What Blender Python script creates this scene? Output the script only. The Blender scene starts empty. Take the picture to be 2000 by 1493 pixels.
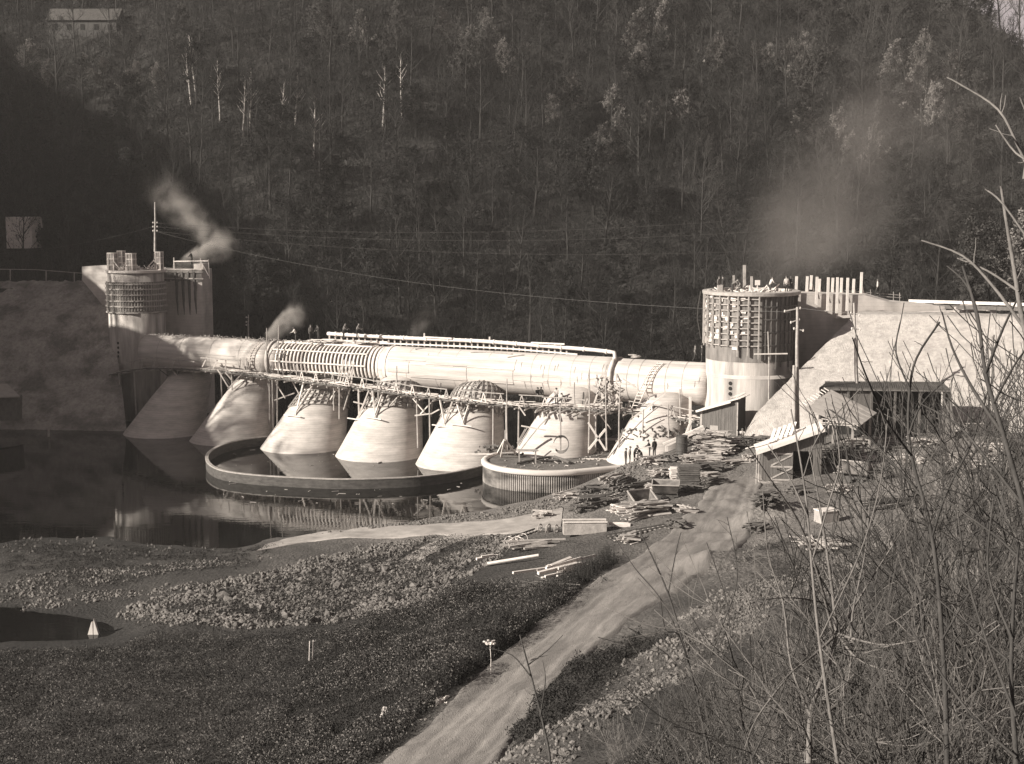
import bpy, bmesh, math, random
import numpy as np
from mathutils import Vector, Matrix, noise
rnd = random.Random(11)
S = bpy.context.scene
C = S.collection
# ------------------------------------------------------------------ camera, world, sun
HC, F = 27.0, 2800.0
PITCH = math.radians(7.05)
cam_d = bpy.data.cameras.new('camera'); cam = bpy.data.objects.new('camera', cam_d); C.objects.link(cam)
cam.location = (0, 0, HC); cam.rotation_euler = (math.pi/2-PITCH, 0, 0)
cam_d.sensor_width = 36; cam_d.lens = F/2000*36; cam_d.clip_start = .2; cam_d.clip_end = 3000
S.camera = cam
SUN_AZ = math.radians(27)      # degrees in front of due left
SUN_EL = math.radians(25.5)
SD = Vector((-math.cos(SUN_AZ)*math.cos(SUN_EL), -math.sin(SUN_AZ)*math.cos(SUN_EL), math.sin(SUN_EL)))  # towards the sun
w = bpy.data.worlds.new("World"); S.world = w; w.use_nodes = True
nt = w.node_tree; bg = nt.nodes['Background']
sky = nt.nodes.new('ShaderNodeTexSky'); sky.sky_type = 'NISHITA'; sky.sun_disc = False
sky.sun_elevation = SUN_EL; sky.sun_rotation = math.atan2(SD.x, SD.y)
bw = nt.nodes.new('ShaderNodeRGBToBW'); tint = nt.nodes.new('ShaderNodeMix'); tint.data_type = 'RGBA'; tint.blend_type = 'MULTIPLY'
tint.inputs[0].default_value = 1; tint.inputs[7].default_value = (1.0, .87, .86, 1)
nt.links.new(sky.outputs[0], bw.inputs[0]); nt.links.new(bw.outputs[0], tint.inputs[6]); nt.links.new(tint.outputs[2], bg.inputs[0])
bg.inputs[1].default_value = .05
sl = bpy.data.lights.new('sun', 'SUN'); sun = bpy.data.objects.new('sun', sl); C.objects.link(sun)
sl.energy = 5.0; sl.angle = math.radians(.5); sl.color = (1, .95, .85)
sun.rotation_euler = SD.to_track_quat('Z', 'Y').to_euler()
S.view_settings.view_transform = 'Standard'; S.view_settings.look = 'None'
S.view_settings.exposure = .95; S.view_settings.gamma = 1
S.cycles.volume_bounces = 0; S.cycles.max_bounces = 6; S.cycles.transparent_max_bounces = 12

# ------------------------------------------------------------------ pixel <-> world
cp, sp = math.cos(PITCH), math.sin(PITCH)
def ray(u, v):
    a, b = (u-1000)/F, (746.5-v)/F
    y = cp + b*sp; z = -sp + b*cp
    return a/y, z/y
def W(u, v, Y):
    dx, dz = ray(u, v); return Vector((dx*Y, Y, HC+dz*Y))
def Z(u, v, z):
    dx, dz = ray(u, v); Y = (z-HC)/dz; return Vector((dx*Y, Y, z))

# ------------------------------------------------------------------ mesh helpers
class MB:
    def __init__(s): s.v = []; s.f = []; s.m = []
    def add(s, vs, fs, mi=0):
        o = len(s.v); s.v.extend(vs)
        for f in fs: s.f.append(tuple(i+o for i in f)); s.m.append(mi)
    def box(s, c, size, R=None, mi=0):
        x, y, z = size[0]/2, size[1]/2, size[2]/2
        vs = [Vector((a, b, d)) for a in (-x, x) for b in (-y, y) for d in (-z, z)]
        if R is not None: vs = [R @ q for q in vs]
        c = Vector(c)
        s.add([q+c for q in vs], [(0,1,3,2),(4,6,7,5),(0,4,5,1),(2,3,7,6),(0,2,6,4),(1,5,7,3)], mi)
    def bar(s, p, q, wd, h=None, mi=0, roll=0):
        p = Vector(p); q = Vector(q); d = q-p; L = d.length
        if L < 1e-5: return
        x = d/L; up = Vector((0, 0, 1)) if abs(x.z) < .98 else Vector((0, 1, 0))
        y = up.cross(x).normalized(); z = x.cross(y)
        R = Matrix((x, y, z)).transposed()
        if roll: R = R @ Matrix.Rotation(roll, 3, 'X')
        s.box((p+q)/2, (L, wd, h or wd), R, mi)
    def tube(s, pts, rads, n=6, mi=0, cap=True):
        pts = [Vector(p) for p in pts]; m = len(pts)
        if not hasattr(rads, '__len__'): rads = [rads]*m
        vs = []
        u = None
        for i in range(m):
            t = (pts[min(i+1, m-1)]-pts[max(i-1, 0)])
            t = t.normalized() if t.length > 1e-9 else Vector((0,0,1))
            if u is None:
                u = t.orthogonal().normalized()
            else:
                u = (u - t*u.dot(t))
                u = u.normalized() if u.length > 1e-6 else t.orthogonal().normalized()
            w_ = t.cross(u)
            for k in range(n):
                a = 2*math.pi*k/n
                vs.append(pts[i] + (u*math.cos(a)+w_*math.sin(a))*rads[i])
        fs = [(i*n+k, i*n+(k+1) % n, (i+1)*n+(k+1) % n, (i+1)*n+k) for i in range(m-1) for k in range(n)]
        if cap: fs += [tuple(range(n-1, -1, -1)), tuple(range((m-1)*n, m*n))]
        s.add(vs, fs, mi)
    def lathe(s, c, prof, n=24, mi=0, a0=0, a1=2*math.pi, cap=False):
        c = Vector(c); full = abs(a1-a0-2*math.pi) < 1e-6; k = n if full else n+1
        vs = [c+Vector((r*math.cos(a0+(a1-a0)*i/n), r*math.sin(a0+(a1-a0)*i/n), z)) for r, z in prof for i in range(k)]
        fs = []
        for j in range(len(prof)-1):
            for i in range(n):
                i2 = (i+1) % k if full else i+1
                fs.append((j*k+i, j*k+i2, (j+1)*k+i2, (j+1)*k+i))
        if cap:
            fs.append(tuple(range(k-1, -1, -1))); fs.append(tuple(range((len(prof)-1)*k, len(prof)*k)))
        s.add(vs, fs, mi)
    def prism(s, poly, t, mi=0):      # poly: list of Vectors, extruded by vector t
        n = len(poly); t = Vector(t); poly = [Vector(p) for p in poly]
        s.add(poly+[p+t for p in poly], [tuple(range(n-1,-1,-1)), tuple(range(n, 2*n))]+[(i, (i+1) % n, (i+1) % n+n, i+n) for i in range(n)], mi)
    def build(s, name, mats, parent=None, smooth=False, world=True):
        if not isinstance(mats, (list, tuple)): mats = [mats]
        a = np.array([tuple(q) for q in s.v], dtype=np.float64).reshape(-1, 3)
        loc = None
        if parent is not None:
            if world: a = a - np.array(parent.location)
        else:
            loc = np.array([(a[:,0].min()+a[:,0].max())/2, (a[:,1].min()+a[:,1].max())/2, a[:,2].min()]); a = a-loc
        me = bpy.data.meshes.new(name)
        me.from_pydata(a.tolist(), [], s.f)
        for m in mats: me.materials.append(m)
        if len(mats) > 1: me.polygons.foreach_set('material_index', s.m)
        me.polygons.foreach_set('use_smooth', [smooth]*len(me.polygons))
        me.update()
        o = bpy.data.objects.new(name, me); C.objects.link(o)
        if parent is not None: o.parent = parent
        else: o.location = loc
        return o

def np_obj(name, verts, faces, mat, parent=None, smooth=False, loc=(0,0,0)):
    me = bpy.data.meshes.new(name); nv = len(verts); nf = len(faces); k = faces.shape[1]
    me.vertices.add(nv); me.vertices.foreach_set('co', np.asarray(verts, dtype=np.float32).ravel())
    me.loops.add(nf*k); me.loops.foreach_set('vertex_index', faces.astype(np.int32).ravel())
    me.polygons.add(nf); me.polygons.foreach_set('loop_start', np.arange(0, nf*k, k, dtype=np.int32))
    me.polygons.foreach_set('use_smooth', np.full(nf, smooth))
    me.update(calc_edges=True); me.validate()
    me.materials.append(mat)
    o = bpy.data.objects.new(name, me); C.objects.link(o); o.location = loc
    if parent is not None: o.parent = parent
    return o
def tag(o, label=None, cat=None, group=None, kind=None):
    if label: o['label'] = label
    if cat: o['category'] = cat
    if group: o['group'] = group
    if kind: o['kind'] = kind
    return o
def thing(name, label, cat, loc=(0,0,0), rz=0, group=None):
    o = bpy.data.objects.new(name, None); C.objects.link(o); o.empty_display_size = .3
    o.location = loc; o.rotation_euler = (0, 0, rz); return tag(o, label, cat, group)
KIDS = {}
def dup(root, loc, rz=0, sc=1.0, label=None, group=None, kids=None):
    r = root.copy(); C.objects.link(r); r.location = loc; r.rotation_euler = (0, 0, rz)
    r.scale = (sc, sc, sc) if not hasattr(sc, '__len__') else sc
    if label: r['label'] = label
    if group: r['group'] = group
    for ch in (kids if kids is not None else list(root.children)):
        c = ch.copy(); C.objects.link(c); c.parent = r
    return r

# ------------------------------------------------------------------ materials (procedural)
def g(v, warm=1.0):     # a warm print grey
    return (v, v*(1-.085*warm), v*(1-.14*warm), 1)
def mat(name, base, var=.25, scale=1.0, rough=.85, bump=.3, bscale=None, stretch=(1,1,1), rot=(0,0,0), dist=.05,
        stain=0, sscale=(.3,.3,.3), lines=0, lscale=1.5, ldir='Z', coord='Position', spec=.3, warm=1.0):
    m = bpy.data.materials.new(name); m.use_nodes = True; t = m.node_tree; N = t.nodes; L = t.links
    b = N['Principled BSDF']; b.inputs['Roughness'].default_value = rough; b.inputs['Specular IOR Level'].default_value = spec
    if coord == 'Position': co = N.new('ShaderNodeNewGeometry').outputs['Position']
    else: co = N.new('ShaderNodeTexCoord').outputs['Object']
    mp = N.new('ShaderNodeMapping'); mp.inputs['Scale'].default_value = stretch
    if any(rot): mp.vector_type = 'TEXTURE'; mp.inputs['Scale'].default_value = [1/q for q in stretch]; mp.inputs['Rotation'].default_value = rot
    L.new(co, mp.inputs[0])
    n1 = N.new('ShaderNodeTexNoise'); n1.inputs['Scale'].default_value = scale; n1.inputs['Detail'].default_value = 8; n1.inputs['Roughness'].default_value = .65
    L.new(mp.outputs[0], n1.inputs['Vector'])
    rp = N.new('ShaderNodeValToRGB'); rp.color_ramp.elements[0].position = .28; rp.color_ramp.elements[1].position = .72
    rp.color_ramp.elements[0].color = g(base*(1-var), warm); rp.color_ramp.elements[1].color = g(min(.95, base*(1+var)), warm)
    L.new(n1.outputs[0], rp.inputs[0]); col = rp.outputs[0]
    def mul(fac_out, amount, lo, hi, c):
        r2 = N.new('ShaderNodeMapRange'); r2.inputs[1].default_value = lo; r2.inputs[2].default_value = hi
        r2.inputs[3].default_value = 1-amount; r2.inputs[4].default_value = 1
        L.new(fac_out, r2.inputs[0])
        mx = N.new('ShaderNodeMix'); mx.data_type = 'RGBA'; mx.blend_type = 'MULTIPLY'; mx.inputs[0].default_value = 1
        L.new(c, mx.inputs[6]); L.new(r2.outputs[0], mx.inputs[7]); return mx.outputs[2]
    if stain:
        m2 = N.new('ShaderNodeMapping'); m2.inputs['Scale'].default_value = sscale
        if any(rot): m2.vector_type = 'TEXTURE'; m2.inputs['Scale'].default_value = [1/q for q in sscale]; m2.inputs['Rotation'].default_value = rot
        L.new(co, m2.inputs[0])
        n2 = N.new('ShaderNodeTexNoise'); n2.inputs['Scale'].default_value = 1; n2.inputs['Detail'].default_value = 5
        L.new(m2.outputs[0], n2.inputs['Vector']); col = mul(n2.outputs[0], stain, .35, .58, col)
    hgt = n1.outputs[0]
    if lines:
        wv = N.new('ShaderNodeTexWave'); wv.bands_direction = ldir; wv.inputs['Scale'].default_value = lscale
        wv.inputs['Distortion'].default_value = .8; wv.inputs['Detail'].default_value = 2; wv.inputs['Detail Scale'].default_value = .6
        L.new(mp.outputs[0], wv.inputs['Vector']); col = mul(wv.outputs['Fac'], lines, .0, .12, col)
    L.new(col, b.inputs['Base Color'])
    if bump:
        nb = N.new('ShaderNodeTexNoise'); nb.inputs['Scale'].default_value = bscale or scale*4; nb.inputs['Detail'].default_value = 6
        L.new(mp.outputs[0], nb.inputs['Vector'])
        bp = N.new('ShaderNodeBump'); bp.inputs['Strength'].default_value = bump; bp.inputs['Distance'].default_value = dist
        L.new(nb.outputs[0], bp.inputs['Height']); L.new(bp.outputs[0], b.inputs['Normal'])
    return m
ANG = math.radians(-30)                 # the dam runs along this heading
M = {}
M['concrete'] = mat('pale_concrete', .60, .10, .6, bump=.15, bscale=6, stain=.18, sscale=(.25,.25,1.2))
M['tubecon'] = mat('tube_concrete', .55, .16, 1.3, bump=.3, bscale=9, rot=(0,0,ANG), stretch=(.3,1.4,1.8), stain=.28, sscale=(.10,.9,2.2), lines=.14, lscale=.9)
M['cone'] = mat('board_marked_concrete', .50, .22, 1.4, bump=.2, bscale=6, stretch=(.5,.5,1.8), stain=.18, sscale=(.2,.2,1.6), lines=.16, lscale=.8)
M['towercon'] = mat('streaked_concrete', .48, .2, 1.2, bump=.25, bscale=8, stretch=(2,2,.25), stain=.5, sscale=(.9,.9,.16), lines=.10, lscale=.9, ldir='X')
M['towerdark'] = mat('old_formwork_boards', .20, .35, 1.5, bump=.5, bscale=8, stretch=(3,3,.3), stain=.4, sscale=(1,1,.3))
M['wallcon'] = mat('wall_concrete', .52, .15, .9, bump=.2, bscale=6, stain=.3, sscale=(.5,.5,.2), lines=.1, lscale=.8)
M['wood'] = mat('weathered_wood', .34, .35, 2.5, bump=.3, bscale=14)
M['palewood'] = mat('fresh_sawn_wood', .62, .18, 2.5, bump=.2, bscale=14)
M['darkwood'] = mat('dark_timber', .11, .4, 2.5, bump=.4, bscale=12)
M['shedwood'] = mat('shed_boards', .13, .35, 2.0, bump=.4, bscale=10, stretch=(3,3,.35), lines=.6, lscale=1.6, ldir='X')
M['roofwood'] = mat('roof_boards', .62, .12, 2.0, bump=.2)
M['slabwood'] = mat('grey_roof_boards', .32, .18, 2.0, bump=.3)
M['bark'] = mat('dark_bark', .06, .4, 6, bump=.4, coord='Object')
M['twigpale'] = mat('pale_bark', .13, .45, 7, bump=.3, coord='Position')
M['twigmid'] = mat('grey_bark', .045, .5, 5, bump=.3, coord='Position')
M['birch'] = mat('birch_bark', .40, .4, 3, bump=.2, coord='Object', stretch=(1,1,2))
M['iron'] = mat('rusty_iron', .06, .4, 6, rough=.6, bump=.3, spec=.4)
M['skip'] = mat('skip_steel', .18, .45, 2, rough=.6, bump=.3, stain=.5, sscale=(1.5,1.5,1.5))
M['pipe'] = mat('pale_pipe', .66, .1, 3, rough=.5, bump=.05)
M['stone'] = mat('broken_stone', .135, .65, 2.2, bump=.5, bscale=9)
M['stonedark'] = mat('dark_stone', .08, .5, 1.6, bump=.5, bscale=9)
M['tile'] = mat('roof_tiles', .07, .5, 3, bump=.4)
M['black'] = mat('opening_shade', .015, .3, 3, bump=0)  # near-black colour stands in for the shade inside openings
M['cable'] = mat('cable_metal', .07, .2, 3, rough=.5, bump=0)
M['jacket'] = mat('dark_jacket', .035, .3, 8, bump=.2, coord='Object')
M['trouser'] = mat('dark_trousers', .05, .3, 8, bump=.2, coord='Object')
M['shirt'] = mat('pale_shirt', .5, .15, 8, bump=.2, coord='Object')
M['greycloth'] = mat('grey_cloth', .16, .2, 8, bump=.2, coord='Object')
M['skin'] = mat('skin', .33, .1, 8, bump=.05, coord='Object')
M['rebar'] = mat('grid_timber', .22, .4, 4, bump=.3)
# ------------------------------------------------------------------ terrain
CT = [  # u, v, z, tone (soil albedo, lowered below the spoil ridge and thicket as painted shade); position on the ray at that height
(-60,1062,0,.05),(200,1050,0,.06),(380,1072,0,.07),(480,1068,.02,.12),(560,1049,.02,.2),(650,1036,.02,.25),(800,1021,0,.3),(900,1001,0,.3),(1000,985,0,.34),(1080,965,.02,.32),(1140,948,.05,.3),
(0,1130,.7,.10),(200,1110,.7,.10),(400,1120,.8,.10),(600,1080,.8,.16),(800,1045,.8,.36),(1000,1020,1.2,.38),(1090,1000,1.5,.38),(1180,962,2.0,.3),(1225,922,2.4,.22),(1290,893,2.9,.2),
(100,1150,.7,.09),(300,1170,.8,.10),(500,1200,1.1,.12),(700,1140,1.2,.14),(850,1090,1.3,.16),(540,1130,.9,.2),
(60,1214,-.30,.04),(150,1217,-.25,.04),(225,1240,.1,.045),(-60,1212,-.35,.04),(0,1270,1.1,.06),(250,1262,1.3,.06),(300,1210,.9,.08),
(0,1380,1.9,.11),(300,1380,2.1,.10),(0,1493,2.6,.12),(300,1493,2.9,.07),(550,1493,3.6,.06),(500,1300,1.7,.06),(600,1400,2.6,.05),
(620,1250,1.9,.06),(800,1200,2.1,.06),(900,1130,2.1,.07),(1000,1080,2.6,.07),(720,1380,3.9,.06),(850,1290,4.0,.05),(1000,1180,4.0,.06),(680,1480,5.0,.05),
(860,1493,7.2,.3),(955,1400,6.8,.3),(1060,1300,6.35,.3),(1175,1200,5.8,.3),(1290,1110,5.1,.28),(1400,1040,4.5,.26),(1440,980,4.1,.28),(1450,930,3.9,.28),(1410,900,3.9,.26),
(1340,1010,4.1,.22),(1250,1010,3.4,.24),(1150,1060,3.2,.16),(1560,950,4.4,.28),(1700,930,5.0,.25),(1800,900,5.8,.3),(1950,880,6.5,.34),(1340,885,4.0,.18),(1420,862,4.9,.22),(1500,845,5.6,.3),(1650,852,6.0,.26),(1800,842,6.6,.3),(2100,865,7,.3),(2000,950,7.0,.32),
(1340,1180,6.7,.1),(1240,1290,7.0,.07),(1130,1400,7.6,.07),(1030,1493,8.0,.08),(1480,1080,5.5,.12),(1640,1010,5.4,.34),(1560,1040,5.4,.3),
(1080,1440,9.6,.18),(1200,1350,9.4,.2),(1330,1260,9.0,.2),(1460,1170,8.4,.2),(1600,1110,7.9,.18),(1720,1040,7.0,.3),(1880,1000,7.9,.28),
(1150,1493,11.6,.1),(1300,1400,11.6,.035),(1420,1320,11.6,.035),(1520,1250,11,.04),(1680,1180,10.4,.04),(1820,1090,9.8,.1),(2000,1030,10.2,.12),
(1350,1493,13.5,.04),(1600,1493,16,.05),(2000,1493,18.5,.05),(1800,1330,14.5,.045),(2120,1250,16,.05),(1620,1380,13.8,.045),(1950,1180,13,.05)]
XYZ = []
for u, v, z, t in CT:
    p = Z(u, v, z); XYZ.append((p.x, p.y, z, t))
for u, v in [(-100,880),(100,900),(300,880),(300,950),(600,850),(600,950),(850,930),(950,880),(450,1000),(100,1000),(700,985),(1000,940)]:
    p = Z(u, v, 0); XYZ.append((p.x, p.y, -2.2, .05))
XYZ += [(0,0,25.2,.1),(-30,0,12,.1),(30,0,31,.1),(5,14,18.5,.1),(-20,28,9,.1),(0,26,14,.1),(28,30,21,.1),(45,60,17,.1),(60,90,15,.1),(60,120,9,.2),(-60,40,3,.07),
        (-70,100,.8,.07),(-30,195,-1.5,.05),(0,190,-1.5,.05),(25,180,1,.05),(-80,150,-2,.05),(12,137,2.6,.2),(14,146,3,.2),(24,150,3,.2),(-80,190,-1,.05),(75,150,8,.2)]
XYZ = np.array(XYZ)
def sstep0(t): t = np.clip(t, 0, 1); return t*t*(3-2*t)
def tpsK(r2): return np.where(r2 > 1e-9, .5*r2*np.log(np.maximum(r2, 1e-9)), 0)
n_ = len(XYZ); A_ = XYZ[:, :2]/50
K_ = tpsK(((A_[:,None]-A_[None])**2).sum(-1)) + np.eye(n_)*.002
Pm = np.c_[np.ones(n_), A_]; big = np.block([[K_, Pm],[Pm.T, np.zeros((3,3))]])
sol = np.linalg.solve(big, np.r_[XYZ[:,2], 0,0,0])
GX0, GX1, GY0, GY1, GS = -85.0, 85.0, -6.0, 200.0, .7
gx = np.arange(GX0, GX1+GS, GS); gy = np.arange(GY0, GY1+GS, GS)
XX, YY = np.meshgrid(gx, gy)
q_ = np.c_[XX.ravel(), YY.ravel()]
HH = np.empty(len(q_)); TT = np.empty(len(q_))
for i in range(0, len(q_), 8000):
    s_ = q_[i:i+8000]/50; r2 = ((s_[:,None]-A_[None])**2).sum(-1)
    HH[i:i+8000] = tpsK(r2)@sol[:n_] + np.c_[np.ones(len(s_)), s_]@sol[n_:]
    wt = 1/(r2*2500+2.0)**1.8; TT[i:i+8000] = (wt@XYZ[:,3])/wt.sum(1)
nz = np.array([noise.fractal(Vector((x*.22, y*.22, 3)), 1, 2.1, 5) for x, y in q_])
nz2 = np.array([noise.noise(Vector((x*.9, y*.9, 7))) for x, y in q_])
HH = HH + nz*.20 + nz2*.06
HH = HH.reshape(XX.shape); TT = TT.reshape(XX.shape)
rough = np.array([noise.ridged_multi_fractal(Vector((x*.28, y*.28, 11)), 1, 2.1, 5, 1, 2) for x, y in q_]).reshape(XX.shape)
HH = HH + (rough-1.1)*.20*sstep0((XX-4)/6)*sstep0((132-YY)/10)*sstep0((YY-8)/20)
# spoil crater and mounds in the work yard
def mound(u, v, r, h, rr=None):
    global HH
    p = GR(u, v); HH += h*np.exp(-(((XX-p.x)/r)**2+((YY-p.y)/(rr or r))**2))
def hgt(x, y):
    fx = np.clip((np.asarray(x)-GX0)/GS, 0, len(gx)-1.001); fy = np.clip((np.asarray(y)-GY0)/GS, 0, len(gy)-1.001)
    i = fx.astype(int); j = fy.astype(int); a = fx-i; b = fy-j
    return (HH[j,i]*(1-a)+HH[j,i+1]*a)*(1-b)+(HH[j+1,i]*(1-a)+HH[j+1,i+1]*a)*b
def H(x, y): return float(hgt(x, y))
_ys = np.arange(6, 199, .25)
def GR(u, v):
    dx, dz = ray(u, v); z = HC+dz*_ys; h = hgt(dx*_ys, _ys); k = np.argmax(h > z)
    if h[k] <= z[k]: k = len(_ys)-1
    y = _ys[k]; 
    if k:
        a0 = z[k-1]-h[k-1]; a1 = z[k]-h[k]; y = _ys[k-1]+.25*a0/(a0-a1) if a0 != a1 else y
    return Vector((dx*y, y, H(dx*y, y)))
mound(1250, 925, 4.5, .9); mound(1560, 1000, 2.6, 1.0, 2); mound(1660, 985, 4, -.9, 1.6); mound(1380, 1110, 3, 1.0, 1.6)
mound(1530, 1215, 3.5, .8, 1.6); mound(1150, 1330, 2.0, .6); mound(1230, 1400, 3, .6, 2)
mound(1500, 1010, 2.2, 1.1, 1.2); mound(1760, 960, 2.5, .9, 1.5); mound(1900, 940, 3, 1.2, 2); mound(1590, 1075, 2.4, .9, 1.2); mound(1450, 1130, 2, .9, 1.2); mound(1810, 1010, 2.4, -.8, 1.2); mound(1300, 1290, 1.6, .8, 1); mound(1400, 1210, 2, .7, 1.2); mound(1080, 1455, 1.6, .6, 1); mound(760, 1390, 3, .8); mound(930, 1240, 3, .5); mound(1030, 1150, 4, .5)
ny_, nx_ = XX.shape
idx = np.arange(nx_*ny_).reshape(ny_, nx_)
fc = np.stack([idx[:-1,:-1], idx[:-1,1:], idx[1:,1:], idx[1:,:-1]], -1).reshape(-1, 4)
gm = mat('bare_earth', .3, .3, .8, bump=1, bscale=5.0, dist=.14)
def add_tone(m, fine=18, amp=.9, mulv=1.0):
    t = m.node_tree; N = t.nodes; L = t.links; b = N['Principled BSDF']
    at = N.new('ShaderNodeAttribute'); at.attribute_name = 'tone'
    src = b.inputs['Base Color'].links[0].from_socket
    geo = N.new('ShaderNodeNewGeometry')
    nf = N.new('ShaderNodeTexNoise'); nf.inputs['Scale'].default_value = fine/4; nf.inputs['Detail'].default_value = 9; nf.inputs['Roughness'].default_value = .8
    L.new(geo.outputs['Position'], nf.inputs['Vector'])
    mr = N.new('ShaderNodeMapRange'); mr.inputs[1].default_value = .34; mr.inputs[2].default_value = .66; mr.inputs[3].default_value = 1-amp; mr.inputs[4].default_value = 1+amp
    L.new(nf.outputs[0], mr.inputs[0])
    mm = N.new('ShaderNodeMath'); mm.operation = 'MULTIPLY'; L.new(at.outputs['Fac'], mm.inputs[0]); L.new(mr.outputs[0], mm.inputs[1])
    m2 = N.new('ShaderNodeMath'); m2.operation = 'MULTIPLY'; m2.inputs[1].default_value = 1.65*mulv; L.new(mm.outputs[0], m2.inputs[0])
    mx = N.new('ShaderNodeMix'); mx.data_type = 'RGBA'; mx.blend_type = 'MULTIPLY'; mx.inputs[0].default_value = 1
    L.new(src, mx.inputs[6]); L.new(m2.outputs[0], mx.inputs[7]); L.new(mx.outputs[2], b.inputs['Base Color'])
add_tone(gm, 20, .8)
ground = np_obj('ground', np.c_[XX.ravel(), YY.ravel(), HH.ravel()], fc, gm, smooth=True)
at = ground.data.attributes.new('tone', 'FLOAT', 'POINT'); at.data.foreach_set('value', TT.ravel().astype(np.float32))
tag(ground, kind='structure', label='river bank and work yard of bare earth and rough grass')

# road and sandy path: thin sheets following the ground with ragged edges
RUT = 1.0
def ribbon(name, pts, mat_, lift, label, seg=.5):
    P = [(GR(u1, v1), GR(u2, v2)) for u1, v1, u2, v2 in pts]   # left edge, right edge
    rows = []
    for i in range(len(P)-1):
        a, b = P[i], P[i+1]; n = max(2, int((a[0]-b[0]).length/seg))
        for k in range(n): rows.append((a[0].lerp(b[0], k/n), a[1].lerp(b[1], k/n)))
    rows.append(P[-1])
    vs = []; NC = 24
    for l, r in rows:
        e = noise.fractal(l*.7, 1, 2, 5)*.03; e2 = noise.fractal(r*.7+Vector((9,9,9)), 1, 2, 5)*.03
        for k in range(NC+1):
            p = l.lerp(r, (k/NC)*(1-e-e2)+e)
            edge = -.22 if k in (0, NC) else 0
            rut = -.10*math.exp(-((k-6)/1.4)**2)-.10*math.exp(-((k-17)/1.4)**2)-.09*math.exp(-((k-9.5)/.9)**2)-.08*math.exp(-((k-20.5)/.9)**2)+.035*noise.fractal(p*1.6,1,2,4)
            vs.append((p.x, p.y, H(p.x, p.y)+lift+edge+rut*RUT))
    nr = len(rows); ix = np.arange(nr*(NC+1)).reshape(nr, NC+1)
    f = np.stack([ix[:-1,:-1], ix[:-1,1:], ix[1:,1:], ix[1:,:-1]], -1).reshape(-1, 4)
    o = np_obj(name, np.array(vs), f, mat_, smooth=True); return tag(o, kind='structure', label=label)
rm = mat('gravel_road', .21, .25, 2.2, bump=1, bscale=16, dist=.05, rot=(0,0,1.29), stretch=(.5,1.6,1), stain=.28, sscale=(.06,1.3,1))
ribbon('road', [(700,1530,930,1530),(760,1475,985,1470),(880,1370,1060,1370),(985,1275,1165,1270),(1090,1185,1290,1175),(1200,1112,1390,1100),(1285,1060,1470,1045),(1360,990,1480,980),(1392,935,1492,930)], rm, .13, 'rutted gravel road running up from the bottom of the view to the sheds')
RUT = .15
sm = mat('sandy_path', .34, .35, .7, bump=.5, bscale=12, dist=.04)
ribbon('path', [(500,1078,520,1064),(600,1060,620,1040),(720,1052,730,1030),(860,1047,870,1022),(1000,1044,1000,1012),(1095,1030,1100,990)], sm, .05, 'pale sandy path along the water')
ribbon('path', [(770,1100,810,1100),(840,1062,890,1062),(890,1040,960,1040)], sm, .06, 'pale sandy path crossing the stones')

# ------------------------------------------------------------------ water
wm = bpy.data.materials.new('river_water'); wm.use_nodes = True; t = wm.node_tree; b = t.nodes['Principled BSDF']
b.inputs['Base Color'].default_value = (.006, .0055, .005, 1); b.inputs['Roughness'].default_value = .025; b.inputs['IOR'].default_value = 1.333
nn = t.nodes.new('ShaderNodeTexNoise'); nn.inputs['Scale'].default_value = .9; nn.inputs['Detail'].default_value = 3
bp = t.nodes.new('ShaderNodeBump'); bp.inputs['Strength'].default_value = .10; bp.inputs['Distance'].default_value = .04
gg = t.nodes.new('ShaderNodeNewGeometry'); mp = t.nodes.new('ShaderNodeMapping'); mp.inputs['Scale'].default_value = (.5, 1.6, 1)
t.links.new(gg.outputs['Position'], mp.inputs[0]); t.links.new(mp.outputs[0], nn.inputs['Vector']); t.links.new(nn.outputs[0], bp.inputs['Height']); t.links.new(bp.outputs[0], b.inputs['Normal'])
wb = MB(); wb.add([(-130,55,0),(62,55,0),(62,200,0),(-130,200,0)], [(0,1,2,3)]); water = wb.build('water', wm); tag(water, kind='structure', label='still dark river water')

# ------------------------------------------------------------------ far hillside
hm = mat('leaf_litter', .03, .4, .35, bump=1, bscale=1.2, dist=.5)
def sstep(a, b, x):
    t = np.clip((x-a)/(b-a), 0, 1); return t*t*(3-2*t)
hx = np.arange(-330, 300, 3.0); hy = np.arange(40, 470, 3.0); HX, HY = np.meshgrid(hx, hy)
def hillz(x, y):
    x = np.asarray(x, float); y = np.asarray(y, float)
    foot = 203 - 0.0*x + 6*np.sin(x*.035)
    top = 70 + 6*np.sin(x*.021+1.2) - 30*sstep(84, 112, x) + 2*np.sin(x*.09)
    d = y-foot
    z = -3+.74*d
    z = np.where(z > top, top+(z-top)*.10, z)
    z = np.maximum(z, -3)
    # level shelf beyond the left embankment
    sh = sstep(-52, -60, x)*sstep(188, 191, y); z = np.maximum(z, sh*(15.8+.35*np.maximum(0, y-206))-3*(1-sh))
    # unseen spur outside the frame on the left, profile shaped to cast shade
    s2 = sstep(-84, -100, x)*sstep(70, 100, y)
    spur = np.interp(y, [60,95,120,128,134,142,150,157,170,185,300], [0,26,31,34,40,43,40,37,50,58,66])
    ridge = np.minimum(spur, 2.2*np.maximum(0, -x-84)+8)
    z = np.maximum(z, np.where((x < -84), ridge, -3))
    return z
SPUR_TOP = 140
HZ = hillz(HX, HY)
hn = np.array([noise.fractal(Vector((x*.03, y*.03, 0)), 1, 2, 4) for x, y in zip(HX.ravel(), HY.ravel())]).reshape(HX.shape)
HZ = HZ + np.where(HZ > -2, hn*3.0*np.clip((HY-205)/20, 0, 1), 0)
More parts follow.
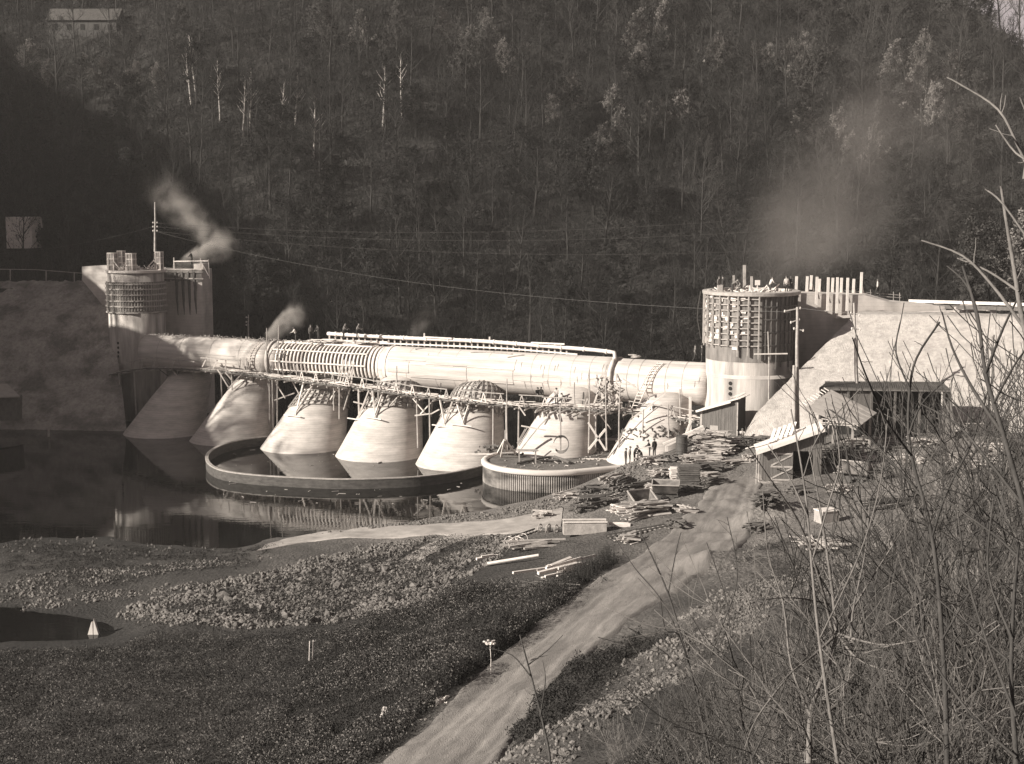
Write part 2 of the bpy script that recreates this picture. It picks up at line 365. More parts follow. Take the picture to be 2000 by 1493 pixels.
def HH2(x, y):
    fx = min(max((x+330)/3, 0), HX.shape[1]-1.001); fy = min(max((y-40)/3, 0), HX.shape[0]-1.001)
    i, j = int(fx), int(fy); a, b = fx-i, fy-j
    return (HZ[j,i]*(1-a)+HZ[j,i+1]*a)*(1-b)+(HZ[j+1,i]*(1-a)+HZ[j+1,i+1]*a)*b
def HR(u, v):     # point of the far hillside seen at a pixel
    dx, dz = ray(u, v)
    for y in np.arange(186, 460, .5):
        if HH2(dx*y, y) > HC+dz*y: return Vector((dx*y, y, HH2(dx*y, y)))
    return Vector((dx*400, 400, HH2(dx*400, 400)))
ix = np.arange(HX.size).reshape(HX.shape)
hf = np.stack([ix[:-1,:-1], ix[:-1,1:], ix[1:,1:], ix[1:,:-1]], -1).reshape(-1, 4)
hills = np_obj('hills', np.c_[HX.ravel(), HY.ravel(), HZ.ravel()], hf, hm, smooth=True); tag(hills, kind='structure', label='steep wooded valley side across the river')

# land sheet out to the horizon, well below everything
fl = MB(); R_ = 2500
fl.add([(-R_,-R_,-6),(R_,-R_,-6),(R_,R_,-6),(-R_,R_,-6)], [(0,1,2,3)]); tag(fl.build('terrain', hm), kind='structure', label='land beyond the valley')
# back of the viewer's hill, so the camera stands on solid ground
# ------------------------------------------------------------------ embankments
AX = Vector((.866, -.5, 0))
def sheet(name, rows, m, label, sub=40, amp=.12, kind='structure', fr=.35):
    """rows: list of polylines (same length) from top to foot; refined and roughened"""
    rows = [[Vector(p) for p in r] for r in rows]; grid = []
    for i in range(len(rows)-1):
        n = max(2, int((rows[i][0]-rows[i+1][0]).length/.45))
        for k in range(n + (1 if i == len(rows)-2 else 0)):
            ln = []
            for j in range(len(rows[i])-1):
                a = rows[i][j].lerp(rows[i+1][j], k/n); b2 = rows[i][j+1].lerp(rows[i+1][j+1], k/n)
                m_ = max(2, sub)
                for q in range(m_ + (1 if j == len(rows[i])-2 else 0)): ln.append(a.lerp(b2, q/m_))
            grid.append(ln)
    vs = np.array([[p.x, p.y, p.z+amp*noise.fractal(p*fr, 1, 2, 5)] for ln in grid for p in ln])
    ixx = np.arange(len(vs)).reshape(len(grid), -1)
    f = np.stack([ixx[:-1,:-1], ixx[1:,:-1], ixx[1:,1:], ixx[:-1,1:]], -1).reshape(-1, 4)
    return tag(np_obj(name, vs, f, m, smooth=True), kind=kind, label=label)
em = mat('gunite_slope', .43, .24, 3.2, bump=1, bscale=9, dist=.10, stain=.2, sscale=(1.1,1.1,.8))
T0 = W(1672, 612, 145.2); F0 = W(1478, 806, 134.2); AX = Vector((.953, -.303, 0))
F0b = Vector((F0.x-1.5, F0.y-1.5, F0.z-2))
far = 46
sheet('embankment', [[T0+Vector((3,5,-9)), T0+AX*far+Vector((3,5,-9))], [T0+Vector((1.5,3.5,0)), T0+AX*far+Vector((1.5,3.5,0))], [T0, T0+AX*far], [F0, F0+AX*far], [F0b, F0b+AX*far]], em, 'bright white stone-faced embankment slope right of the big tower', sub=110, amp=.10, fr=1.8)
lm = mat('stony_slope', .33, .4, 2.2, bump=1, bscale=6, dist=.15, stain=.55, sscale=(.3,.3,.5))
def LR(v, Y, uu=(-160, 60, 200)): return [W(u, v, Y-(u-100)*.012) for u in uu]
rows = [[W(-160,552,198), W(60,549,194), W(182,549,190.5)], [W(-160,606,192), W(60,604,188), W(208,602,185)], [W(-160,612,190.8), W(60,610,186.8), W(212,608,183.8)],
        [W(-160,722,183), W(60,718,180), W(232,716,177)], [W(-160,742,182), W(60,742,179), W(236,742,176.5)], [W(-160,850,171), W(60,846,171), W(248,846,170)], [W(-160,905,160), W(60,905,160), W(250,905,160)]]
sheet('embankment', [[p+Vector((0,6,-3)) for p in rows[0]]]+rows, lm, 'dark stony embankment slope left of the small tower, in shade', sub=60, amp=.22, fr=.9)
# ------------------------------------------------------------------ the horizontal conduit
A = Vector((math.cos(ANG), math.sin(ANG), 0)); NB = Vector((-math.sin(ANG), math.cos(ANG), 0)) ; UPV = Vector((0,0,1))   # NB points away from the viewer
pR = W(1350, 745, 145.5); pL = W(400, 694, 173.5)
A = (pR-pL); A.z = 0; A.normalize(); NB = Vector((-A.y, A.x, 0))
TZ = 8.85; TR = 2.25
O0 = Vector((pL.x, pL.y, TZ))
def su(u, v=700):
    k, _ = ray(u, v); return (k*O0.y-O0.x)/(A.x-k*A.y)
def TP(s, ang=90, r=TR):      # ang: 0 = towards viewer, 90 = top, 180 = away
    a = math.radians(ang); return O0 + A*s - NB*(r*math.cos(a)) + UPV*(r*math.sin(a))
def ring_tube(mb, s0, s1, r, n=56, a0=-180, a1=180, step=1.0, mi=0, ends=True):
    m = max(1, int(abs(s1-s0)/step)); full = a1-a0 >= 359.9; k = n if full else n+1
    vs = [TP(s0+(s1-s0)*i/m, a0+(a1-a0)*j/n, r) for i in range(m+1) for j in range(k)]
    fs = []
    for i in range(m):
        for j in range(n):
            j2 = (j+1) % k if full else j+1
            fs.append((i*k+j, i*k+j2, (i+1)*k+j2, (i+1)*k+j))
    if ends and full: fs += [tuple(range(k-1,-1,-1)), tuple(range(m*k, (m+1)*k))]
    mb.add(vs, fs, mi)
s_l, s_f0, s_f1, s_c, s_r = su(292, 680), su(556, 700), su(757, 700), su(1207, 740), su(1392, 745)
tube = thing('concrete_conduit', 'long white horizontal concrete tube carried on the cones between the two round towers', 'conduit', tuple(TP(s_l, -90)))
b = MB(); ring_tube(b, s_l, su(538,700), TR-.02); ring_tube(b, su(538,700), s_f0, TR-.1); ring_tube(b, s_f0, s_f1, TR-.42); ring_tube(b, s_f1, su(772,700), TR-.08)
ring_tube(b, su(772,700), s_c, TR+.05); ring_tube(b, s_c, s_r, TR-.03)
sh_ = b.build('shell', [M['tubecon']], tube)
for p_ in sh_.data.polygons: p_.use_smooth = len(p_.vertices) < 8
b = MB(); ring_tube(b, s_f0+.05, s_f1-.05, TR-.30, a0=-60, a1=150); b.build('lagging', M['darkwood'], tube)
# arched formwork ribs and long battens
ribs = 28
for i in range(ribs):
    s = s_f0+.2+(s_f1-s_f0-.4)*i/(ribs-1); b = MB()
    wd = .17 if i < ribs-3 else .26
    prev = None; n = 16
    for j in range(n+1):
        a = -35+(175)*j/n
        cur = [TP(s-wd/2, a, TR-.28), TP(s+wd/2, a, TR-.28), TP(s+wd/2, a, TR-.08), TP(s-wd/2, a, TR-.08)]
        if prev: b.add(prev+cur, [(0,1,5,4),(1,2,6,5),(2,3,7,6),(3,0,4,7)])
        prev = cur
    b.build('rib', M['palewood'], tube)
for a, ww in ((72,.16),(38,.14),(2,.16),(-24,.14),(108,.12)):
    e = s_f1-1.6 if a > 0 else s_f1-4
    b = MB()
    s = s_f0-.5
    while s < e-.6:
        L = min(rnd.uniform(3.5, 5), e-s); b.bar(TP(s, a, TR+.02), TP(s+L, a+rnd.uniform(-.6,.6), TR+.02), .10, ww, roll=math.radians(a)*0); s += L-.1
    b.build('batten', M['palewood'], tube)
# raised joint collars
for u_, w_ in ((770,.35),(1207,.5),(541,.25)):
    b = MB(); s = su(u_, 700); ring_tube(b, s-w_/2, s+w_/2, TR+.12, ends=True); b.build('collar', M['concrete'], tube, smooth=False)
# lining panels along the mid section
for u0, u1, a0, a1 in ((775,850,26,52),(778,818,-8,22),(850,930,18,44),(930,1022,16,46),(820,930,-20,14),(932,1020,-22,13)):
    b = MB(); ring_tube(b, su(u0), su(u1), TR+.09, n=8, a0=a0, a1=a1); 
    for a in (a0, a1):
        b.bar(TP(su(u0), a, TR+.1), TP(su(u1), a, TR+.1), .07, .05)
    b.bar(TP(su(u1), a0, TR+.1), TP(su(u1), a1, TR+.1), .06, .04)
    b.build('lining_panel', M['tubecon'], tube, smooth=False)
M['seam'] = mat('seam_grout', .30, .3, 2, bump=.1)
b = MB()
for u_ in (330,372,430,486,812,868,905,968,1055,1090,1130,1166,1238,1262,1312,1345):
    s = su(u_, 700)+rnd.uniform(-.1,.1); ring_tube(b, s-.022, s+.022, TR+(.062 if 772 < u_ < 1207 else -.005), n=56, ends=True)
b.build('seam', M['seam'], tube)
for k in range(30):
    s = rnd.uniform(s_l+2, s_r-1); 
    if s_f0-.5 < s < s_f1+1: continue
    b = MB(); a = rnd.uniform(-20, 66); L = rnd.uniform(2, 7); rr9 = TR+(.065 if su(775) < s < s_c-L-.5 else -.003)
    if s+L > s_r or (s < s_f0 < s+L) or (s < s_c < s+L): continue
    b.bar(TP(s, a, rr9), TP(s+L, a, rr9), .03, .02); b.build('form_line', M['seam'], tube)
for k in range(34):
    s = rnd.uniform(s_f1+2, s_r-.5); a = rnd.uniform(-15,50); rr9 = TR+(.067 if s < s_c-.4 else -.005); b = MB()
    b.tube([TP(s+.02*j*rnd.uniform(-1,1), a-j*rnd.uniform(3,6), rr9) for j in range(5)], [.02,.03,.026,.018,.008], 4); b.build('drip_mark', M['seam'], tube)
b = MB(); 
for u0,a0,u1,a1 in ((928,64,957,72),(957,71,1007,68),(1003,52,1030,66),(820,66,833,80)): b.bar(TP(su(u0),a0,TR+.13), TP(su(u1),a1,TR+.13), .12, .1)
b.build('loose_batten', M['wood'], tube)

# rubble, rods and planks lying on top of the conduit
b = MB()
for i in range(190):
    s = rnd.uniform(s_l+1, su(655)); a = 90+rnd.uniform(-22, 30); p = TP(s, a, TR+.06); d = (A*rnd.uniform(-1,1)+NB*rnd.uniform(-.7,.7)+UPV*rnd.uniform(-.1,.35)).normalized()*rnd.uniform(.15,.6)
    b.bar(p-d/2, p+d/2+UPV*.08, .09, .06, mi=rnd.choice((0,0,1)))
o = b.build('timber_scraps', [M['wood'], M['darkwood']]); tag(o, 'scraps of timber and rods strewn along the top of the tube left of the formwork', 'scraps', kind='stuff')
b = MB()
for i in range(44):
    s = su(rnd.uniform(590, 730)); p = TP(s, 92+rnd.uniform(-8,26), TR+.1+rnd.uniform(0,.35)); d = (A+NB*rnd.uniform(-.18,.18)+UPV*rnd.uniform(-.06,.06)).normalized()*rnd.uniform(1.2,3)
    b.bar(p-d/2, p+d/2, .16, .05)
tag(b.build('plank_stack', M['palewood']), 'loose heap of pale planks on top of the tube above the ribbed formwork', 'planks')

# ------------------------------------------------------------------ inclined cones under the conduit
names = ['first leaning concrete cone from the left tower, dull grey in shade', 'second leaning concrete cone from the left tower, half in shade behind the ring wall',
 'third cone from the left tower, bright, leftmost inside the ring wall', 'fourth cone from the left tower, bright with a timber grid round its shoulder',
 'fifth cone from the left tower, touching the ring wall next to the drum platform', 'sixth cone, standing on the sheet-piled drum platform', 'seventh cone, low and bright behind the group of workers',
 'eighth cone, mostly hidden behind the plank cabin next to the big tower']
cones = []
B0 = Z(250, 842, 0); 
STEP = Vector((9.05, -5.15, 0))
def cone_pt(i, t, ang, dr=0):     # t 0..1 up the cone, ang 0 = right, -90 = viewer
    c0 = Vector((B0.x+4.6, B0.y-1.2, 0)) + STEP*i
    c1 = c0 + Vector((2.0, 6.9, 8.0))
    if i <= 2: c1 = c0 + Vector((2.4, 6.6, 6.9))
    if i >= 5: c1 = c0 + Vector((3.2, 6.9, 8.0))
    r0, r1 = 4.75, 2.75
    if t <= .80:
        k = t; r = r0+(r1-r0)*(t/.8)
    else:
        q = (t-.8)/.2; k = t; r = r1*math.sqrt(max(0, 1-q*q*.985))
    c = c0.lerp(c1, k)
    a = math.radians(ang)
    # rings are tilted back a little, as the cone leans
    return c + Vector(((r+dr)*math.cos(a), (r+dr)*math.sin(a), -(r+dr)*math.sin(a)*.0 - .28*(r+dr)*math.sin(a)*min(1, t*2)))
for i in range(7):
    base = Vector((B0.x+4.6, B0.y-1.2, 0)) + STEP*i
    t_ = thing('leaning_cone', names[i], 'buttress', tuple(base), group='leaning cones carrying the tube')
    b = MB(); n = 48; ts = [-.12]+[k/40 for k in range(41)]
    vs = [cone_pt(i, t, 360*j/n) for t in ts for j in range(n)]
    fs = [(a*n+j, a*n+(j+1) % n, (a+1)*n+(j+1) % n, (a+1)*n+j) for a in range(len(ts)-1) for j in range(n)]
    fs.append(tuple(range((len(ts)-1)*n, len(ts)*n)))
    b.add(vs, fs)
    o = b.build('shell', M['cone'], t_)
    for p_ in o.data.polygons: p_.use_smooth = len(p_.vertices) == 4
    if i in (2,3,4):
        # square timber grid around the shoulder
        gb = MB(); t0, t1 = {2:(.56,.78), 3:(.54,.92), 4:(.56,.95)}[i]
        def path(t, a): return cone_pt(i, t, a, .10)
        tt = t0; rows_ = []
        while tt < t1+.001: rows_.append(tt); tt += .055
        for t in rows_:
            pr = None
            for a in range(-200, 21, 8):
                q = path(t+(.10 if i != 2 else 0)*max(0, math.cos(math.radians(a+100)))*0, a)
                if pr is not None: gb.bar(pr, q, .09, .10)
                pr = q
        for a in range(-200, 21, 12):
            for k in range(len(rows_)-1): gb.bar(path(rows_[k], a), path(rows_[k+1], a), .10, .12)
        gb.build('timber_grid', M['rebar'], t_)
    if i == 6:
        gb = MB()
        for k in range(90):
            q = cone_pt(6, rnd.uniform(.44,.56), rnd.uniform(-190,-20), .05); d = Vector((rnd.uniform(-1,1), rnd.uniform(-1,1), rnd.uniform(-.5,.8))).normalized()*rnd.uniform(.2,.7)
            gb.bar(q-d/2, q+d/2, .13, .08)
        gb.build('rough_edge', M['stone'], t_)['kind'] = 'stuff'
    cones.append(t_)

# ------------------------------------------------------------------ towers
def circ(c, r, a): return Vector((c[0]+r*math.cos(a), c[1]+r*math.sin(a), c[2]))
# left tower
LT = Vector((W(267, 600, 181.5).x, 181.5, 0)); LTz = W(267, 531, 178).z; lr = 3.55
lt = thing('round_tower', 'smaller round concrete tower on the left, banded with formwork and topped with barrels', 'tower', tuple(LT))
zb = lambda v, Y=178: W(267, v, Y).z
b = MB(); b.lathe(LT, [(lr-.05,-2),(lr-.05, LTz)], 64, cap=True); o = b.build('wall', M['towercon'], lt)
for p_ in o.data.polygons: p_.use_smooth = len(p_.vertices) == 4
b = MB(); b.lathe(LT, [(lr+.02,zb(613)),(lr+.06,zb(613)),(lr+.06,zb(552)),(lr+.02,zb(552))], 64); b.build('board_lining', M['towerdark'], lt, smooth=False)
for v in (556,566,577,589,600,612):
    b = MB(); z = zb(v); 
    for k in range(40):
        a0 = 2*math.pi*k/40; r_ = lr+.14+rnd.uniform(-.03,.03); b.bar(circ((LT.x,LT.y,z+rnd.uniform(-.03,.03)), r_, a0), circ((LT.x,LT.y,z+rnd.uniform(-.03,.03)), r_, a0+2*math.pi/40), .16, .17)
    b.build('waling_band', M['wood'], lt)
b = MB()
for k in range(64):
    a0 = 2*math.pi*k/64; b.bar(circ((LT.x,LT.y,zb(608)), lr+.09, a0), circ((LT.x,LT.y,zb(553)), lr+.09, a0), .07, .07)
b.build('stud_lining', M['wood'], lt)
b = MB(); b.lathe(LT, [(lr,LTz-.25),(lr+.2,LTz-.2),(lr+.2,LTz+.1),(lr-.4,LTz+.1)], 64); b.build('rim', M['concrete'], lt)
for v in (671,680,689,697):
    b = MB(); a = -math.pi*.655; q = circ((LT.x,LT.y,zb(v)), lr-.04, a); b.tube([q-Vector((0,.02,0)), q+Vector((-.03,-.06,0))], .17, 12); b.build('drain_hole', M['black'], lt)
def barrel(u0, u1, v0, v1, label, Y):
    c = W((u0+u1)/2, v1, Y); r = (u1-u0)/2/F*Y*1.01; h = W(0, v0, Y).z-c.z
    t_ = thing('barrel_form', label, 'formwork', tuple(c), group='barrel forms on the left tower')
    mb = MB(); mb.lathe(c, [(r,0),(r,h)], 20, cap=True); mb.build('staves', M['wood'], t_, smooth=False)
    for k in (.03,.36,.68,.98):
        mb = MB(); mb.lathe(c, [(r+.01,h*k-.07),(r+.08,h*k-.07),(r+.08,h*k+.07),(r+.01,h*k+.07)], 20); mb.build('hoop', M['palewood'], t_)
    mb = MB()
    for a in (-3.0, -2.2, -1.2, -.3):
        q = circ((c.x,c.y,c.z), r+.08, a); mb.bar(q, q+UPV*h, .1, .1)
    mb.build('upright', M['palewood'], t_)
for u0,u1,v0,v1,l,Y in ((212,231,494,531,'leftmost barrel form on the left tower rim',180.5),(231,245,490,526,'barrel form standing at the back between the two front ones',183.6),(248,266,495,531,'barrel form at the middle of the left tower rim with a bright left edge',179.2),(305,319,492,528,'barrel form standing alone at the right of the left tower top beside its raking struts',180.5)):
    barrel(u0,u1,v0,v1,l,Y)
def struts(pairs, Y, w_, name, label, m='palewood', cat='strut'):
    mb = MB()
    for u0,v0,u1,v1 in pairs: mb.bar(W(u0,v0,Y), W(u1,v1,Y), w_, w_)
    return tag(mb.build(name, M[m]), label, cat)
struts([(222,511,235,527),(247,511,238,527),(222,511,222,530)], 179.8, .13, 'brace_frame', 'V-shaped white timber brace between the left barrel forms')
struts([(304,505,284,527),(304,512,292,528),(302,494,302,530)], 180.2, .13, 'brace_frame', 'raking white timber struts leaning on the lone right barrel form')
mb = MB()
for k in range(46):
    a = rnd.uniform(0, 6.28); q = circ((LT.x,LT.y,LTz+.15), rnd.uniform(0,lr-.2), a); d = Vector((rnd.uniform(-1,1), rnd.uniform(-1,1), rnd.uniform(0,.5))).normalized()*rnd.uniform(.4,1.3); mb.bar(q, q+d, .1, .07)
tag(mb.build('timber_scraps', M['palewood']), 'offcuts of timber lying on the left tower top', 'scraps', kind='stuff')

# square pier behind the left tower
def quadbox(c, ax, lx, ly, z0, z1):     # oriented block, returns prism polygon
    n_ = Vector((-ax.y, ax.x, 0)); return [Vector((c.x,c.y,z0))+ax*sx*lx/2+n_*sy*ly/2 for sx, sy in ((-1,-1),(1,-1),(1,1),(-1,1))], Vector((0,0,z1-z0))
p1 = W(396, 600, 184.6); p0 = W(322, 600, 185.8)
ax = Vector((p1.x-p0.x, p1.y-p0.y, 0)); wl = ax.length+1.5; ax.normalize(); nn_ = Vector((-ax.y, ax.x, 0))
pc = Vector(((p0.x+p1.x)/2, (p0.y+p1.y)/2, 0)) - ax*.75 + nn_*1.5
PZ1 = W(380, 527, 184).z
pier = thing('square_pier', 'square concrete pier with dark drip streaks behind the left round tower', 'pier', tuple(pc))
q, t_ = quadbox(pc, ax, wl, 3.0, -2, PZ1); b = MB(); b.prism(q, t_); b.build('wall', M['wallcon'], pier)
fp = lambda s, z, off=.05: pc - nn_*(1.5+off) + ax*s + UPV*z
b = MB(); z0 = W(380, 549, 184).z; z1 = PZ1-.1
for k in range(26):
    s = -wl/2+ (k+.5)*wl/26; b.bar(fp(s, z0+rnd.uniform(-.2,.1)), fp(s, z1), wl/26*.86, .1)
b.build('board_lining', M['towerdark'], pier)
for z in (z0+.25, z0+1.1, z1-.2):
    b = MB(); b.bar(fp(-wl/2-.2, z, .17), fp(wl/2+.3, z, .17), .14, .16); b.build('waling_band', M['wood'], pier)
for u, v1 in ((340,617),(354,616),(367,616),(380,614)):
    b = MB(); s = (W(u, 600, 184.6)-pc).dot(ax); zt = z1-.2; zb_ = W(u, v1, 184.5).z; pts = []
    for k in range(9): pts.append(fp(s+rnd.uniform(-.05,.05)+.05*k*.3, zt+(zb_-zt)*k/8, .06))
    b.tube(pts, [.26,.24,.22,.20,.19,.17,.13,.10,.04], 6); b.build('drip_streak', M['iron'] if False else M['darkwood'], pier)
b = MB(); z = PZ1
for s in (-.5, wl/2-.2): 
    b.bar(fp(s, z, -.1), fp(s, z+1.5, -.1), .12, .12)
b.bar(fp(-.5, z+1.0, -.1), fp(wl/2+.9, z+1.1, -.1), .16, .14); b.bar(fp(wl/2-.1, z+1.0, -.1), fp(wl/2+.9, z-.8, -.1), .08, .08); b.bar(fp(wl/2+.9, z+1.3, -.1), fp(wl/2+1.0, z-1.2, -.1), .07, .07)
b.build('guard_rail', M['palewood'], pier)
b = MB(); b.box(fp(wl/2-.6, z+.35, -1.1), (1.4,1.4,.8), Matrix.Rotation(math.atan2(ax.y,ax.x),3,'Z')); b.build('upstand', M['concrete'], pier)

# wing walls
def flat_poly(name, label, pts, Y, thick, m, cat='wall'):
    mb = MB(); P = [W(u,v,Y(u) if callable(Y) else Y) for u,v in pts]; mb.prism(P, thick); return tag(mb.build(name, M[m]), label, cat)
flat_poly('wing_wall', 'concrete wing wall with slanting lower end on the far left of the small tower', [(160,521),(220,518),(232,655),(205,602),(160,547)], lambda u: 186.5-(u-160)*.02, (.5,3.2,0), 'wallcon')
wr = thing('wing_wall', 'tall stained concrete wing wall running right from the big tower to the bright slope', 'wall', tuple(W(1600,700,149)))
b = MB(); Pt = [W(1545,572,148.2), W(1690,577,148.8), W(1735,590,149), W(1850,600,149.6), W(1838,625,149.6), W(1690,640,148.8), W(1640,800,148.6), W(1545,840,148.2)]
b.prism(Pt, (.9,3.0,0)); b.build('wall', M['wallcon'], wr)
b = MB(); b.bar(W(1632,620,148.2), W(1760,613,148.6), .35, .25); b.bar(W(1760,613,148.6), W(1905,606,149), .3, .2); b.build('ledge', M['palewood'], wr)
for k, (u, v0, v1) in enumerate([(1556,540,590),(1577,540,582),(1585,538,566),(1596,541,596),(1601,545,580),(1618,542,610),(1627,543,582),(1636,542,612),(1644,543,584),(1656,543,608),(1668,545,580),(1683,532,583)]):
    Y = 147.8+(u-1545)*.004; mb = MB()
    if v1 < 588: Y += 3.4
    mb.bar(W(u,v0,Y), W(u-2,v1,Y), .26, .13); q = W(u,(v0+v1)/2,Y)
    mb.bar(q, W(u+4,(v0+v1)/2+16,Y+.1), .1, .1)
    tag(mb.build('form_upright', M['palewood']), 'upright formwork post %s on the wing wall' % ('of the tall bright row' if v1>588 else 'at the back edge'), 'post', 'upright formwork posts along the wing wall')
# big right tower
RT = Vector((W(1465, 700, 143.2).x, 143.2, 0)); rr_ = 4.42; RZ = W(1465, 572, RT.y-rr_).z
zr = lambda v: W(1465, v, RT.y-rr_).z
rt = thing('round_tower', 'big round concrete tower on the right with timber lattice round its upper half', 'tower', tuple(RT))
b = MB(); b.lathe(RT, [(rr_,-1),(rr_, zr(708))], 80); b.lathe(RT, [(rr_-.05,zr(709)),(rr_-.05,RZ-.6),(rr_-.5,RZ-.6),(rr_-.5,RZ-.9),(0.01,RZ-.9)], 80); o = b.build('wall', M['towercon'], rt, smooth=True)
b = MB(); b.lathe(RT, [(rr_+.03,zr(709)),(rr_+.03,RZ-.3)], 80, a0=-math.pi*1.15, a1=math.pi*.25); b.build('board_lining', M['towerdark'], rt, smooth=True)
b = MB(); b.lathe(RT, [(rr_+.02,zr(742)),(rr_+.012,zr(742)),(rr_+.012,zr(735)),(rr_,zr(735))], 80); b.build('pour_line', M['wallcon'], rt, smooth=True)
# lattice: verticals and hoops
a_l, a_r = -math.pi*1.12, -math.pi*.50
for k, u_a in enumerate(np.linspace(a_l, a_r, 10)):
    mb = MB(); mb.bar(circ((RT.x,RT.y,zr(680+ (18 if k>6 else 0)+rnd.uniform(-4,4))), rr_+.30, u_a), circ((RT.x,RT.y,RZ-.1), rr_+.30, u_a), .11, .17); mb.build('lattice_upright', M['wood'], rt)
for v in np.linspace(585, 677, 9):
    mb = MB(); n = 18
    for k in range(n):
        a0 = a_l+(a_r-a_l)*k/n; a1 = a_l+(a_r-a_l)*(k+1)/n; z = zr(v)+rnd.uniform(-.03,.03); mb.bar(circ((RT.x,RT.y,z), rr_+.17, a0), circ((RT.x,RT.y,z), rr_+.17, a1), .10, .10)
    mb.build('lattice_hoop', M['wood'], rt)
mb = MB()
for k in range(75):
    a = rnd.uniform(a_l, a_r-.2); z = rnd.uniform(zr(682), zr(583)); q = circ((RT.x,RT.y,z), rr_+.10, a); tg = Vector((-math.sin(a), math.cos(a), 0)); mb.bar(q-tg*.2, q+tg*rnd.uniform(.1,.4)+UPV*rnd.uniform(-.1,.1), .08, .28)
mb.build('loose_board', M['palewood'], rt)
mb = MB()
for a in np.linspace(a_r+.15, -math.pi*.08, 10): mb.bar(circ((RT.x,RT.y,zr(709)+rnd.uniform(-1,.5)), rr_+.1, a), circ((RT.x,RT.y,RZ-.2), rr_+.1, a), .12, .12)
for v in (600, 625, 650, 675): 
    for k in range(16):
        a0 = a_r+.1+(1.2)*k/16; mb.bar(circ((RT.x,RT.y,zr(v)), rr_+.14, a0), circ((RT.x,RT.y,zr(v)), rr_+.14, a0+1.2/16), .1, .1)
mb.build('stud_lining', M['darkwood'], rt)
b = MB(); b.lathe(RT, [(rr_-.35,RZ-.55),(rr_+.42,RZ-.35),(rr_+.45,RZ-.05),(rr_+.30,RZ+.0),(rr_-.35,RZ+.02),(rr_-.35,RZ-.5)], 80); b.build('rim', M['wood'], rt)
b = MB(); b.lathe(RT, [(.01,RZ-.38),(rr_-.4,RZ-.38)], 40); b.build('working_deck', M['wood'], rt)
for v in (751,761,771.5):
    mb = MB(); a = -math.pi*.69; q = circ((RT.x,RT.y,zr(v)), rr_, a); nrm = Vector((math.cos(a), math.sin(a), 0)); mb.tube([q-nrm*.1, q+nrm*.05], .19, 14); mb.build('drain_hole', M['black'], rt)
mb = MB()
pts = [W(u,v,138.4) for u,v in ((1376,572),(1371,600),(1369,625),(1373,650),(1376,668))]
mb.tube([p-Vector((0,-2.8,0)) for p in pts], .04, 5); mb.build('rope', M['cable'], rt)
# uprights and box on top of the big tower
for u,v0,v1,w_,l,Y in ((1433,538,566,.2,'short upright post near the left of the big tower top',144),(1454,518,564,.28,'tallest rough post standing on the big tower top',144),(1468,540,566,.24,'upright post beside the pale square board on the big tower',143),(1406,557,572,.5,'stout stub at the left rim of the big tower',140.5)):
    mb = MB(); mb.bar(W(u,v1+6,Y), W(u,v0,Y), w_, w_*.7); tag(mb.build('upright_post', M['wood']), l, 'post')
mb = MB(); c_ = W(1479.5,552.5,143); mb.box(c_, (.5,.12,.5)); mb.bar(c_-UPV*.2, c_-UPV*1.4, .08, .08); tag(mb.build('square_board', M['palewood']), 'small white square board on a stake on the big tower', 'board')
mb = MB()
for k in range(55):
    q = circ((RT.x,RT.y,RZ-.25), rnd.uniform(.5,rr_-.6), rnd.uniform(0,6.28)); d = Vector((rnd.uniform(-1,1),rnd.uniform(-1,1),rnd.uniform(0,.5))).normalized()*rnd.uniform(.4,1.5); mb.bar(q,q+d,.14,.09)
tag(mb.build('timber_scraps', M['palewood']), 'timber pieces heaped on the working deck of the big tower', 'scraps', kind='stuff')

# ------------------------------------------------------------------ ring wall and drum platform
rw = [(522,851),(470,858),(435,867),(413,878),(404,890),(408,903),(425,914),(455,921),(510,927),(580,931),(660,934),(740,933),(820,929),(890,920),(948,906)]
P = [Z(u,v,1.05) for u,v in rw]
# smooth with catmull
def smooth_path(P, n=6):
    out = []
    for i in range(len(P)-1):
        p0 = P[max(i-1,0)]; p1 = P[i]; p2 = P[i+1]; p3 = P[min(i+2,len(P)-1)]
        for k in range(n):
            t = k/n; out.append(.5*((2*p1)+(p2-p0)*t+(2*p0-5*p1+4*p2-p3)*t*t+(3*p1-p0-3*p2+p3)*t**3))
    out.append(P[-1]); return out
P = smooth_path(P, 6)
def wall_strip(mb, P, z0, z1, th, mi=0):
    n = len(P); L = []
    for i, p in enumerate(P):
        t = (P[min(i+1,n-1)]-P[max(i-1,0)]); t.z = 0; t.normalize(); nrm = Vector((-t.y, t.x, 0))
        L.append((p-nrm*th/2, p+nrm*th/2))
    vs = []
    for a, c in L:
        for q, z in ((a,z0),(a,z1),(c,z1),(c,z0)): vs.append(Vector((q.x,q.y,z)))
    fs = [(i*4+k, i*4+(k+1)%4, (i+1)*4+(k+1)%4, (i+1)*4+k) for i in range(n-1) for k in range(4)]+[(3,2,1,0),((n-1)*4,(n-1)*4+1,(n-1)*4+2,(n-1)*4+3)]
    mb.add(vs, fs, mi)
rg = thing('ring_wall', 'low curved timber cofferdam wall ringing the feet of the bright cones in the water', 'cofferdam', tuple(P[30]))
fb = MB()
for k in range(90):
    u, v = rnd.uniform(430, 940), rnd.uniform(862, 985); q = Z(u, v, .015); a = rnd.uniform(0, 3.14); L_ = rnd.uniform(.1, .9)*rnd.random(); fb.bar(q, q+Vector((math.cos(a)*L_, math.sin(a)*L_, 0)), rnd.uniform(.04,.1), .03)
tag(fb.build('floating_debris', M['wood']), 'splinters and leaves floating on the dark water around the ring wall', 'debris', kind='stuff')
b = MB(); wall_strip(b, P, -1.5, .90, .24); b.build('wall', mat('wet_planking', .075, .5, 1.5, bump=.5, bscale=8, stretch=(1,1,3)), rg)
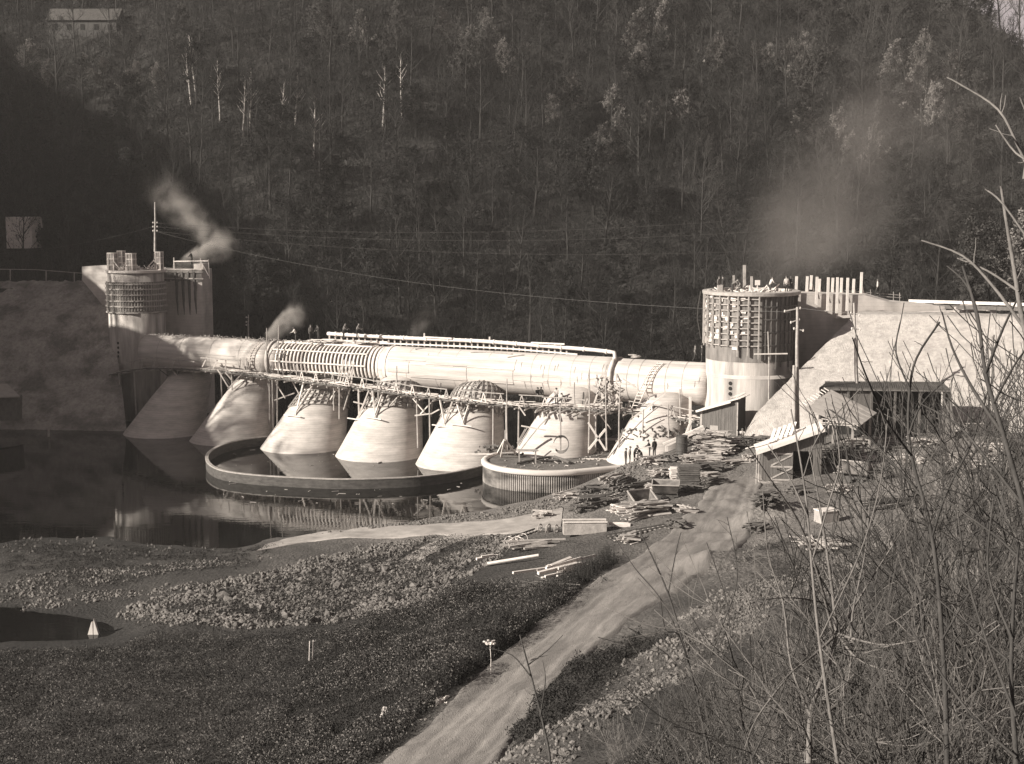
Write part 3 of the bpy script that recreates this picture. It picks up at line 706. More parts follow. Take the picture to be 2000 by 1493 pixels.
b = MB(); wall_strip(b, P, .903, 1.0, .34); b.build('coping', M['wood'], rg)
DC = Z(1070, 897, 2.1); DC = Vector((DC.x, DC.y, 0)); DR = 6.35
def hull(c0, r0, c1, r1, off=0, n=72):
    pts = []
    for k in range(n):
        a = 2*math.pi*k/n; d = Vector((math.cos(a), math.sin(a), 0))
        pts.append(max(((c0+d*(r0+off)), (c1+d*(r1+off))), key=lambda q: q.dot(d)))
    return pts
D1 = DC+Vector((7.5, 5.0, 0))
drum = thing('drum_platform', 'round sheet-piled platform with pale rim standing in the water beside the ring wall', 'platform', tuple(DC))
pts = hull(DC, DR, D1, 7.5, -.12)
b = MB(); b.prism([p+UPV*-2 for p in pts], (0,0,3.95)); b.build('fill', gm2 if 'gm2' in globals() else mat('platform_earth', .13, .4, 1.2, bump=.8, bscale=5, dist=.06), drum)
b = MB(); n = 190
hp = hull(DC, DR, D1, 7.5, 0, 240); hp.append(hp[0]); acc = 0
for k in range(240):
    seg_ = hp[k+1]-hp[k]; Ls = seg_.length
    while acc < Ls:
        p = hp[k]+seg_*(acc/Ls); acc += .215
        if p.y < DC.y+3 or p.x < DC.x: b.tube([p-UPV*2, p+UPV*1.62], .08, 6)
    acc -= Ls
b.build('sheet_piling', mat('sheet_pile', .33, .25, 2, bump=.3, stain=.75, sscale=(.3,.3,.9)), drum)
vs = []
prof = [(-.35,1.62),(.16,1.62),(.22,1.75),(.22,2.0),(.12,2.12),(-.25,2.14),(-.38,2.0)]
hp2 = hull(DC, DR, D1, 7.5, 0, 120)
b = MB(); n = 120; k_ = len(prof)
for k, p in enumerate(hp2):
    d = Vector((math.cos(2*math.pi*k/n), math.sin(2*math.pi*k/n), 0))
    for o_, z in prof: vs.append(p+d*o_+UPV*z)
b.add(vs, [(k*k_+j, k*k_+(j+1)%k_, ((k+1)%n)*k_+(j+1)%k_, ((k+1)%n)*k_+j) for k in range(n) for j in range(k_)]); b.build('rim', M['concrete'], drum, smooth=True)
# ------------------------------------------------------------------ scaffold walkway in front of the tube
WZ = 6.55
wpx = [(213,731,176.5),(255,722,175),(300,718,173),(360,720,170.3),(430,724,167.3),(520,735,163),(600,745,159.8),(700,757,155.6),(800,771,151.6),(900,783,148.6),(1000,792,146.2),(1100,797,144.6),(1200,802,142.6),(1290,812,140.4),(1368,824,138)]
WP = smooth_path([W(*q) for q in wpx], 8)
cum = [0]
for i in range(1, len(WP)): cum.append(cum[-1]+(WP[i]-WP[i-1]).length)
def wat(s):
    s = max(0, min(s, cum[-1]-1e-3))
    for i in range(1, len(cum)):
        if cum[i] >= s:
            t = (WP[i]-WP[i-1]).normalized(); return WP[i-1].lerp(WP[i], (s-cum[i-1])/(cum[i]-cum[i-1])), t, Vector((-t.y, t.x, 0))
def wu(u):      # arc length at image column u
    best = min(range(len(WP)), key=lambda i: abs(WP[i].x/WP[i].y - ray(u, 770)[0])); return cum[best]
WL = cum[-1]
walk = thing('scaffold_walkway', 'long rickety timber scaffold walkway sagging in front of the tube from tower to tower', 'walkway', tuple(wat(WL/2)[0]))
b = MB()
s = 0
while s < WL:
    p, t, n = wat(s); w_ = rnd.uniform(.16,.3); o1 = rnd.uniform(-.25,.12); o2 = 1.9+rnd.uniform(-.2,.3); dz = rnd.uniform(-.03,.05)
    b.bar(p+n*o1+UPV*dz, p+n*o2+UPV*(dz+rnd.uniform(-.05,.05)), w_, .05); s += w_+rnd.uniform(-.02,.07)
b.build('deck', M['wood'], walk)
b = MB()
for off in (.1, 1.6):
    s = 0
    while s < WL-.5:
        L = rnd.uniform(3.5,5.5); p, t, n = wat(s); q, t2, n2 = wat(min(WL, s+L)); b.bar(p+n*off-UPV*.13, q+n2*off-UPV*.13, .14, .18); s += L-.2
b.build('bearer', M['darkwood'], walk)
b = MB(); s = .5
while s < WL:
    p, t, n = wat(s); b.bar(p-n*rnd.uniform(.1,.9)-UPV*(.27+rnd.uniform(0,.05)), p+n*2.3-UPV*.25, .12, .13); s += rnd.uniform(.9,1.6)
s = wu(1060)
while s < wu(1200):
    p, t, n = wat(s); b.bar(p-n*rnd.uniform(1.2,2.2)-t*.5-UPV*rnd.uniform(.3,.6), p+n*1.2-UPV*.22, .16, .14); s += rnd.uniform(.6,1.1)
b.build('joist', M['wood'], walk)
# loose planks lying along the deck
b = MB()
for k in range(110):
    s = rnd.uniform(wu(430), WL-2); p, t, n = wat(s); d = (t+n*rnd.uniform(-.25,.25)).normalized()*rnd.uniform(1.2,3.6); q = p+n*rnd.uniform(0,1.6)+UPV*rnd.uniform(.06,.22); b.bar(q, q+d+UPV*rnd.uniform(-.1,.1), .2, .05)
b.build('loose_plank', M['palewood'], walk)
# handrail of A-frames
s = wu(590)
while s < WL-2:
    p, t, n = wat(s); p = p+n*.05; mb = MB(); top = p+UPV*(1.05+rnd.uniform(-.05,.08)); k = rnd.uniform(.25,.4)
    mb.bar(p-t*k, top, .10, .09); mb.bar(p+t*k, top, .10, .09)
    if rnd.random() < .5: mb.bar(p-t*k*.5+UPV*.5, p+t*k*.5+UPV*.5, .07, .07)
    mb.build('rail_trestle', M[rnd.choice(('palewood','wood'))], walk)
    p2, t2, n2 = wat(min(s+2.3, WL)); 
    if rnd.random() < .8:
        mb = MB(); mb.bar(top-t*.3, p2+n2*.05+UPV*(1.0+rnd.uniform(-.15,.15)), .16, .08); mb.build('handrail', M['wood'], walk)
    s += rnd.uniform(1.9, 2.6)
for u0,v0,u1,v1 in ((395,717,404,698),(416,720,426,701),(440,722,441,703),(335,716,341,702),(300,716,303,700),(258,722,262,705),(278,720,275,703)):
    mb = MB(); yy = wat(wu(u0))[0].y; mb.bar(W(u0,v0,yy), W(u1,v1,yy), .13, .12); mb.build('rail_post', M['palewood'] if u0>380 else M['wood'], walk)
mb = MB(); 
for u0,v0,u1,v1 in ((392,699,470,705),(320,700,380,707),(262,705,300,699),(226,713,262,706)): mb.bar(W(u0,v0,wat(wu(u0))[0].y), W(u1,v1,wat(wu(u1))[0].y), .12, .1)
mb.build('handrail', M['wood'], walk)
# props below the deck
b_ = 0
for u, zz in ((232,0),(262,0),(430,2),(447,3.5),(526,.5),(545,2.0),(660,3.4),(704,0),(733,1.5),(812,1.2),(838,0),(905,3.5),(965,1.5),(985,2),(1018,2.1),(1060,2.1),(1095,2.1),(1128,2.1),(1165,2.1),(1240,2.1),(1262,2.1),(1300,2.3),(1345,2.6)):
    p, t, n = wat(wu(u)); mb = MB(); mb.tube([Vector((p.x,p.y,zz))+n*.1+t*rnd.uniform(-.2,.2), p+n*.1-UPV*.15], .085, 6); mb.build('prop', M['wood'], walk)
for k in range(34):
    s = rnd.uniform(wu(240), WL-3); p, t, n = wat(s); d = t*rnd.uniform(-2.2,2.2)-UPV*rnd.uniform(1.2,3.2)+n*rnd.uniform(0,1.6); q = p+n*rnd.uniform(.4,1.7)-UPV*.2
    mb = MB(); mb.bar(q, q+d, .13, .11); mb.build('brace', M[rnd.choice(('wood','darkwood','palewood'))], walk)
for k in range(30):
    s = rnd.uniform(wu(440), WL-1); p, t, n = wat(s); q = p+n*rnd.uniform(1.2,1.9)
    mb = MB(); mb.bar(q-UPV*rnd.uniform(.3,1.2), q+UPV*rnd.uniform(.4,1.5)+t*rnd.uniform(-.3,.3), .11, .1); mb.build('stanchion', M[rnd.choice(('wood','darkwood'))], walk)
br = [(425,722,448,760,165.5),(475,727,445,760,165.5),(440,728,452,742,165.5),(1238,815,1300,770,139),(1012,792,1026,812,143)]
for u0,v0,u1,v1,Y in br:
    mb = MB(); mb.bar(W(u0,v0,Y), W(u1,v1,Y), .14, .13); mb.build('brace', M['palewood'], walk)
for c_, a in ((4,-135),(4,-100),(2,-120),(3,-110),(3,-150)):
    q = cone_pt(c_, .42, a, .05); p, t, n = wat(min(range(0,int(WL)), key=lambda s_: (wat(s_)[0]-q).length)); mb = MB()
    mb.bar(q, p-UPV*.2+t*.8, .15, .14); mb.bar(q+t*.2, p-UPV*.2-t*.7, .15, .14); mb.bar(q-n*.3-t*1.2, q-n*.3+t*1.3, .13, .11); mb.build('brace', M['palewood'], walk)
# planks laid on second cone's shoulder
mb = MB()
for u0,v0,u1,v1,Y in ((452,752,530,762,168.5),(456,760,528,767,168.2),(536,782,575,768,163.5),(810,812,843,808,150.5),(843,808,858,800,150.5),(1018,832,1066,841,141.5),(690,785,710,790,155)): mb.bar(W(u0,v0,Y), W(u1,v1,Y), .22, .12)
mb.build('shoulder_plank', M['palewood'], walk)
# free-standing scaffold poles
poles = [(521,641,742,166.5,'left of the twin tall poles left of the ribbed formwork'),(544,637,745,165.6,'right of the twin tall poles left of the ribbed formwork'),(464,695,752,173.5,'standing before the tube above the second cone'),
 (489,699,738,170,'short pole on the walkway right of the second cone'),(526,742,850,164,'standing in water between second and third cones'),(652,757,802,158.5,'under the walkway right of the third cone'),(775,715,748,153.5,'at the walkway rail before the domed tops'),
 (730,722,775,156,'rising by the leaning planks on the walkway'),(990,740,902,142.6,'thin tall pole rising from behind the drum platform'),(1122,747,792,142,'thin pole before the sixth cone dome'),(1151,722,885,140.5,'dark pole beside the down pipe scaffold'),
 (1183,735,880,141,'pole just right of the dark pole by the down pipe'),(1211,752,892,139,'tallest pole in front of the seventh cone'),(1257,800,870,138.5,'pole between the workers and the walkway end'),(1328,760,830,139.5,'thin pole near the right end of the walkway'),
 (1305,790,858,138,'pole before the seventh cone shoulder'),(1094,790,880,139.8,'pole in front of the sixth cone with the rope coil'),(1500,648,782,137.5,'tall thin pole standing before the dark side of the big tower')]
for u,v0,v1,Y,l in poles:
    mb = MB(); q0 = W(u+rnd.uniform(-2,2),v1,Y); q1 = W(u,v0,Y); mid = q0.lerp(q1,.5)+Vector((rnd.uniform(-.08,.08),0,0)); mb.tube([q0,mid,q1], [.085,.075,.055], 6); tag(mb.build('scaffold_pole', M['wood']), 'scaffold pole '+l, 'pole', 'scaffold poles')
def _gfix(): pass
def stick(name, label, cat, segs, Y, w_=.14, m='palewood', group=None):
    mb = MB()
    for s_ in segs:
        Y0, Y1 = (s_[4], s_[5]) if len(s_) > 4 else (Y, Y)
        mb.bar(W(s_[0],s_[1],Y0), W(s_[2],s_[3],Y1), w_, w_*.8)
    return tag(mb.build(name, M[m]), label, cat, group)
stick('crossed_timbers', 'two pale timbers crossed as an X on the drum platform before the sixth cone', 'timbers', [(1149,826,1183,880),(1183,838,1150,878)], 138.5, .24)
stick('crossbar', 'horizontal bar tied across the twin tall poles', 'bar', [(520,691,560,690)], 165.3, .1, 'wood')
stick('crossbar', 'pale horizontal board fixed across the tall thin pole by the big tower', 'bar', [(1473,692,1538,691)], 137.3, .14)
stick('inclined_gangway', 'sloping plank gangway rising from the ground to the cabin', 'gangway', [(1295,868,1374,833),(1300,871,1376,837),(1302,868,1302,882),(1340,851,1340,866)], 135.5, .25)
stick('end_post', 'stout white post with raking strut at the right end of the walkway', 'post', [(1348,775,1348,848),(1340,848,1350,822)], 138, .24)
stick('plank_rack', 'long thin plank held out over the water between the fifth cone and the platform', 'plank', [(898,887,962,887,141.5,141)], 141, .12)
stick('leaning_planks', 'sheaf of pale planks leaning upright against the ribbed formwork', 'planks', [(664,745,672,703),(669,746,680,706),(674,746,688,705),(680,747,692,708),(686,748,690,712),(660,741,666,716)], 157.5, .17)
stick('leaning_poles', 'dark poles leaning on the left flank of the sixth cone', 'poles', [(1012,868,1030,835),(1014,871,1034,838),(1010,866,1026,838)], 141, .12, 'wood')
stick('floating_pole', 'thin pole lying on the water between fourth and fifth cones', 'pole', [(738,904,791,893,148.7,152.5)], 150, .12, 'wood')

# ladders over the tube
def ladder(label, pts, w_=.55, n=16, m='wood', name='ladder', cat='ladder', side=None):
    P = smooth_path(pts, 6); t_ = thing(name, label, cat, tuple(P[0])); 
    L = [0]
    for i in range(1,len(P)): L.append(L[-1]+(P[i]-P[i-1]).length)
    sd = side or A
    for sg in (-1,1):
        mb = MB(); mb.tube([p+sd*sg*w_/2 for p in P], .06, 4); mb.build('stile', M[m], t_)
    for k in range(n):
        s = L[-1]*(k+.5)/n; i = next(j for j in range(1,len(L)) if L[j] >= s); q = P[i-1].lerp(P[i], (s-L[i-1])/(L[i]-L[i-1])); mb = MB(); mb.bar(q-sd*w_/2, q+sd*w_/2, .09, .07); mb.build('rung', M[m], t_)
    return t_
s1 = su(1290,720)
ladder('curved pale ladder bent over the tube left of the big tower', [TP(s1+.5, 62, TR+.15), TP(s1, 35, TR+.16), TP(s1-.5, 5, TR+.25), TP(s1-1.2, -25, TR+.8), TP(s1-1.9, -48, TR+1.9)], .62, 17, 'palewood')
s2 = su(516,660)
ladder('ladder hugging the tube left of the twin tall poles', [TP(s2+.4, 60, TR+.15), TP(s2, 30, TR+.16), TP(s2-.4, 0, TR+.3), TP(s2-.9, -30, TR+.7)], .62, 12, 'palewood')
ladder('ladder lying over the domed top of the fifth cone', [cone_pt(4,.98,-80,.1), cone_pt(4,.9,-95,.12), cone_pt(4,.78,-100,.14), cone_pt(4,.66,-102,.14)], .5, 9, 'wood')

# ------------------------------------------------------------------ delivery pipe on its row of posts
pl = thing('delivery_pipe', 'long pale pipe carried on a row of short posts along the back of the tube', 'pipe', tuple(TP(su(900), 120, 2.5)))
ppx = [(640,652),(700,656),(800,661),(900,665),(960,668),(1060,676),(1160,684),(1200,689)]
def PB(u, v): 
    s = su(u, 670); q = TP(s, 115, 3.2); return W(u, v, q.y)
pts = [PB(u,v) for u,v in ppx]
ss = su(1209,700)
bend = [TP(ss-.1,70,TR+.35), TP(ss,50,TR+.22), TP(ss,25,TR+.2), TP(ss,-5,TR+.25), TP(ss-.1,-35,TR+.5), TP(ss-.2,-60,TR+1.4)]
mb = MB(); mb.tube(smooth_path(pts,3), .21, 12); mb.tube(smooth_path([pts[-1]]+bend, 5)[:8], .20, 12); mb.build('pipe', M['pipe'], pl, smooth=True)
mb = MB(); mb.tube(smooth_path([bend[0]]+bend, 5), .13, 10); mb.build('down_pipe', M['wood'], pl, smooth=True)
for k in range(13):
    u = 655+k*44; v = np.interp(u, [a for a,_ in ppx], [c for _,c in ppx]); q = PB(u, v); q2 = PB(u+3, v+.4); mb = MB(); mb.tube([q,q2], .28, 12); mb.build('joint', M['pipe'], pl)
for k in range(42):
    u = 640+k*11.6; 
    if u > 1105: break
    v = np.interp(u, [a for a,_ in ppx], [c for _,c in ppx]); tall = {16:10,27:9}.get(k, 3.5) + rnd.uniform(-1,1)*.6; mb = MB(); q = PB(u, v-tall)+NB*.35; q2 = TP(su(u,680), 112, 2.2); mb.bar(Vector((q.x,q.y,q.z)), Vector((q.x,q.y,q2.z-.4)), .17, .2); mb.build('post', M['palewood'], pl)
mb = MB()
for (u0,v0,u1,v1) in ((740,670,900,676),(900,676,1000,681),(1000,681,1130,692),(830,658,885,661),(1040,669,1105,672),(640,664,760,668)): mb.bar(PB(u0,v0)-NB*.3, PB(u1,v1)-NB*.3, .13, .16)
mb.build('stringer', M['palewood'], pl)
stick('scaffold_tower', 'tangle of pale struts and boards propping the down pipe in front of the tube', 'scaffold', [(1160,790,1178,735),(1172,735,1196,792),(1183,738,1212,782),(1146,742,1182,738),(1155,760,1200,757),(1195,790,1205,760),(1216,740,1243,758),(1165,770,1190,745),(1190,740,1175,790),(1150,790,1212,788),(1186,764,1206,764),(1168,752,1182,776),(1176,728,1176,792),(1204,730,1204,792)], 141.5, .17)
mb = MB()
for k in range(60):
    q = W(rnd.uniform(1165,1215), rnd.uniform(738,800), 141.6+rnd.uniform(-.5,.8)); d = Vector((rnd.uniform(-1,1),rnd.uniform(-.5,.5),rnd.uniform(-1,1))).normalized()*rnd.uniform(.3,1.0); mb.bar(q-d/2,q+d/2,.12,.08)
tag(mb.build('timber_scraps', M['wood']), 'splintered boards crowded among the struts of the down pipe scaffold', 'scraps', kind='stuff')
mb = MB(); q = TP(su(1240,700), 92, TR+.15); 
for k in range(5): mb.tube([q+A*(.45*math.cos(x_)+.1*k*math.sin(k))+NB*.3*math.sin(x_)+UPV*.06*k for x_ in np.linspace(0,6.28,14)], .04, 5)
tag(mb.build('rope_coil', M['wood']), 'small coil of rope on top of the tube right of the pipe bend', 'rope')

# ------------------------------------------------------------------ things on the drum platform
DZ = 2.0
def dz(u, v): return Z(u, v, DZ)
tr = thing('trestle_hoist', 'pale tripod of heavy timbers on the left of the round platform', 'tripod', tuple(dz(997,893)))
top = W(986,862,138.8)
for u,v in ((979,893),(1009,890),(990,886),(972,886)):
    mb = MB(); mb.bar(dz(u,v), top+UPV*.15, .2, .17); mb.build('leg', M['palewood'], tr)
mb = MB(); mb.bar(W(979,885,138.2), W(1003,884,138.2), .12, .12); mb.bar(top, top+UPV*1.1, .1, .1); mb.build('crosspiece', M['wood'], tr)
tb = thing('work_table', 'rough timber work table standing on the round platform beside the tripod', 'table', tuple(dz(1030,893)))
c0 = W(1030,880,137.8)
mb = MB(); 
for k in range(5): mb.bar(c0+Vector((-1.0,-.4+.2*k,rnd.uniform(-.02,.02))), c0+Vector((1.0+rnd.uniform(-.1,.2),-.4+.2*k,0)), .19, .06)
mb.build('table_top', M['wood'], tb)
for sx in (-.8,.8):
    for sy in (-.35,.35):
        mb = MB(); mb.bar(c0+Vector((sx,sy,-.03)), Vector((c0.x+sx,c0.y+sy,DZ-.05)), .13, .13); mb.build('leg', M['wood'], tb)
mb = MB(); c1 = dz(1016,892)
for k in range(14):
    d = Vector((rnd.uniform(-.6,.6),rnd.uniform(-.4,.4),rnd.uniform(0,.5))); mb.bar(c1-d*.5, c1+d*.8+UPV*.1, .14, .1)
tag(mb.build('scrap_heap', M['iron']), 'dark heap of scrap between the tripod and the work table', 'heap')
stick('platform_boards', 'two pale boards lying flat on the right of the round platform', 'boards', [(1136,903,1200,908,139,138.5),(1141,897,1195,898,140,140)], 139, .24)
mb = MB(); pts = [dz(u,v)+UPV*.12 for u,v in ((1008,908),(1035,903),(1060,897),(1080,895),(1100,900),(1113,906))]; mb.tube(smooth_path(pts,3), .12, 6); mb.tube([dz(1083,895)+UPV*.15, dz(1112,907)+UPV*.15], .14, 6); tag(mb.build('dark_branch', M['darkwood']), 'crooked dark branch lying on the round platform', 'branch')
mb = MB()
for k in range(160):
    a = rnd.random(); q = DC.lerp(D1, a)+Vector((rnd.uniform(-6,6),rnd.uniform(-6,6),0)); 
    if (q-DC).length > 5.9 and (q-D1).length > 7: continue
    q.z = DZ; d = Vector((rnd.uniform(-1,1),rnd.uniform(-1,1),rnd.uniform(0,.25)))*rnd.uniform(.1,.7); mb.bar(q,q+d,.09,.08)
tag(mb.build('timber_scraps', M['wood']), 'bits of wood and rubble littering the round platform', 'scraps', kind='stuff')
mb = MB(); c1 = dz(970,884)
for k in range(60):
    q = c1+Vector((rnd.gauss(0,.9),rnd.gauss(0,.5),rnd.uniform(0,.7))); s_ = rnd.uniform(.15,.4); mb.box(q,(s_,s_,s_*.7),Matrix.Rotation(rnd.random()*3,3,'XYZ'[rnd.randrange(3)]))
tag(mb.build('rubble', M['stone']), 'heap of pale rubble at the left rim of the round platform', 'rubble', kind='stuff')
mb = MB(); c1 = W(1096,868,139.6); 
for k in range(3): mb.tube([c1+Vector((.75*math.cos(x_),.1*k,.9*math.sin(x_)*(1-.1*k))) for x_ in np.linspace(-2.4,3.0,16)], .035, 5)
tag(mb.build('hose_loop', M['cable']), 'loop of hose hanging on a pole before the sixth cone', 'hose')

# ------------------------------------------------------------------ people
def person(label, foot, face, pose='stand', top='jacket', legs='trouser', hat=True, scale=1.0, group=None):
    """foot: ground point, face: heading angle (0 = facing +X)."""
    J = {'pel':(0,0,.93),'spi':(0,0,1.15),'che':(0,0,1.36),'nec':(.01,0,1.50),'hea':(.02,0,1.63),'cro':(.01,0,1.74)}
    for sd, y in (('l',1),('r',-1)):
        J['hip'+sd]=(0,.09*y,.90); J['kne'+sd]=(.03,.10*y,.49); J['ank'+sd]=(0,.11*y,.08); J['toe'+sd]=(.17,.13*y,.04)
        J['sho'+sd]=(0,.19*y,1.42); J['elb'+sd]=(-.03,.25*y,1.14); J['wri'+sd]=(.06,.25*y,.89)
    lean = {'bend':.9,'lean':.35,'crouch':.5,'sit':.1,'work':.2,'crouched':.7}.get(pose, .03)
    def rot(p, c, a):   # rotate forward about y through c
        x, y, z = p[0]-c[0], p[1], p[2]-c[2]; return (c[0]+x*math.cos(a)+z*math.sin(a), y, c[2]-x*math.sin(a)+z*math.cos(a))
    c = J['pel']; up = [k for k in J if k[:3] in ('spi','che','nec','hea','cro','sho','elb','wri')]
    for k in up: J[k] = rot(J[k], c, lean)
    def arm(sd, e, w_):
        s_ = J['sho'+sd]; J['elb'+sd] = (s_[0]+e[0], s_[1]+e[1], s_[2]+e[2]); q = J['elb'+sd]; J['wri'+sd] = (q[0]+w_[0], q[1]+w_[1], q[2]+w_[2])
    if pose in ('work','lean','bend','crouch','sit','crouched'):
        arm('l', (.16,.04,-.24), (.22,-.06,-.05)); arm('r', (.14,-.04,-.25), (.22,.06,-.08))
    if pose == 'bend': arm('l',(.05,.04,-.28),(.05,0,-.26)); arm('r',(.08,-.04,-.28),(.08,0,-.25))
    if pose == 'walk':
        J['knel']=(.18,.10,.51); J['ankl']=(.20,.11,.09); J['toel']=(.37,.12,.06); J['kner']=(-.05,-.1,.49); J['ankr']=(-.26,-.11,.14); J['toer']=(-.12,-.12,.04)
    if pose == 'akimbo': arm('l',(-.08,.20,-.20),(.12,-.16,-.18)); arm('r',(-.08,-.20,-.20),(.12,.16,-.18))
    if pose in ('sit','crouch','crouched'):
        dz_ = {'sit':-.45,'crouch':-.42,'crouched':-.5}[pose]
        for k in J:
            if k[:3] not in ('kne','ank','toe'): J[k] = (J[k][0]-.1, J[k][1], J[k][2]+dz_)
        for sd, y in (('l',1),('r',-1)): J['kne'+sd]=(.34,.14*y,.50); J['ank'+sd]=(.26,.13*y,.08); J['toe'+sd]=(.43,.14*y,.04)
    keys = list(J); E = [('pel','spi'),('spi','che'),('che','nec'),('nec','hea'),('hea','cro')]
    for sd in 'lr': E += [('pel','hip'+sd),('hip'+sd,'kne'+sd),('kne'+sd,'ank'+sd),('ank'+sd,'toe'+sd),('che','sho'+sd),('sho'+sd,'elb'+sd),('elb'+sd,'wri'+sd)]
    R_ = {'pel':.15,'spi':.14,'che':.16,'nec':.06,'hea':.095,'cro':.06,'hip':.095,'kne':.065,'ank':.05,'toe':.04,'sho':.075,'elb':.052,'wri':.035}
    me = bpy.data.meshes.new('person'); me.from_pydata([J[k] for k in keys], [(keys.index(a), keys.index(c_)) for a, c_ in E], [])
    o = bpy.data.objects.new('person', me); C.objects.link(o)
    o.modifiers.new('s', 'SKIN'); sub = o.modifiers.new('b', 'SUBSURF'); sub.levels = 1; sub.render_levels = 1
    for k, sv in zip(keys, me.skin_vertices[0].data):
        r = R_.get(k, R_.get(k[:3], .06)); sv.radius = (r, r*(1.15 if k in ('che','pel','spi') else 1)); sv.use_root = (k == 'pel')
    dg = bpy.context.evaluated_depsgraph_get(); m2 = bpy.data.meshes.new_from_object(o.evaluated_get(dg)); bpy.data.objects.remove(o)
    bm = bmesh.new(); bm.from_mesh(m2)
    def finger(p, d, L, r):
        p = Vector(p); d = Vector(d).normalized(); ring = []
        for q, rad in ((p, r), (p+d*L*.5, r*.9), (p+d*L+Vector((0,0,-.01)), r*.5)):
            u_ = d.orthogonal().normalized(); w__ = d.cross(u_); ring.append([bm.verts.new(q+(u_*math.cos(k*1.5708)+w__*math.sin(k*1.5708))*rad) for k in range(4)])
        for i in range(2):
            for k in range(4): bm.faces.new((ring[i][k], ring[i][(k+1)%4], ring[i+1][(k+1)%4], ring[i+1][k]))
        bm.faces.new(ring[2])
    for sd in 'lr':
        w_ = Vector(J['wri'+sd]); d = (w_-Vector(J['elb'+sd])).normalized(); side = d.cross(Vector((1,0,.1))).normalized()
        if side.length < .1: side = Vector((0,1,0))
        for k in range(4): finger(w_+d*.02+side*(k-1.5)*.02, d+side*(k-1.5)*.08, (.14,.16,.155,.13)[k], .011)
        finger(w_+d*.01+side*.03, d+side*.9, .09, .012)
    nose = Vector(J['hea'])+Vector((.10,0,-.01)); finger(nose-Vector((.03,0,-.03)), (.4,0,-1), .05, .018)
    for y in (-1,1): finger(Vector(J['hea'])+Vector((0,.085*y,.02)), (0,.3*y,-1), .06, .016)
    bm.to_mesh(m2); bm.free()
    mats = [M['skin'], M[top], M[legs], M['iron']]
    for mm_ in mats: m2.materials.append(mm_)
    seg = [(Vector(J[a]), Vector(J[c_]), a, c_) for a, c_ in E]
    for p_ in m2.polygons:
        c_ = p_.center; best = 9; bk = None
        for a, q, ka, kb in seg:
            d = q-a; t = max(0, min(1, (c_-a).dot(d)/d.length_squared)); dd = (a+d*t-c_).length
            if dd < best: best = dd; bk = (ka, kb, t)
        ka, kb, t = bk
        p_.material_index = 0 if kb in ('hea','cro') or (kb[:3] == 'wri' and t > .93) else 3 if kb[:3] == 'toe' else 2 if kb[:3] in ('kne','ank') or kb[:3]=='hip' else 1
        p_.use_smooth = True
    m2.name = 'person'; ob = bpy.data.objects.new('person', m2); C.objects.link(ob); ob.location = foot; ob.rotation_euler = (0,0,face); ob.scale = (scale,)*3
    tag(ob, label, 'person', group)
    hc = Vector(J['hea']); axu = (Vector(J['cro'])-hc).normalized()
    mb = MB()
    if hat:
        mb.lathe((0,0,0), [(.115,.02),(.12,.06),(.105,.11),(.06,.135),(.001,.14)], 10); mb.lathe((.05,0,.02), [(.10,0),(.115,.01),(.09,.02)], 10)
    else: mb.lathe((-.01,0,0), [(.10,-.04),(.108,.03),(.095,.09),(.05,.12),(.001,.125)], 10)
    h_ = mb.build('cap' if hat else 'hair', M['iron'] if hat else M['darkwood'], ob, smooth=True, world=False); h_.location = hc; h_.rotation_euler = (0, lean if pose not in ('stand',) else 0, 0)
    return ob
def onz(u, v, z): return tuple(Z(u, v, z))
d_ = math.radians
def gp(u, Y):
    x = ray(u, 890)[0]*Y; return (x, Y, max(H(x, Y), 2.05))
TT_ = lambda u, a: tuple(TP(su(u, 660), a, TR))
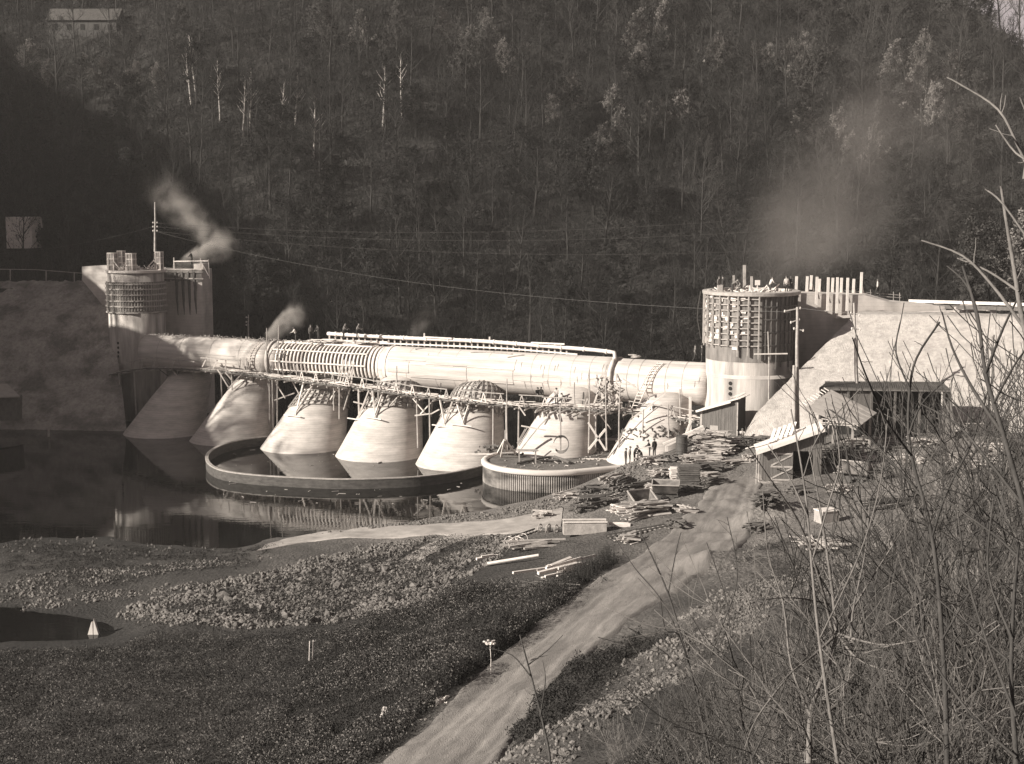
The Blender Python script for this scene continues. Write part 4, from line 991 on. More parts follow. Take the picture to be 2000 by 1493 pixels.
ppl = [('pale-shirted worker leaning over at the left end of the ribbed formwork', tuple(W(578,668,163.5)), d_(200), 'lean', 'shirt', 'trouser', True),
 ('bending worker on the tube top beside the plank heap', tuple(W(671,661,163)), d_(-20), 'lean', 'greycloth', 'trouser', True),
 ('second bending worker on the tube top right of the plank heap', tuple(W(697,661,162)), d_(-10), 'lean', 'greycloth', 'jacket', True),
 ('small half hidden worker behind the tube left of the plank heap', tuple(W(607,664,167)), d_(-60), 'stand', 'greycloth', 'trouser', False),
 ('half hidden worker behind the tube next to the plank heap', tuple(W(622,664,167)), d_(-120), 'work', 'jacket', 'trouser', True),
 ('dark worker at the left of the pair on the walkway by the sixth cone', onz(1049,789,6.6), d_(-70), 'work', 'jacket', 'trouser', True),
 ('dark worker at the right of the pair on the walkway by the sixth cone', onz(1057,789,6.6), d_(-110), 'stand', 'jacket', 'trouser', True),
 ('worker in a pale shirt standing on the walkway before the sixth cone dome', onz(1087,790,6.6), d_(-100), 'work', 'shirt', 'trouser', True),
 ('crouching worker on the walkway right of the one in the pale shirt', onz(1102,791,6.6), d_(180), 'crouch', 'greycloth', 'jacket', True),
 ('worker in dark clothes at the left of the group before the seventh cone', gp(1222,133.424), d_(10), 'stand', 'jacket', 'trouser', True),
 ('worker second from the left in the group before the seventh cone', gp(1230,133.52), d_(-5), 'stand', 'greycloth', 'trouser', True),
 ('stooping worker in the middle of the group before the seventh cone', gp(1239,133.628), d_(-20), 'lean', 'jacket', 'trouser', True),
 ('crouching worker in the group before the seventh cone holding a plank', gp(1252,133.784), d_(190), 'crouch', 'jacket', 'greycloth', True),
 ('tall worker in dark clothes at the right of the group before the seventh cone', gp(1269,133.988), d_(175), 'work', 'jacket', 'trouser', True),
 ('rightmost worker of the group, back to the viewer, before the seventh cone', gp(1278,134.096), d_(120), 'stand', 'jacket', 'trouser', True),
 ('worker walking on the far side of the tube near the big tower', tuple(W(1357,707,149)), d_(0), 'walk', 'greycloth', 'trouser', True),
 ('worker standing on the tube right against the big tower', tuple(W(1371,707,149)), d_(180), 'stand', 'jacket', 'trouser', False),
 ('dark worker standing on the square pier next to the smoke', tuple(W(375,518,185.5)), d_(170), 'work', 'jacket', 'trouser', True),
 ('worker in a pale shirt sitting in front of the plank cabin door', tuple(GR(1450,864)), d_(-80), 'sit', 'shirt', 'jacket', False)]
for l, p, f_, po, to, le, h_ in ppl: person(l, p, f_, po, to, le, h_)
topz = RZ-.36
for l, u, Y, po, to, f_ in (('worker at the left rim of the big tower',1404,143,'stand','greycloth',-40),('worker behind the left stub on the big tower',1412,143.6,'stand','jacket',200),('stooping worker by the short post on the big tower',1430,142.5,'bend','greycloth',10),
  ('worker crouched below the tallest post on the big tower',1448,143.4,'crouch','greycloth',180),('bending worker at the middle right of the big tower',1504,142.4,'lean','shirt',20),('worker near the right rim of the big tower',1536,143.0,'stand','shirt',100),('dark worker at the right edge of the big tower top',1545,143.4,'work','jacket',250)):
    k, _ = ray(u, 565); person(l, (k*Y, Y, topz), d_(f_), po, to, 'trouser', True)
person('worker in a white shirt climbing at the rail behind the wing wall', tuple(W(1714,578,152.5)), d_(160), 'walk', 'shirt', 'jacket', False)
stick('carried_plank', 'pale plank held level by the group of workers', 'plank', [(1246,877,1272,872)], 133.2, .1)
# ------------------------------------------------------------------ sheds
def local(root): return Matrix.Translation(root.location) @ Matrix.Rotation(root.rotation_euler[2], 4, 'Z')
def boards(mb, x0, x1, z0f, z1f, y, th=.05, bw=.2, gap=.012, mi=0, axis='x'):
    x = x0
    while x < x1-.02:
        w_ = min(bw*rnd.uniform(.8,1.2), x1-x); c = x+w_/2; za, zb_ = z0f(c), z1f(c); off = rnd.uniform(-.012,.012)
        if axis == 'x': mb.box((c, y+off, (za+zb_)/2), (w_-gap, th, zb_-za), None, mi)
        else: mb.box((y+off, c, (za+zb_)/2), (th, w_-gap, zb_-za), None, mi)
        x += w_
# cabin by the big tower
g0 = GR(1440, 862); g0 = W(1440, 862, 134.5); 
cab = thing('plank_cabin', 'small vertical-board cabin with a mono-pitch roof standing before the big tower', 'shed', tuple(g0), d_(-26))
lw, ld = 3.65, 2.4      # local: front from x=-lw..0, right side y 0..ld
zL, zR = 2.75, 3.95
topf = lambda x: zL+(zR-zL)*(x+lw)/lw
b = MB(); boards(b, -lw, 0, lambda x: -.6, topf, 0); b.build('front_wall', M['shedwood'], cab, world=False)
b = MB(); boards(b, 0, ld, lambda x: -.6, lambda y: zR, 0, axis='y'); b.build('side_wall', M['shedwood'], cab, world=False)
b = MB(); boards(b, 0, ld, lambda x: -.6, lambda y: zL, -lw, axis='y'); boards(b, -lw, 0, lambda x: -.6, topf, ld); b.build('back_wall', M['shedwood'], cab, world=False)
b = MB()
for k in range(10):
    y = -.35+k*(ld+.7)/10+.15; b.bar((-lw-.35, y, topf(-lw-.35)+.08), (.35, y, topf(.35)+.08+rnd.uniform(0,.04)), .28, .05)
b.bar((-lw-.38,-.45,topf(-lw-.38)+.03),(-.6,-.45,topf(-.6)+.03),.05,.2); b.build('roof', M['roofwood'], cab, world=False)
b = MB(); b.box((-lw+.05,-.05,1.1),(.22,.06,3.2)); b.box((-.02,-.05,1.6),(.12,.06,4.2)); b.build('corner_post', M['wood'], cab, world=False)
b = MB(); b.box((-2.3,-.04,.9),(.8,.03,.9)); b.build('patch_board', M['slabwood'], cab, world=False)
b = MB()
for k in range(3): b.bar((-.6+.3*k,-.5,topf(0)+.2+.05*k),(.45+.1*k,.2,topf(.4)+.55),.14,.06)
b.build('ridge_plank', M['palewood'], cab, world=False)

# shed with the white roof edge
g1 = W(1490, 938, 117.5)
sh = thing('tool_shed', 'raised board shed with a bright sloping roof, X-braced door and dark doorway', 'shed', tuple(g1), d_(-6))
lw, ld = 4.75, 3.0; zL, zR = 2.55, 4.3; topf = lambda x: zL+(zR-zL)*x/lw
b = MB(); boards(b, 0, .55, lambda x: -.05, topf, 0); boards(b, .55, 2.45, lambda x: 2.35, topf, 0); boards(b, 2.45, 4.05, lambda x: 2.5, topf, 0); boards(b, 4.05, lw, lambda x: -.05, topf, 0); b.build('front_wall', M['shedwood'], sh, world=False)
b = MB(); boards(b, 0, ld, lambda x: -.05, lambda y: zR, lw, axis='y'); b.build('side_wall', M['shedwood'], sh, world=False)
b = MB(); boards(b, 0, ld, lambda x: -.05, lambda y: zL, 0, axis='y'); boards(b, 0, lw, lambda x: -.05, topf, ld); b.build('back_wall', M['shedwood'], sh, world=False)
dr = None
b = MB(); boards(b, .55, 2.45, lambda x: 0, lambda x: 2.32, -.02); dr = b.build('door', M['shedwood'], sh, world=False)
b = MB(); b.bar((.6,-.07,.06),(2.4,-.07,.06),.04,.14); b.bar((.6,-.07,1.16),(2.4,-.07,1.16),.04,.14); b.bar((.6,-.07,2.26),(2.4,-.07,2.26),.04,.14)
for z in (.06,1.16): b.bar((.65,-.075,z+.1),(2.35,-.075,z+1.0),.035,.12)
b.build('door_brace', M['wood'], sh, world=False)
b = MB(); b.box((3.2,ld-.2,1.2),(1.9,.06,2.6)); b.build('doorway_shade_panel', M['black'], sh, world=False)  # near-black panel behind the doorway, painted in place of its interior shade
b = MB(); b.box((lw/2,ld/2-.15,-.12),(lw+.7,ld+.7,.12)); b.build('floor', M['wood'], sh, world=False)
b = MB()
for k in range(12):
    y = -.55+k*(ld+1.0)/12+.15; b.bar((-.6, y, topf(-.6)+.1+rnd.uniform(-.02,.02)), (lw+.15, y, topf(lw+.15)+.1), .30, .05)
b.build('roof', M['roofwood'], sh, world=False)
b = MB(); b.bar((-.65,-.66,topf(-.65)+.06),(lw+.2,-.66,topf(lw+.2)+.06),.04,.30); b.build('fascia', M['roofwood'], sh, world=False)
b = MB()
for k in range(5): b.bar((.6+.42*k,1.0+.1*k,topf(.6+.42*k)+.2),(1.1+.42*k,2.4,topf(1.1+.42*k)+1.0),.26,.05)
b.bar((-1.4,1.5,topf(-1.4)+.35),(1.0,.9,topf(1.0)+.3),.3,.05); b.build('loose_roof_board', M['roofwood'], sh, world=False)
for x, y in ((.0,-.2),(-.25,.9),(.1,2.4),(lw-.1,-.2)):
    b = MB(); gz = H(*(local(sh)@Vector((x,y,0))).xy)-g1.z; b.bar((x,y,-.1),(x+rnd.uniform(-.1,.1),y-.1,min(gz,-.3)-.4),.14,.14); b.build('stilt', M['wood'], sh, world=False)
for x, h_ in ((-.35,2.6),(-.55,2.2)):
    b = MB(); b.tube([(x,-.2,-2.2),(x,-.2,h_)],.05,5); b.build('prop', M['wood'], sh, world=False)

# lean-to slab roof
tr_ = thing('slab_roof', 'grey plank roof slab tilted on posts to the right of the tool shed', 'shelter', tuple(W(1655,860,122)))
q = [W(1573,797,123.5), W(1626,762,126.5), W(1713,806,124.5), W(1672,838,120.5)]
n_b = 6
nrm = (q[1]-q[0]).cross(q[3]-q[0]).normalized(); nrm = nrm if nrm.z > 0 else -nrm
b = MB()
for k in range(n_b):
    a0, a1 = k/n_b+.006, (k+1)/n_b-.006; e = rnd.uniform(-.02,.03)
    P4 = [q[0].lerp(q[1],a0)-(q[3]-q[0])*(e+.0), q[0].lerp(q[1],a1)-(q[3]-q[0])*e, q[3].lerp(q[2],a1), q[3].lerp(q[2],a0)]
    b.prism(P4, -nrm*.07)
b.build('plank_sheet', M['slabwood'], tr_)
for k, (a, c_) in enumerate(((.1,.1),(.1,.9),(.9,.1),(.9,.9),(.5,.95))):
    p = q[0].lerp(q[1],a).lerp(q[3].lerp(q[2],a), c_)-nrm*.1; b = MB(); b.bar(p, Vector((p.x,p.y,H(p.x,p.y)-.2)), .16, .16); b.build('post', M['wood'], tr_)
b = MB()
for a in (.05,.95): b.bar(q[0].lerp(q[1],a)-nrm*.14, q[3].lerp(q[2],a)-nrm*.14, .14, .14)
b.build('rafter', M['wood'], tr_)
b = MB()
for k in range(9): 
    p = q[0].lerp(q[1], .1+.1*k)+nrm*.05; b.bar(p-(q[3]-q[0])*.02, p+(q[0]-q[3])*.12+UPV*.1, .1, .06)
b.build('rafter_end', M['palewood'], tr_)
mb = MB(); 
for u0,v0,u1,v1 in ((1605,818,1668,829),(1607,829,1680,832),(1618,818,1618,852),(1604,826,1640,826)): mb.bar(W(u0,v0,121),W(u1,v1,121),.08,.08)
tag(mb.build('trestle', M['pipe']), 'thin pale pipe frame under the tilted slab roof', 'frame')

# tiled open shelter
ts = thing('tiled_shelter', 'long open-fronted shelter with a tiled roof and black interior before the bright slope', 'shed', tuple(W(1715,850,131)))
e0, e1 = W(1600,760,127.0), W(1856,763,124.0); r0_, r1_ = W(1612,752,130), W(1843,753,127)
b = MB(); b.prism([e0,e1,r1_,r0_], -UPV*.12); b.build('roof', M['darkwood'], ts)
b = MB(); n = 58
for k in range(n):
    t = (k+.5)/n; b.tube([e0.lerp(e1,t)+UPV*.06, r0_.lerp(r1_,t)+UPV*.12], .11, 6)
for k in range(n):
    t = (k+.5)/n; p = r0_.lerp(r1_,t)+UPV*.2; b.tube([p-Vector((.12,0,0)), p+Vector((.12,0,rnd.uniform(-.02,.05)))], .13, 6)
b.build('roof_tiles', M['tile'], ts)
for u in (1612,1660,1706,1752,1800,1846):
    p = e0.lerp(e1,(u-1600)/256)-UPV*.1; b = MB(); b.bar(p+Vector((0,.25,0)), Vector((p.x,p.y+.25,H(p.x,p.y)-.3)), .18, .18); b.build('post', M['darkwood'], ts)
b = MB(); q0, q1 = r0_+Vector((0,.6,0)), r1_+Vector((0,.6,0)); b.prism([q0,q1,Vector((q1.x,q1.y,4)),Vector((q0.x,q0.y,4))], (0,.1,0)); b.build('back_wall', M['black'], ts)  # interior shade of the shelter is put into this wall's colour
b = MB(); b.prism([e1+UPV*-.05,r1_,Vector((r1_.x,r1_.y,4.5)),Vector((e1.x+.8,e1.y,4.5))], (.08,0,0)); b.build('side_wall', M['darkwood'], ts)
b = MB(); p0_ = e0.lerp(e1,.02); 
for k in range(22):
    p = e0.lerp(e1,.02+k*.0185)+Vector((0,.5,-.15)); b.box((p.x,p.y,p.z-1.3-rnd.uniform(0,.1)), (.2,.05,2.6))
b.build('board_screen', M['shedwood'], ts)
# things inside / by the shelter
mb = MB()
for k in range(40):
    q = W(rnd.uniform(1700,1850), rnd.uniform(815,855), 126.5); d = Vector((rnd.uniform(-1,1),0,rnd.uniform(-1,1)))*rnd.uniform(.2,.9); mb.bar(q,q+d,.1,.1)
tag(mb.build('iron_scrap', M['iron']), 'dark tangle of iron and timber inside the tiled shelter', 'scrap', kind='stuff')

# utility poles
def upole(u, v0, v1, Y, r, label, arms=(), lean=0):
    p0 = W(u+lean, v1, Y); p1 = W(u, v0, Y); t_ = thing('utility_pole', label, 'pole', tuple(p0)); b = MB()
    n = 7; b.tube([p0.lerp(p1,k/n)+Vector((rnd.uniform(-.03,.03),0,0)) for k in range(n+1)], [r*(1-.4*k/n) for k in range(n+1)], 8); b.build('shaft', M['wood'], t_)
    for (du0,dv0,du1,dv1) in arms:
        b = MB(); b.bar(W(u+du0,v0+dv0,Y), W(u+du1,v0+dv1,Y), .09, .09); b.build('arm', M['wood'], t_)
        for du, dv in ((du0,dv0),(du1,dv1)):
            b = MB(); c = W(u+du,v0+dv,Y); b.lathe(c, [(.02,-.12),(.07,-.1),(.09,0),(.05,.1),(.02,.12)], 8); b.build('insulator', M['concrete'], t_)
    return t_, p1
P1, top1 = upole(1557, 600, 838, 126, .2, 'tallest utility pole in front of the dark side of the big tower', [(-24,8,6,2),(-12,30,4,24),(-6,42,12,46)])
P2, _ = upole(1551, 714, 838, 125.6, .22, 'short stout pole bolted against the foot of the tallest utility pole')
P3, top3 = upole(1668, 592, 752, 129, .16, 'utility pole rising in front of the bright slope', [(-6,20,10,24),(-4,50,12,52)], 5)
P4, _ = upole(1674, 600+56, 752, 129.3, .12, 'thin raking stay pole beside the pole before the bright slope')
P5, top5 = upole(303, 395, 492, 189, .16, 'slender mast with small white insulators behind the small left tower', [(-4,40,4,40),(-4,48,4,48),(-4,56,4,56)])
P6, _ = upole(485, 615, 660, 190, .12, 'short far pole with insulators behind the left part of the tube', [(-4,5,0,5),(-4,14,0,14),(-4,20,0,20)])
def cable(a, c, sag, label, r=.014):
    mb = MB(); mb.tube([a.lerp(c,k/24)-UPV*sag*4*(k/24)*(1-k/24) for k in range(25)], r, 4); tag(mb.build('overhead_cable', M['cable']), label, 'cable', 'overhead cables')
for k, (v0, ue, ve, l) in enumerate(((436,2150,350,'uppermost thin overhead cable rising to the right across the dark wood'),(443,2150,385,'second overhead cable from the top crossing the dark wood'),(452,2150,440,'third overhead cable crossing the wood just above the towers'))):
    cable(W(303,v0,189), W(ue,ve,165), 3.2, l)
cable(W(-60,498,200), W(299,443,189), .8, 'overhead cable reaching the left mast from the frame edge')
cable(W(303,452,189), W(1545,610,126.2), 2.0, 'overhead cable from the left mast down to the tallest utility pole')
cable(W(1563,602,126), W(2120,560,110), 1.2, 'short overhead cable from the tallest pole out to the right')
stick('handrail_line', 'low rail along the top of the dark left embankment', 'rail', [(-20,526,70,527),(70,527,160,534),(20,526,20,548),(90,529,90,550),(145,532,145,552)], 191, .12, 'wood')
stick('site_fence', 'post and wire fence behind the wing wall end', 'fence', [(1650,568,1760,577),(1650,574,1760,582),(1700,566,1700,586),(1745,570,1745,590),(1757,572,1757,592)], 153, .06, 'wood')
# crest clutter right
mb = MB()
for k in range(34):
    u = rnd.uniform(1755,1990); q = W(u, rnd.uniform(592,607), 152); d = Vector((rnd.uniform(.5,3),rnd.uniform(-.5,.2),rnd.uniform(-.12,.12)))*rnd.choice((1,-1)); mb.bar(q,q+d,.16,.1)
tag(mb.build('timber_scraps', M['palewood']), 'stacked boards and beams along the crest of the bright slope', 'timber', kind='stuff')
cr = thing('long_trough', 'long dark trough on blocks along the crest of the bright slope', 'trough', tuple(W(1850,605,151.5)))
b = MB(); b.bar(W(1800,598,152), W(2100,607,140), .9, .35); b.build('channel', M['darkwood'], cr)
b = MB(); b.bar(W(1775,588,153), W(2100,598,141), .12, .3); b.build('upper_board', M['palewood'], cr)
for u in (1796,1868,1940): b = MB(); b.box(W(u,608,151-(u-1796)*.03)+UPV*.0, (.5,.4,.9)); b.build('block', M['concrete'], cr)

# ------------------------------------------------------------------ far left shed and far buildings
fs_ = thing('boat_shed', 'small dark shed with a pale roof at the water edge on the far left', 'shed', tuple(W(10,825,168)))
b = MB(); q = [W(-40,752,168), W(14,750,170), W(39,774,168), W(-40,776,165)]; b.prism(q, -UPV*.15); b.build('roof', M['slabwood'], fs_)
b = MB(); b.prism([W(-40,776,166),W(35,775,168.3),W(35,822,168.3),W(-40,822,166)], (0,1.5,0)); b.build('wall', M['darkwood'], fs_)
def house(u0, u1, v0, v1, Y, label, roofh=2.2, m='stone', windows=2, pitch=True, dep=6):
    a = W(u0, v1, Y); c = W(u1, v1, Y); h_ = W(u0, v0, Y).z-a.z; t_ = thing('stone_house', label, 'house', tuple((a+c)/2)); wd = (c-a).length
    b = MB(); b.prism([a-UPV*2, c-UPV*2, c+UPV*h_, a+UPV*h_], (0,dep,0)); b.build('wall', M[m], t_)
    b = MB(); e = Vector((.4,0,0)); 
    if pitch:
        b.prism([a-e+UPV*h_+Vector((0,-.4,0)), a-e+UPV*(h_+roofh)+Vector((0,dep/2,0)), a-e+UPV*h_+Vector((0,dep+.4,0))], (wd+.8,0,0)); b.build('roof', M['tile'], t_)
    for k in range(windows):
        x = (k+.5)/windows; b = MB(); p = a.lerp(c,x)+UPV*h_*.5; b.box(p+Vector((0,-.02,0)), (.8,.1,1.1)); b.build('window', M['black'], t_)
    return t_
house(12, 62, 424, 458, 205, 'small pale-walled ruin with a flat top on the far left slope', m='concrete', windows=0, pitch=False, dep=4)
stick('fence_post', 'lone leaning post right of the pale ruin', 'post', [(79,424,82,445)], 203, .18, 'wood')
hp_ = HR(160, 62)
house(95, 228, 40, 66, hp_.y-2, 'long dark farmhouse on the hilltop at the upper left', roofh=2.6, m='iron', windows=5)
hp2_ = HR(1372, 108)
house(1366, 1382, 94, 108, hp2_.y-2, 'tiny pale hut among the trunks on the hilltop', roofh=.6, m='concrete', windows=1, dep=3)
house(1408, 1428, 96, 108, hp2_.y-1, 'second tiny pale hut right of the first among the hilltop trunks', roofh=.5, m='stone', windows=1, dep=3)

# ------------------------------------------------------------------ work-yard equipment
def skip(u, v, label, rz, sc=1.0, tip=0, m='skip', wheels=True):
    p = GR(u, v); t_ = thing('tipping_wagon', label, 'wagon', tuple(p), rz); L, wt, wb_, h_ = 1.7*sc, 1.35*sc, .35*sc, .8*sc; zb_ = .55*sc if wheels else .1
    R = Matrix.Rotation(tip, 4, 'X'); b = MB(); th = .05
    def V(x,y,z): return Matrix.Translation((0,0,zb_))@R@Vector((x,y,z))
    for s_ in (-1,1):
        b.prism([V(-L/2,s_*wb_/2,0),V(L/2,s_*wb_/2,0),V(L/2+.15,s_*wt/2,h_),V(-L/2-.15,s_*wt/2,h_)], (R@Vector((0,s_*th,0))))
        b.prism([V(s_*L/2,-wb_/2,0),V(s_*L/2,wb_/2,0),V(s_*(L/2+.15),wt/2,h_),V(s_*(L/2+.15),-wt/2,h_)], (R@Vector((s_*th,0,0))))
    b.prism([V(-L/2,-wb_/2,0),V(L/2,-wb_/2,0),V(L/2,wb_/2,0),V(-L/2,wb_/2,0)], (0,0,-.04)); b.build('hopper', M[m], t_, world=False)
    b = MB(); c4 = [V(-L/2-.17,-wt/2-.02,h_),V(L/2+.17,-wt/2-.02,h_),V(L/2+.17,wt/2+.02,h_),V(-L/2-.17,wt/2+.02,h_)]
    for k in range(4): b.bar(c4[k], c4[(k+1)%4], .09, .09)
    b.build('rim', M['slabwood'], t_, world=False)
    if wheels:
        b = MB(); 
        for y in (-.35,.35): b.bar((-L/2-.1,y*sc,.38*sc),(L/2+.1,y*sc,.38*sc),.1,.12)
        for x in (-L/2,L/2): b.bar((x,-.35*sc,.38*sc),(x,.35*sc,.38*sc),.1,.1)
        for x in (-L/2,L/2): b.prism([Vector((x,-.4*sc,.4*sc)),Vector((x,.4*sc,.4*sc)),Vector((x,0,.9*sc))],(.05,0,0))
        b.build('chassis', M['iron'], t_, world=False)
        for x in (-.45,.45):
            for y in (-.36,.36):
                b = MB(); b.tube([(x*sc,(y-.05)*sc,.2*sc),(x*sc,(y+.05)*sc,.2*sc)],.2*sc,14); b.build('wheel', M['iron'], t_, world=False)
    return t_
skip(1250, 986, 'empty tipping skip lying tilted at the road edge, left of its twin', d_(25), 1.05, .5, wheels=False)
skip(1300, 977, 'pale V-shaped tipping skip on the road edge, right of its twin', d_(-8), 1.1, .12)
skip(1672, 942, 'tipping wagon with one bright end standing right of the tool shed', d_(-35), 1.15, -.35)
skip(1897, 852, 'dark tipping wagon standing on the track at the right', d_(-5), .9, 0)
# barrel / boiler
p = GR(1331, 896); t_ = thing('iron_drum', 'tall dark iron drum standing on the mound left of the plank pile', 'drum', tuple(p)); hh_ = W(1331,851,p.y).z-p.z; rr2 = 11.5/F*p.y
b = MB(); b.lathe((0,0,0), [(rr2,.1),(rr2,hh_)], 24, cap=True); b.build('body', M['iron'], t_, smooth=False, world=False)
for z in (.1,hh_*.35,hh_*.68,hh_-.03): b = MB(); b.lathe((0,0,0), [(rr2,z-.04),(rr2+.04,z),(rr2,z+.04)], 24); b.build('hoop', M['iron'], t_, world=False)
# pile builder
def pile(name, label, cat, u, v, L, Wd, Hh, n, rz, m='palewood', spread=.15, sz=(.2,.05), z=0, kind=None):
    p = GR(u, v); mb = MB(); R = Matrix.Rotation(rz,3,'Z')
    for k in range(n):
        zz = Hh*rnd.random()**1.2; sh_ = 1-zz/Hh*.45; q = p+R@Vector((rnd.uniform(-.12,.12)*L, rnd.uniform(-.5,.5)*Wd*sh_, 0))+UPV*(zz+.05+z); d = R@Matrix.Rotation(rnd.gauss(0,spread),3,'Z')@Vector((1,0,rnd.gauss(0,.05)))*L*rnd.uniform(.35,1)
        mb.bar(q-d/2, q+d/2, sz[0]*rnd.uniform(.6,1.3), sz[1]*rnd.uniform(.7,1.4), roll=rnd.uniform(-.3,.3))
    return tag(mb.build(name, M[m]), label, cat, kind=kind)
pile('plank_pile', 'big untidy pile of pale split planks in front of the plank cabin', 'planks', 1392, 884, 3.4, 3.2, 1.9, 210, d_(-6), 'wood', .32, (.17,.07))
pile('plank_pile', 'low spread of boards at the foot of the big plank pile', 'planks', 1372, 905, 4.4, 2.2, .6, 60, d_(8), 'wood', .3)
pile('plank_pile', 'long dark boards stacked on the slope above the drum platform edge', 'planks', 1252, 960, 5.5, 1.5, .8, 34, d_(38), 'darkwood', .06, (.22,.07))
pile('plank_pile', 'stack of dark short logs by the roadside below the pale stack', 'logs', 1215, 955, 3.2, 1.6, .9, 60, d_(60), 'darkwood', .15, (.14,.12))
pile('plank_pile', 'criss-cross heap of planks behind the long box', 'planks', 1262, 1010, 4.2, 1.8, 1.1, 46, d_(24), 'wood', .2, (.26,.06))
pile('plank_pile', 'dark crossed timbers stacked like a grid left of the skips', 'timbers', 1165, 992, 3.2, 1.4, 1.0, 34, d_(18), 'darkwood', .25, (.14,.14))
pile('pole_pile', 'fan of long pale poles lying on the bank left of the road', 'poles', 1100, 1118, 5.6, 2.4, .7, 13, d_(42), 'palewood', .07, (.16,.14))
pile('pole_pile', 'dull poles lying beside the wire hoops above the stone field', 'poles', 1035, 1072, 4.6, 2.2, .5, 16, d_(14), 'wood', .1, (.14,.12))
pile('pole_pile', 'two short pale poles left of the long pole on the bank', 'poles', 955, 1092, 2.6, .7, .2, 3, d_(28), 'palewood', .05, (.15,.13))
pile('pipe_pair', 'pair of pale pipes lying right of the long box', 'pipes', 1212, 1030, 2.0, .7, .2, 4, d_(-3), 'palewood', .04, (.26,.22))
pile('plank_pile', 'flat boards lying low on the ground right of the tool shed', 'boards', 1700, 865, 5.5, 2.2, .4, 26, d_(5), 'wood', .12)
pile('plank_pile', 'rusty sheets and boards stacked on the road side below the drum', 'boards', 1385, 925, 3.2, 1.4, .9, 50, d_(12), 'darkwood', .3)
pile('plank_pile', 'dead branches strewn over the bank below the pole fan', 'branches', 1080, 1165, 3.6, 2.2, .6, 60, d_(10), 'darkwood', .7, (.05,.05), kind='stuff')
mb = MB(); a = GR(952,1107)+UPV*.2; c = GR(1052,1093)+UPV*.3; mb.tube([a,c],[.12,.09],8); tag(mb.build('long_pole', M['palewood']), 'single long pale pole lying below the wire hoops', 'pole')
# box trough
p = GR(1142,1042); t_ = thing('long_box', 'long low open timber box standing at the roadside', 'box', tuple(p), d_(2)); L = 85/F*p.y
b = MB(); 
for y in (-.45,.45): b.box((0,y,.45),(L,.07,.9))
for x in (-L/2,L/2): b.box((x,0,.45),(.07,.83,.9))
b.box((0,0,.08),(L-.08,.82,.06)); b.build('body', M['wood'], t_, world=False)
b = MB(); b.box((0,-.47,.94),(L+.1,.16,.08)); b.box((0,.47,.94),(L+.1,.16,.08)); b.build('rim_board', M['palewood'], t_, world=False)
# wheelsets
for k, l in enumerate(('left pair of small iron wheels on an axle by the long box','right pair of small iron wheels on an axle by the long box')):
    p = GR(1062+k*17,1040); t_ = thing('wheelset', l, 'wheels', tuple(p), d_(60))
    b = MB(); b.tube([(0,-.4,.3),(0,.4,.3)],.05,8); b.build('axle', M['iron'], t_, world=False)
    for y in (-.32,.32):
        b = MB(); b.tube([(.3*math.cos(x_),y,.3+.3*math.sin(x_)) for x_ in np.linspace(0,6.283,17)],.045,5)
        for x_ in (0,1.57,3.14,4.71): b.bar((0,y,.3),(.28*math.cos(x_),y,.3+.28*math.sin(x_)),.05,.04)
        b.build('wheel', M['slabwood'], t_, world=False)
# track panels
def track(u0,v0,u1,v1,label,n=9,w_=.6,z=.15):
    a, c = GR(u0,v0)+UPV*z, GR(u1,v1)+UPV*z; d = (c-a); L = d.length; d.normalize(); nn = Vector((-d.y,d.x,0)).normalized(); t_ = thing('track_panel', label, 'track', tuple(a))
    for s_ in (-1,1): b = MB(); b.bar(a+nn*s_*w_/2, c+nn*s_*w_/2, .07,.1); b.build('rail', M['iron'], t_)
    for k in range(n): q = a+d*L*(k+.5)/n; b = MB(); b.bar(q-nn*w_*.75-UPV*.08, q+nn*w_*.75-UPV*.08, .14,.06); b.build('sleeper', M['wood'], t_)
track(980,1062,1050,1038,'short panel of narrow track with sleepers lying by the wire hoops',11)
track(1185,1052,1340,1022,'narrow track panel lying flat behind the road edge',16)
track(1120,1000,1215,972,'track panel stood among the dark timbers on the bank',12,.7,.5)
mb = MB(); 
for k in range(5):
    c = GR(995+k*6.5+rnd.uniform(-2,2),1068+rnd.uniform(-9,9))+UPV*.45; mb.tube([c+Vector((.38*math.cos(x_),.15*math.sin(x_)*rnd.uniform(-1,1),.38*math.sin(x_))) for x_ in np.linspace(0,6.283,15)],.03,4)
tag(mb.build('wire_hoops', M['palewood']), 'cluster of bent wire hoops standing among the poles', 'wire')
# pale stack + crate
mb = MB(); p = GR(1318,950)
for k in range(11): mb.box(p+Vector((rnd.uniform(-.08,.08),rnd.uniform(-.08,.08),.07+.155*k)), (.85+rnd.uniform(-.15,.15),.7+rnd.uniform(-.15,.1),.11), Matrix.Rotation(rnd.uniform(-.25,.25),3,'Z'))
tag(mb.build('slab_stack', M['palewood']), 'narrow pale stack of slabs standing at the left of the dark stack', 'stack')
mb = MB(); p = GR(1344,952)
for k in range(12): mb.box(p+Vector((rnd.uniform(-.06,.06),rnd.uniform(-.06,.06),.07+.16*k)), (1.8+rnd.uniform(-.15,.15),1.1,.12), Matrix.Rotation(rnd.uniform(-.08,.08),3,'Z'))
tag(mb.build('slab_stack', M['darkwood']), 'wide dark stack of boards beside the pale stack', 'stack')
p = GR(1614,1020); t_ = thing('white_crate', 'white box lying on the ground below the tool shed', 'crate', tuple(p), d_(20))
L = 38/F*p.y
b = MB(); b.box((0,0,.42),(L,1.1,.84)); b.build('body', M['slabwood'], t_, world=False)
b = MB(); b.box((0,0,.87),(L+.08,1.18,.06)); b.build('lid', M['palewood'], t_, world=False)
for k in range(7):
    pass
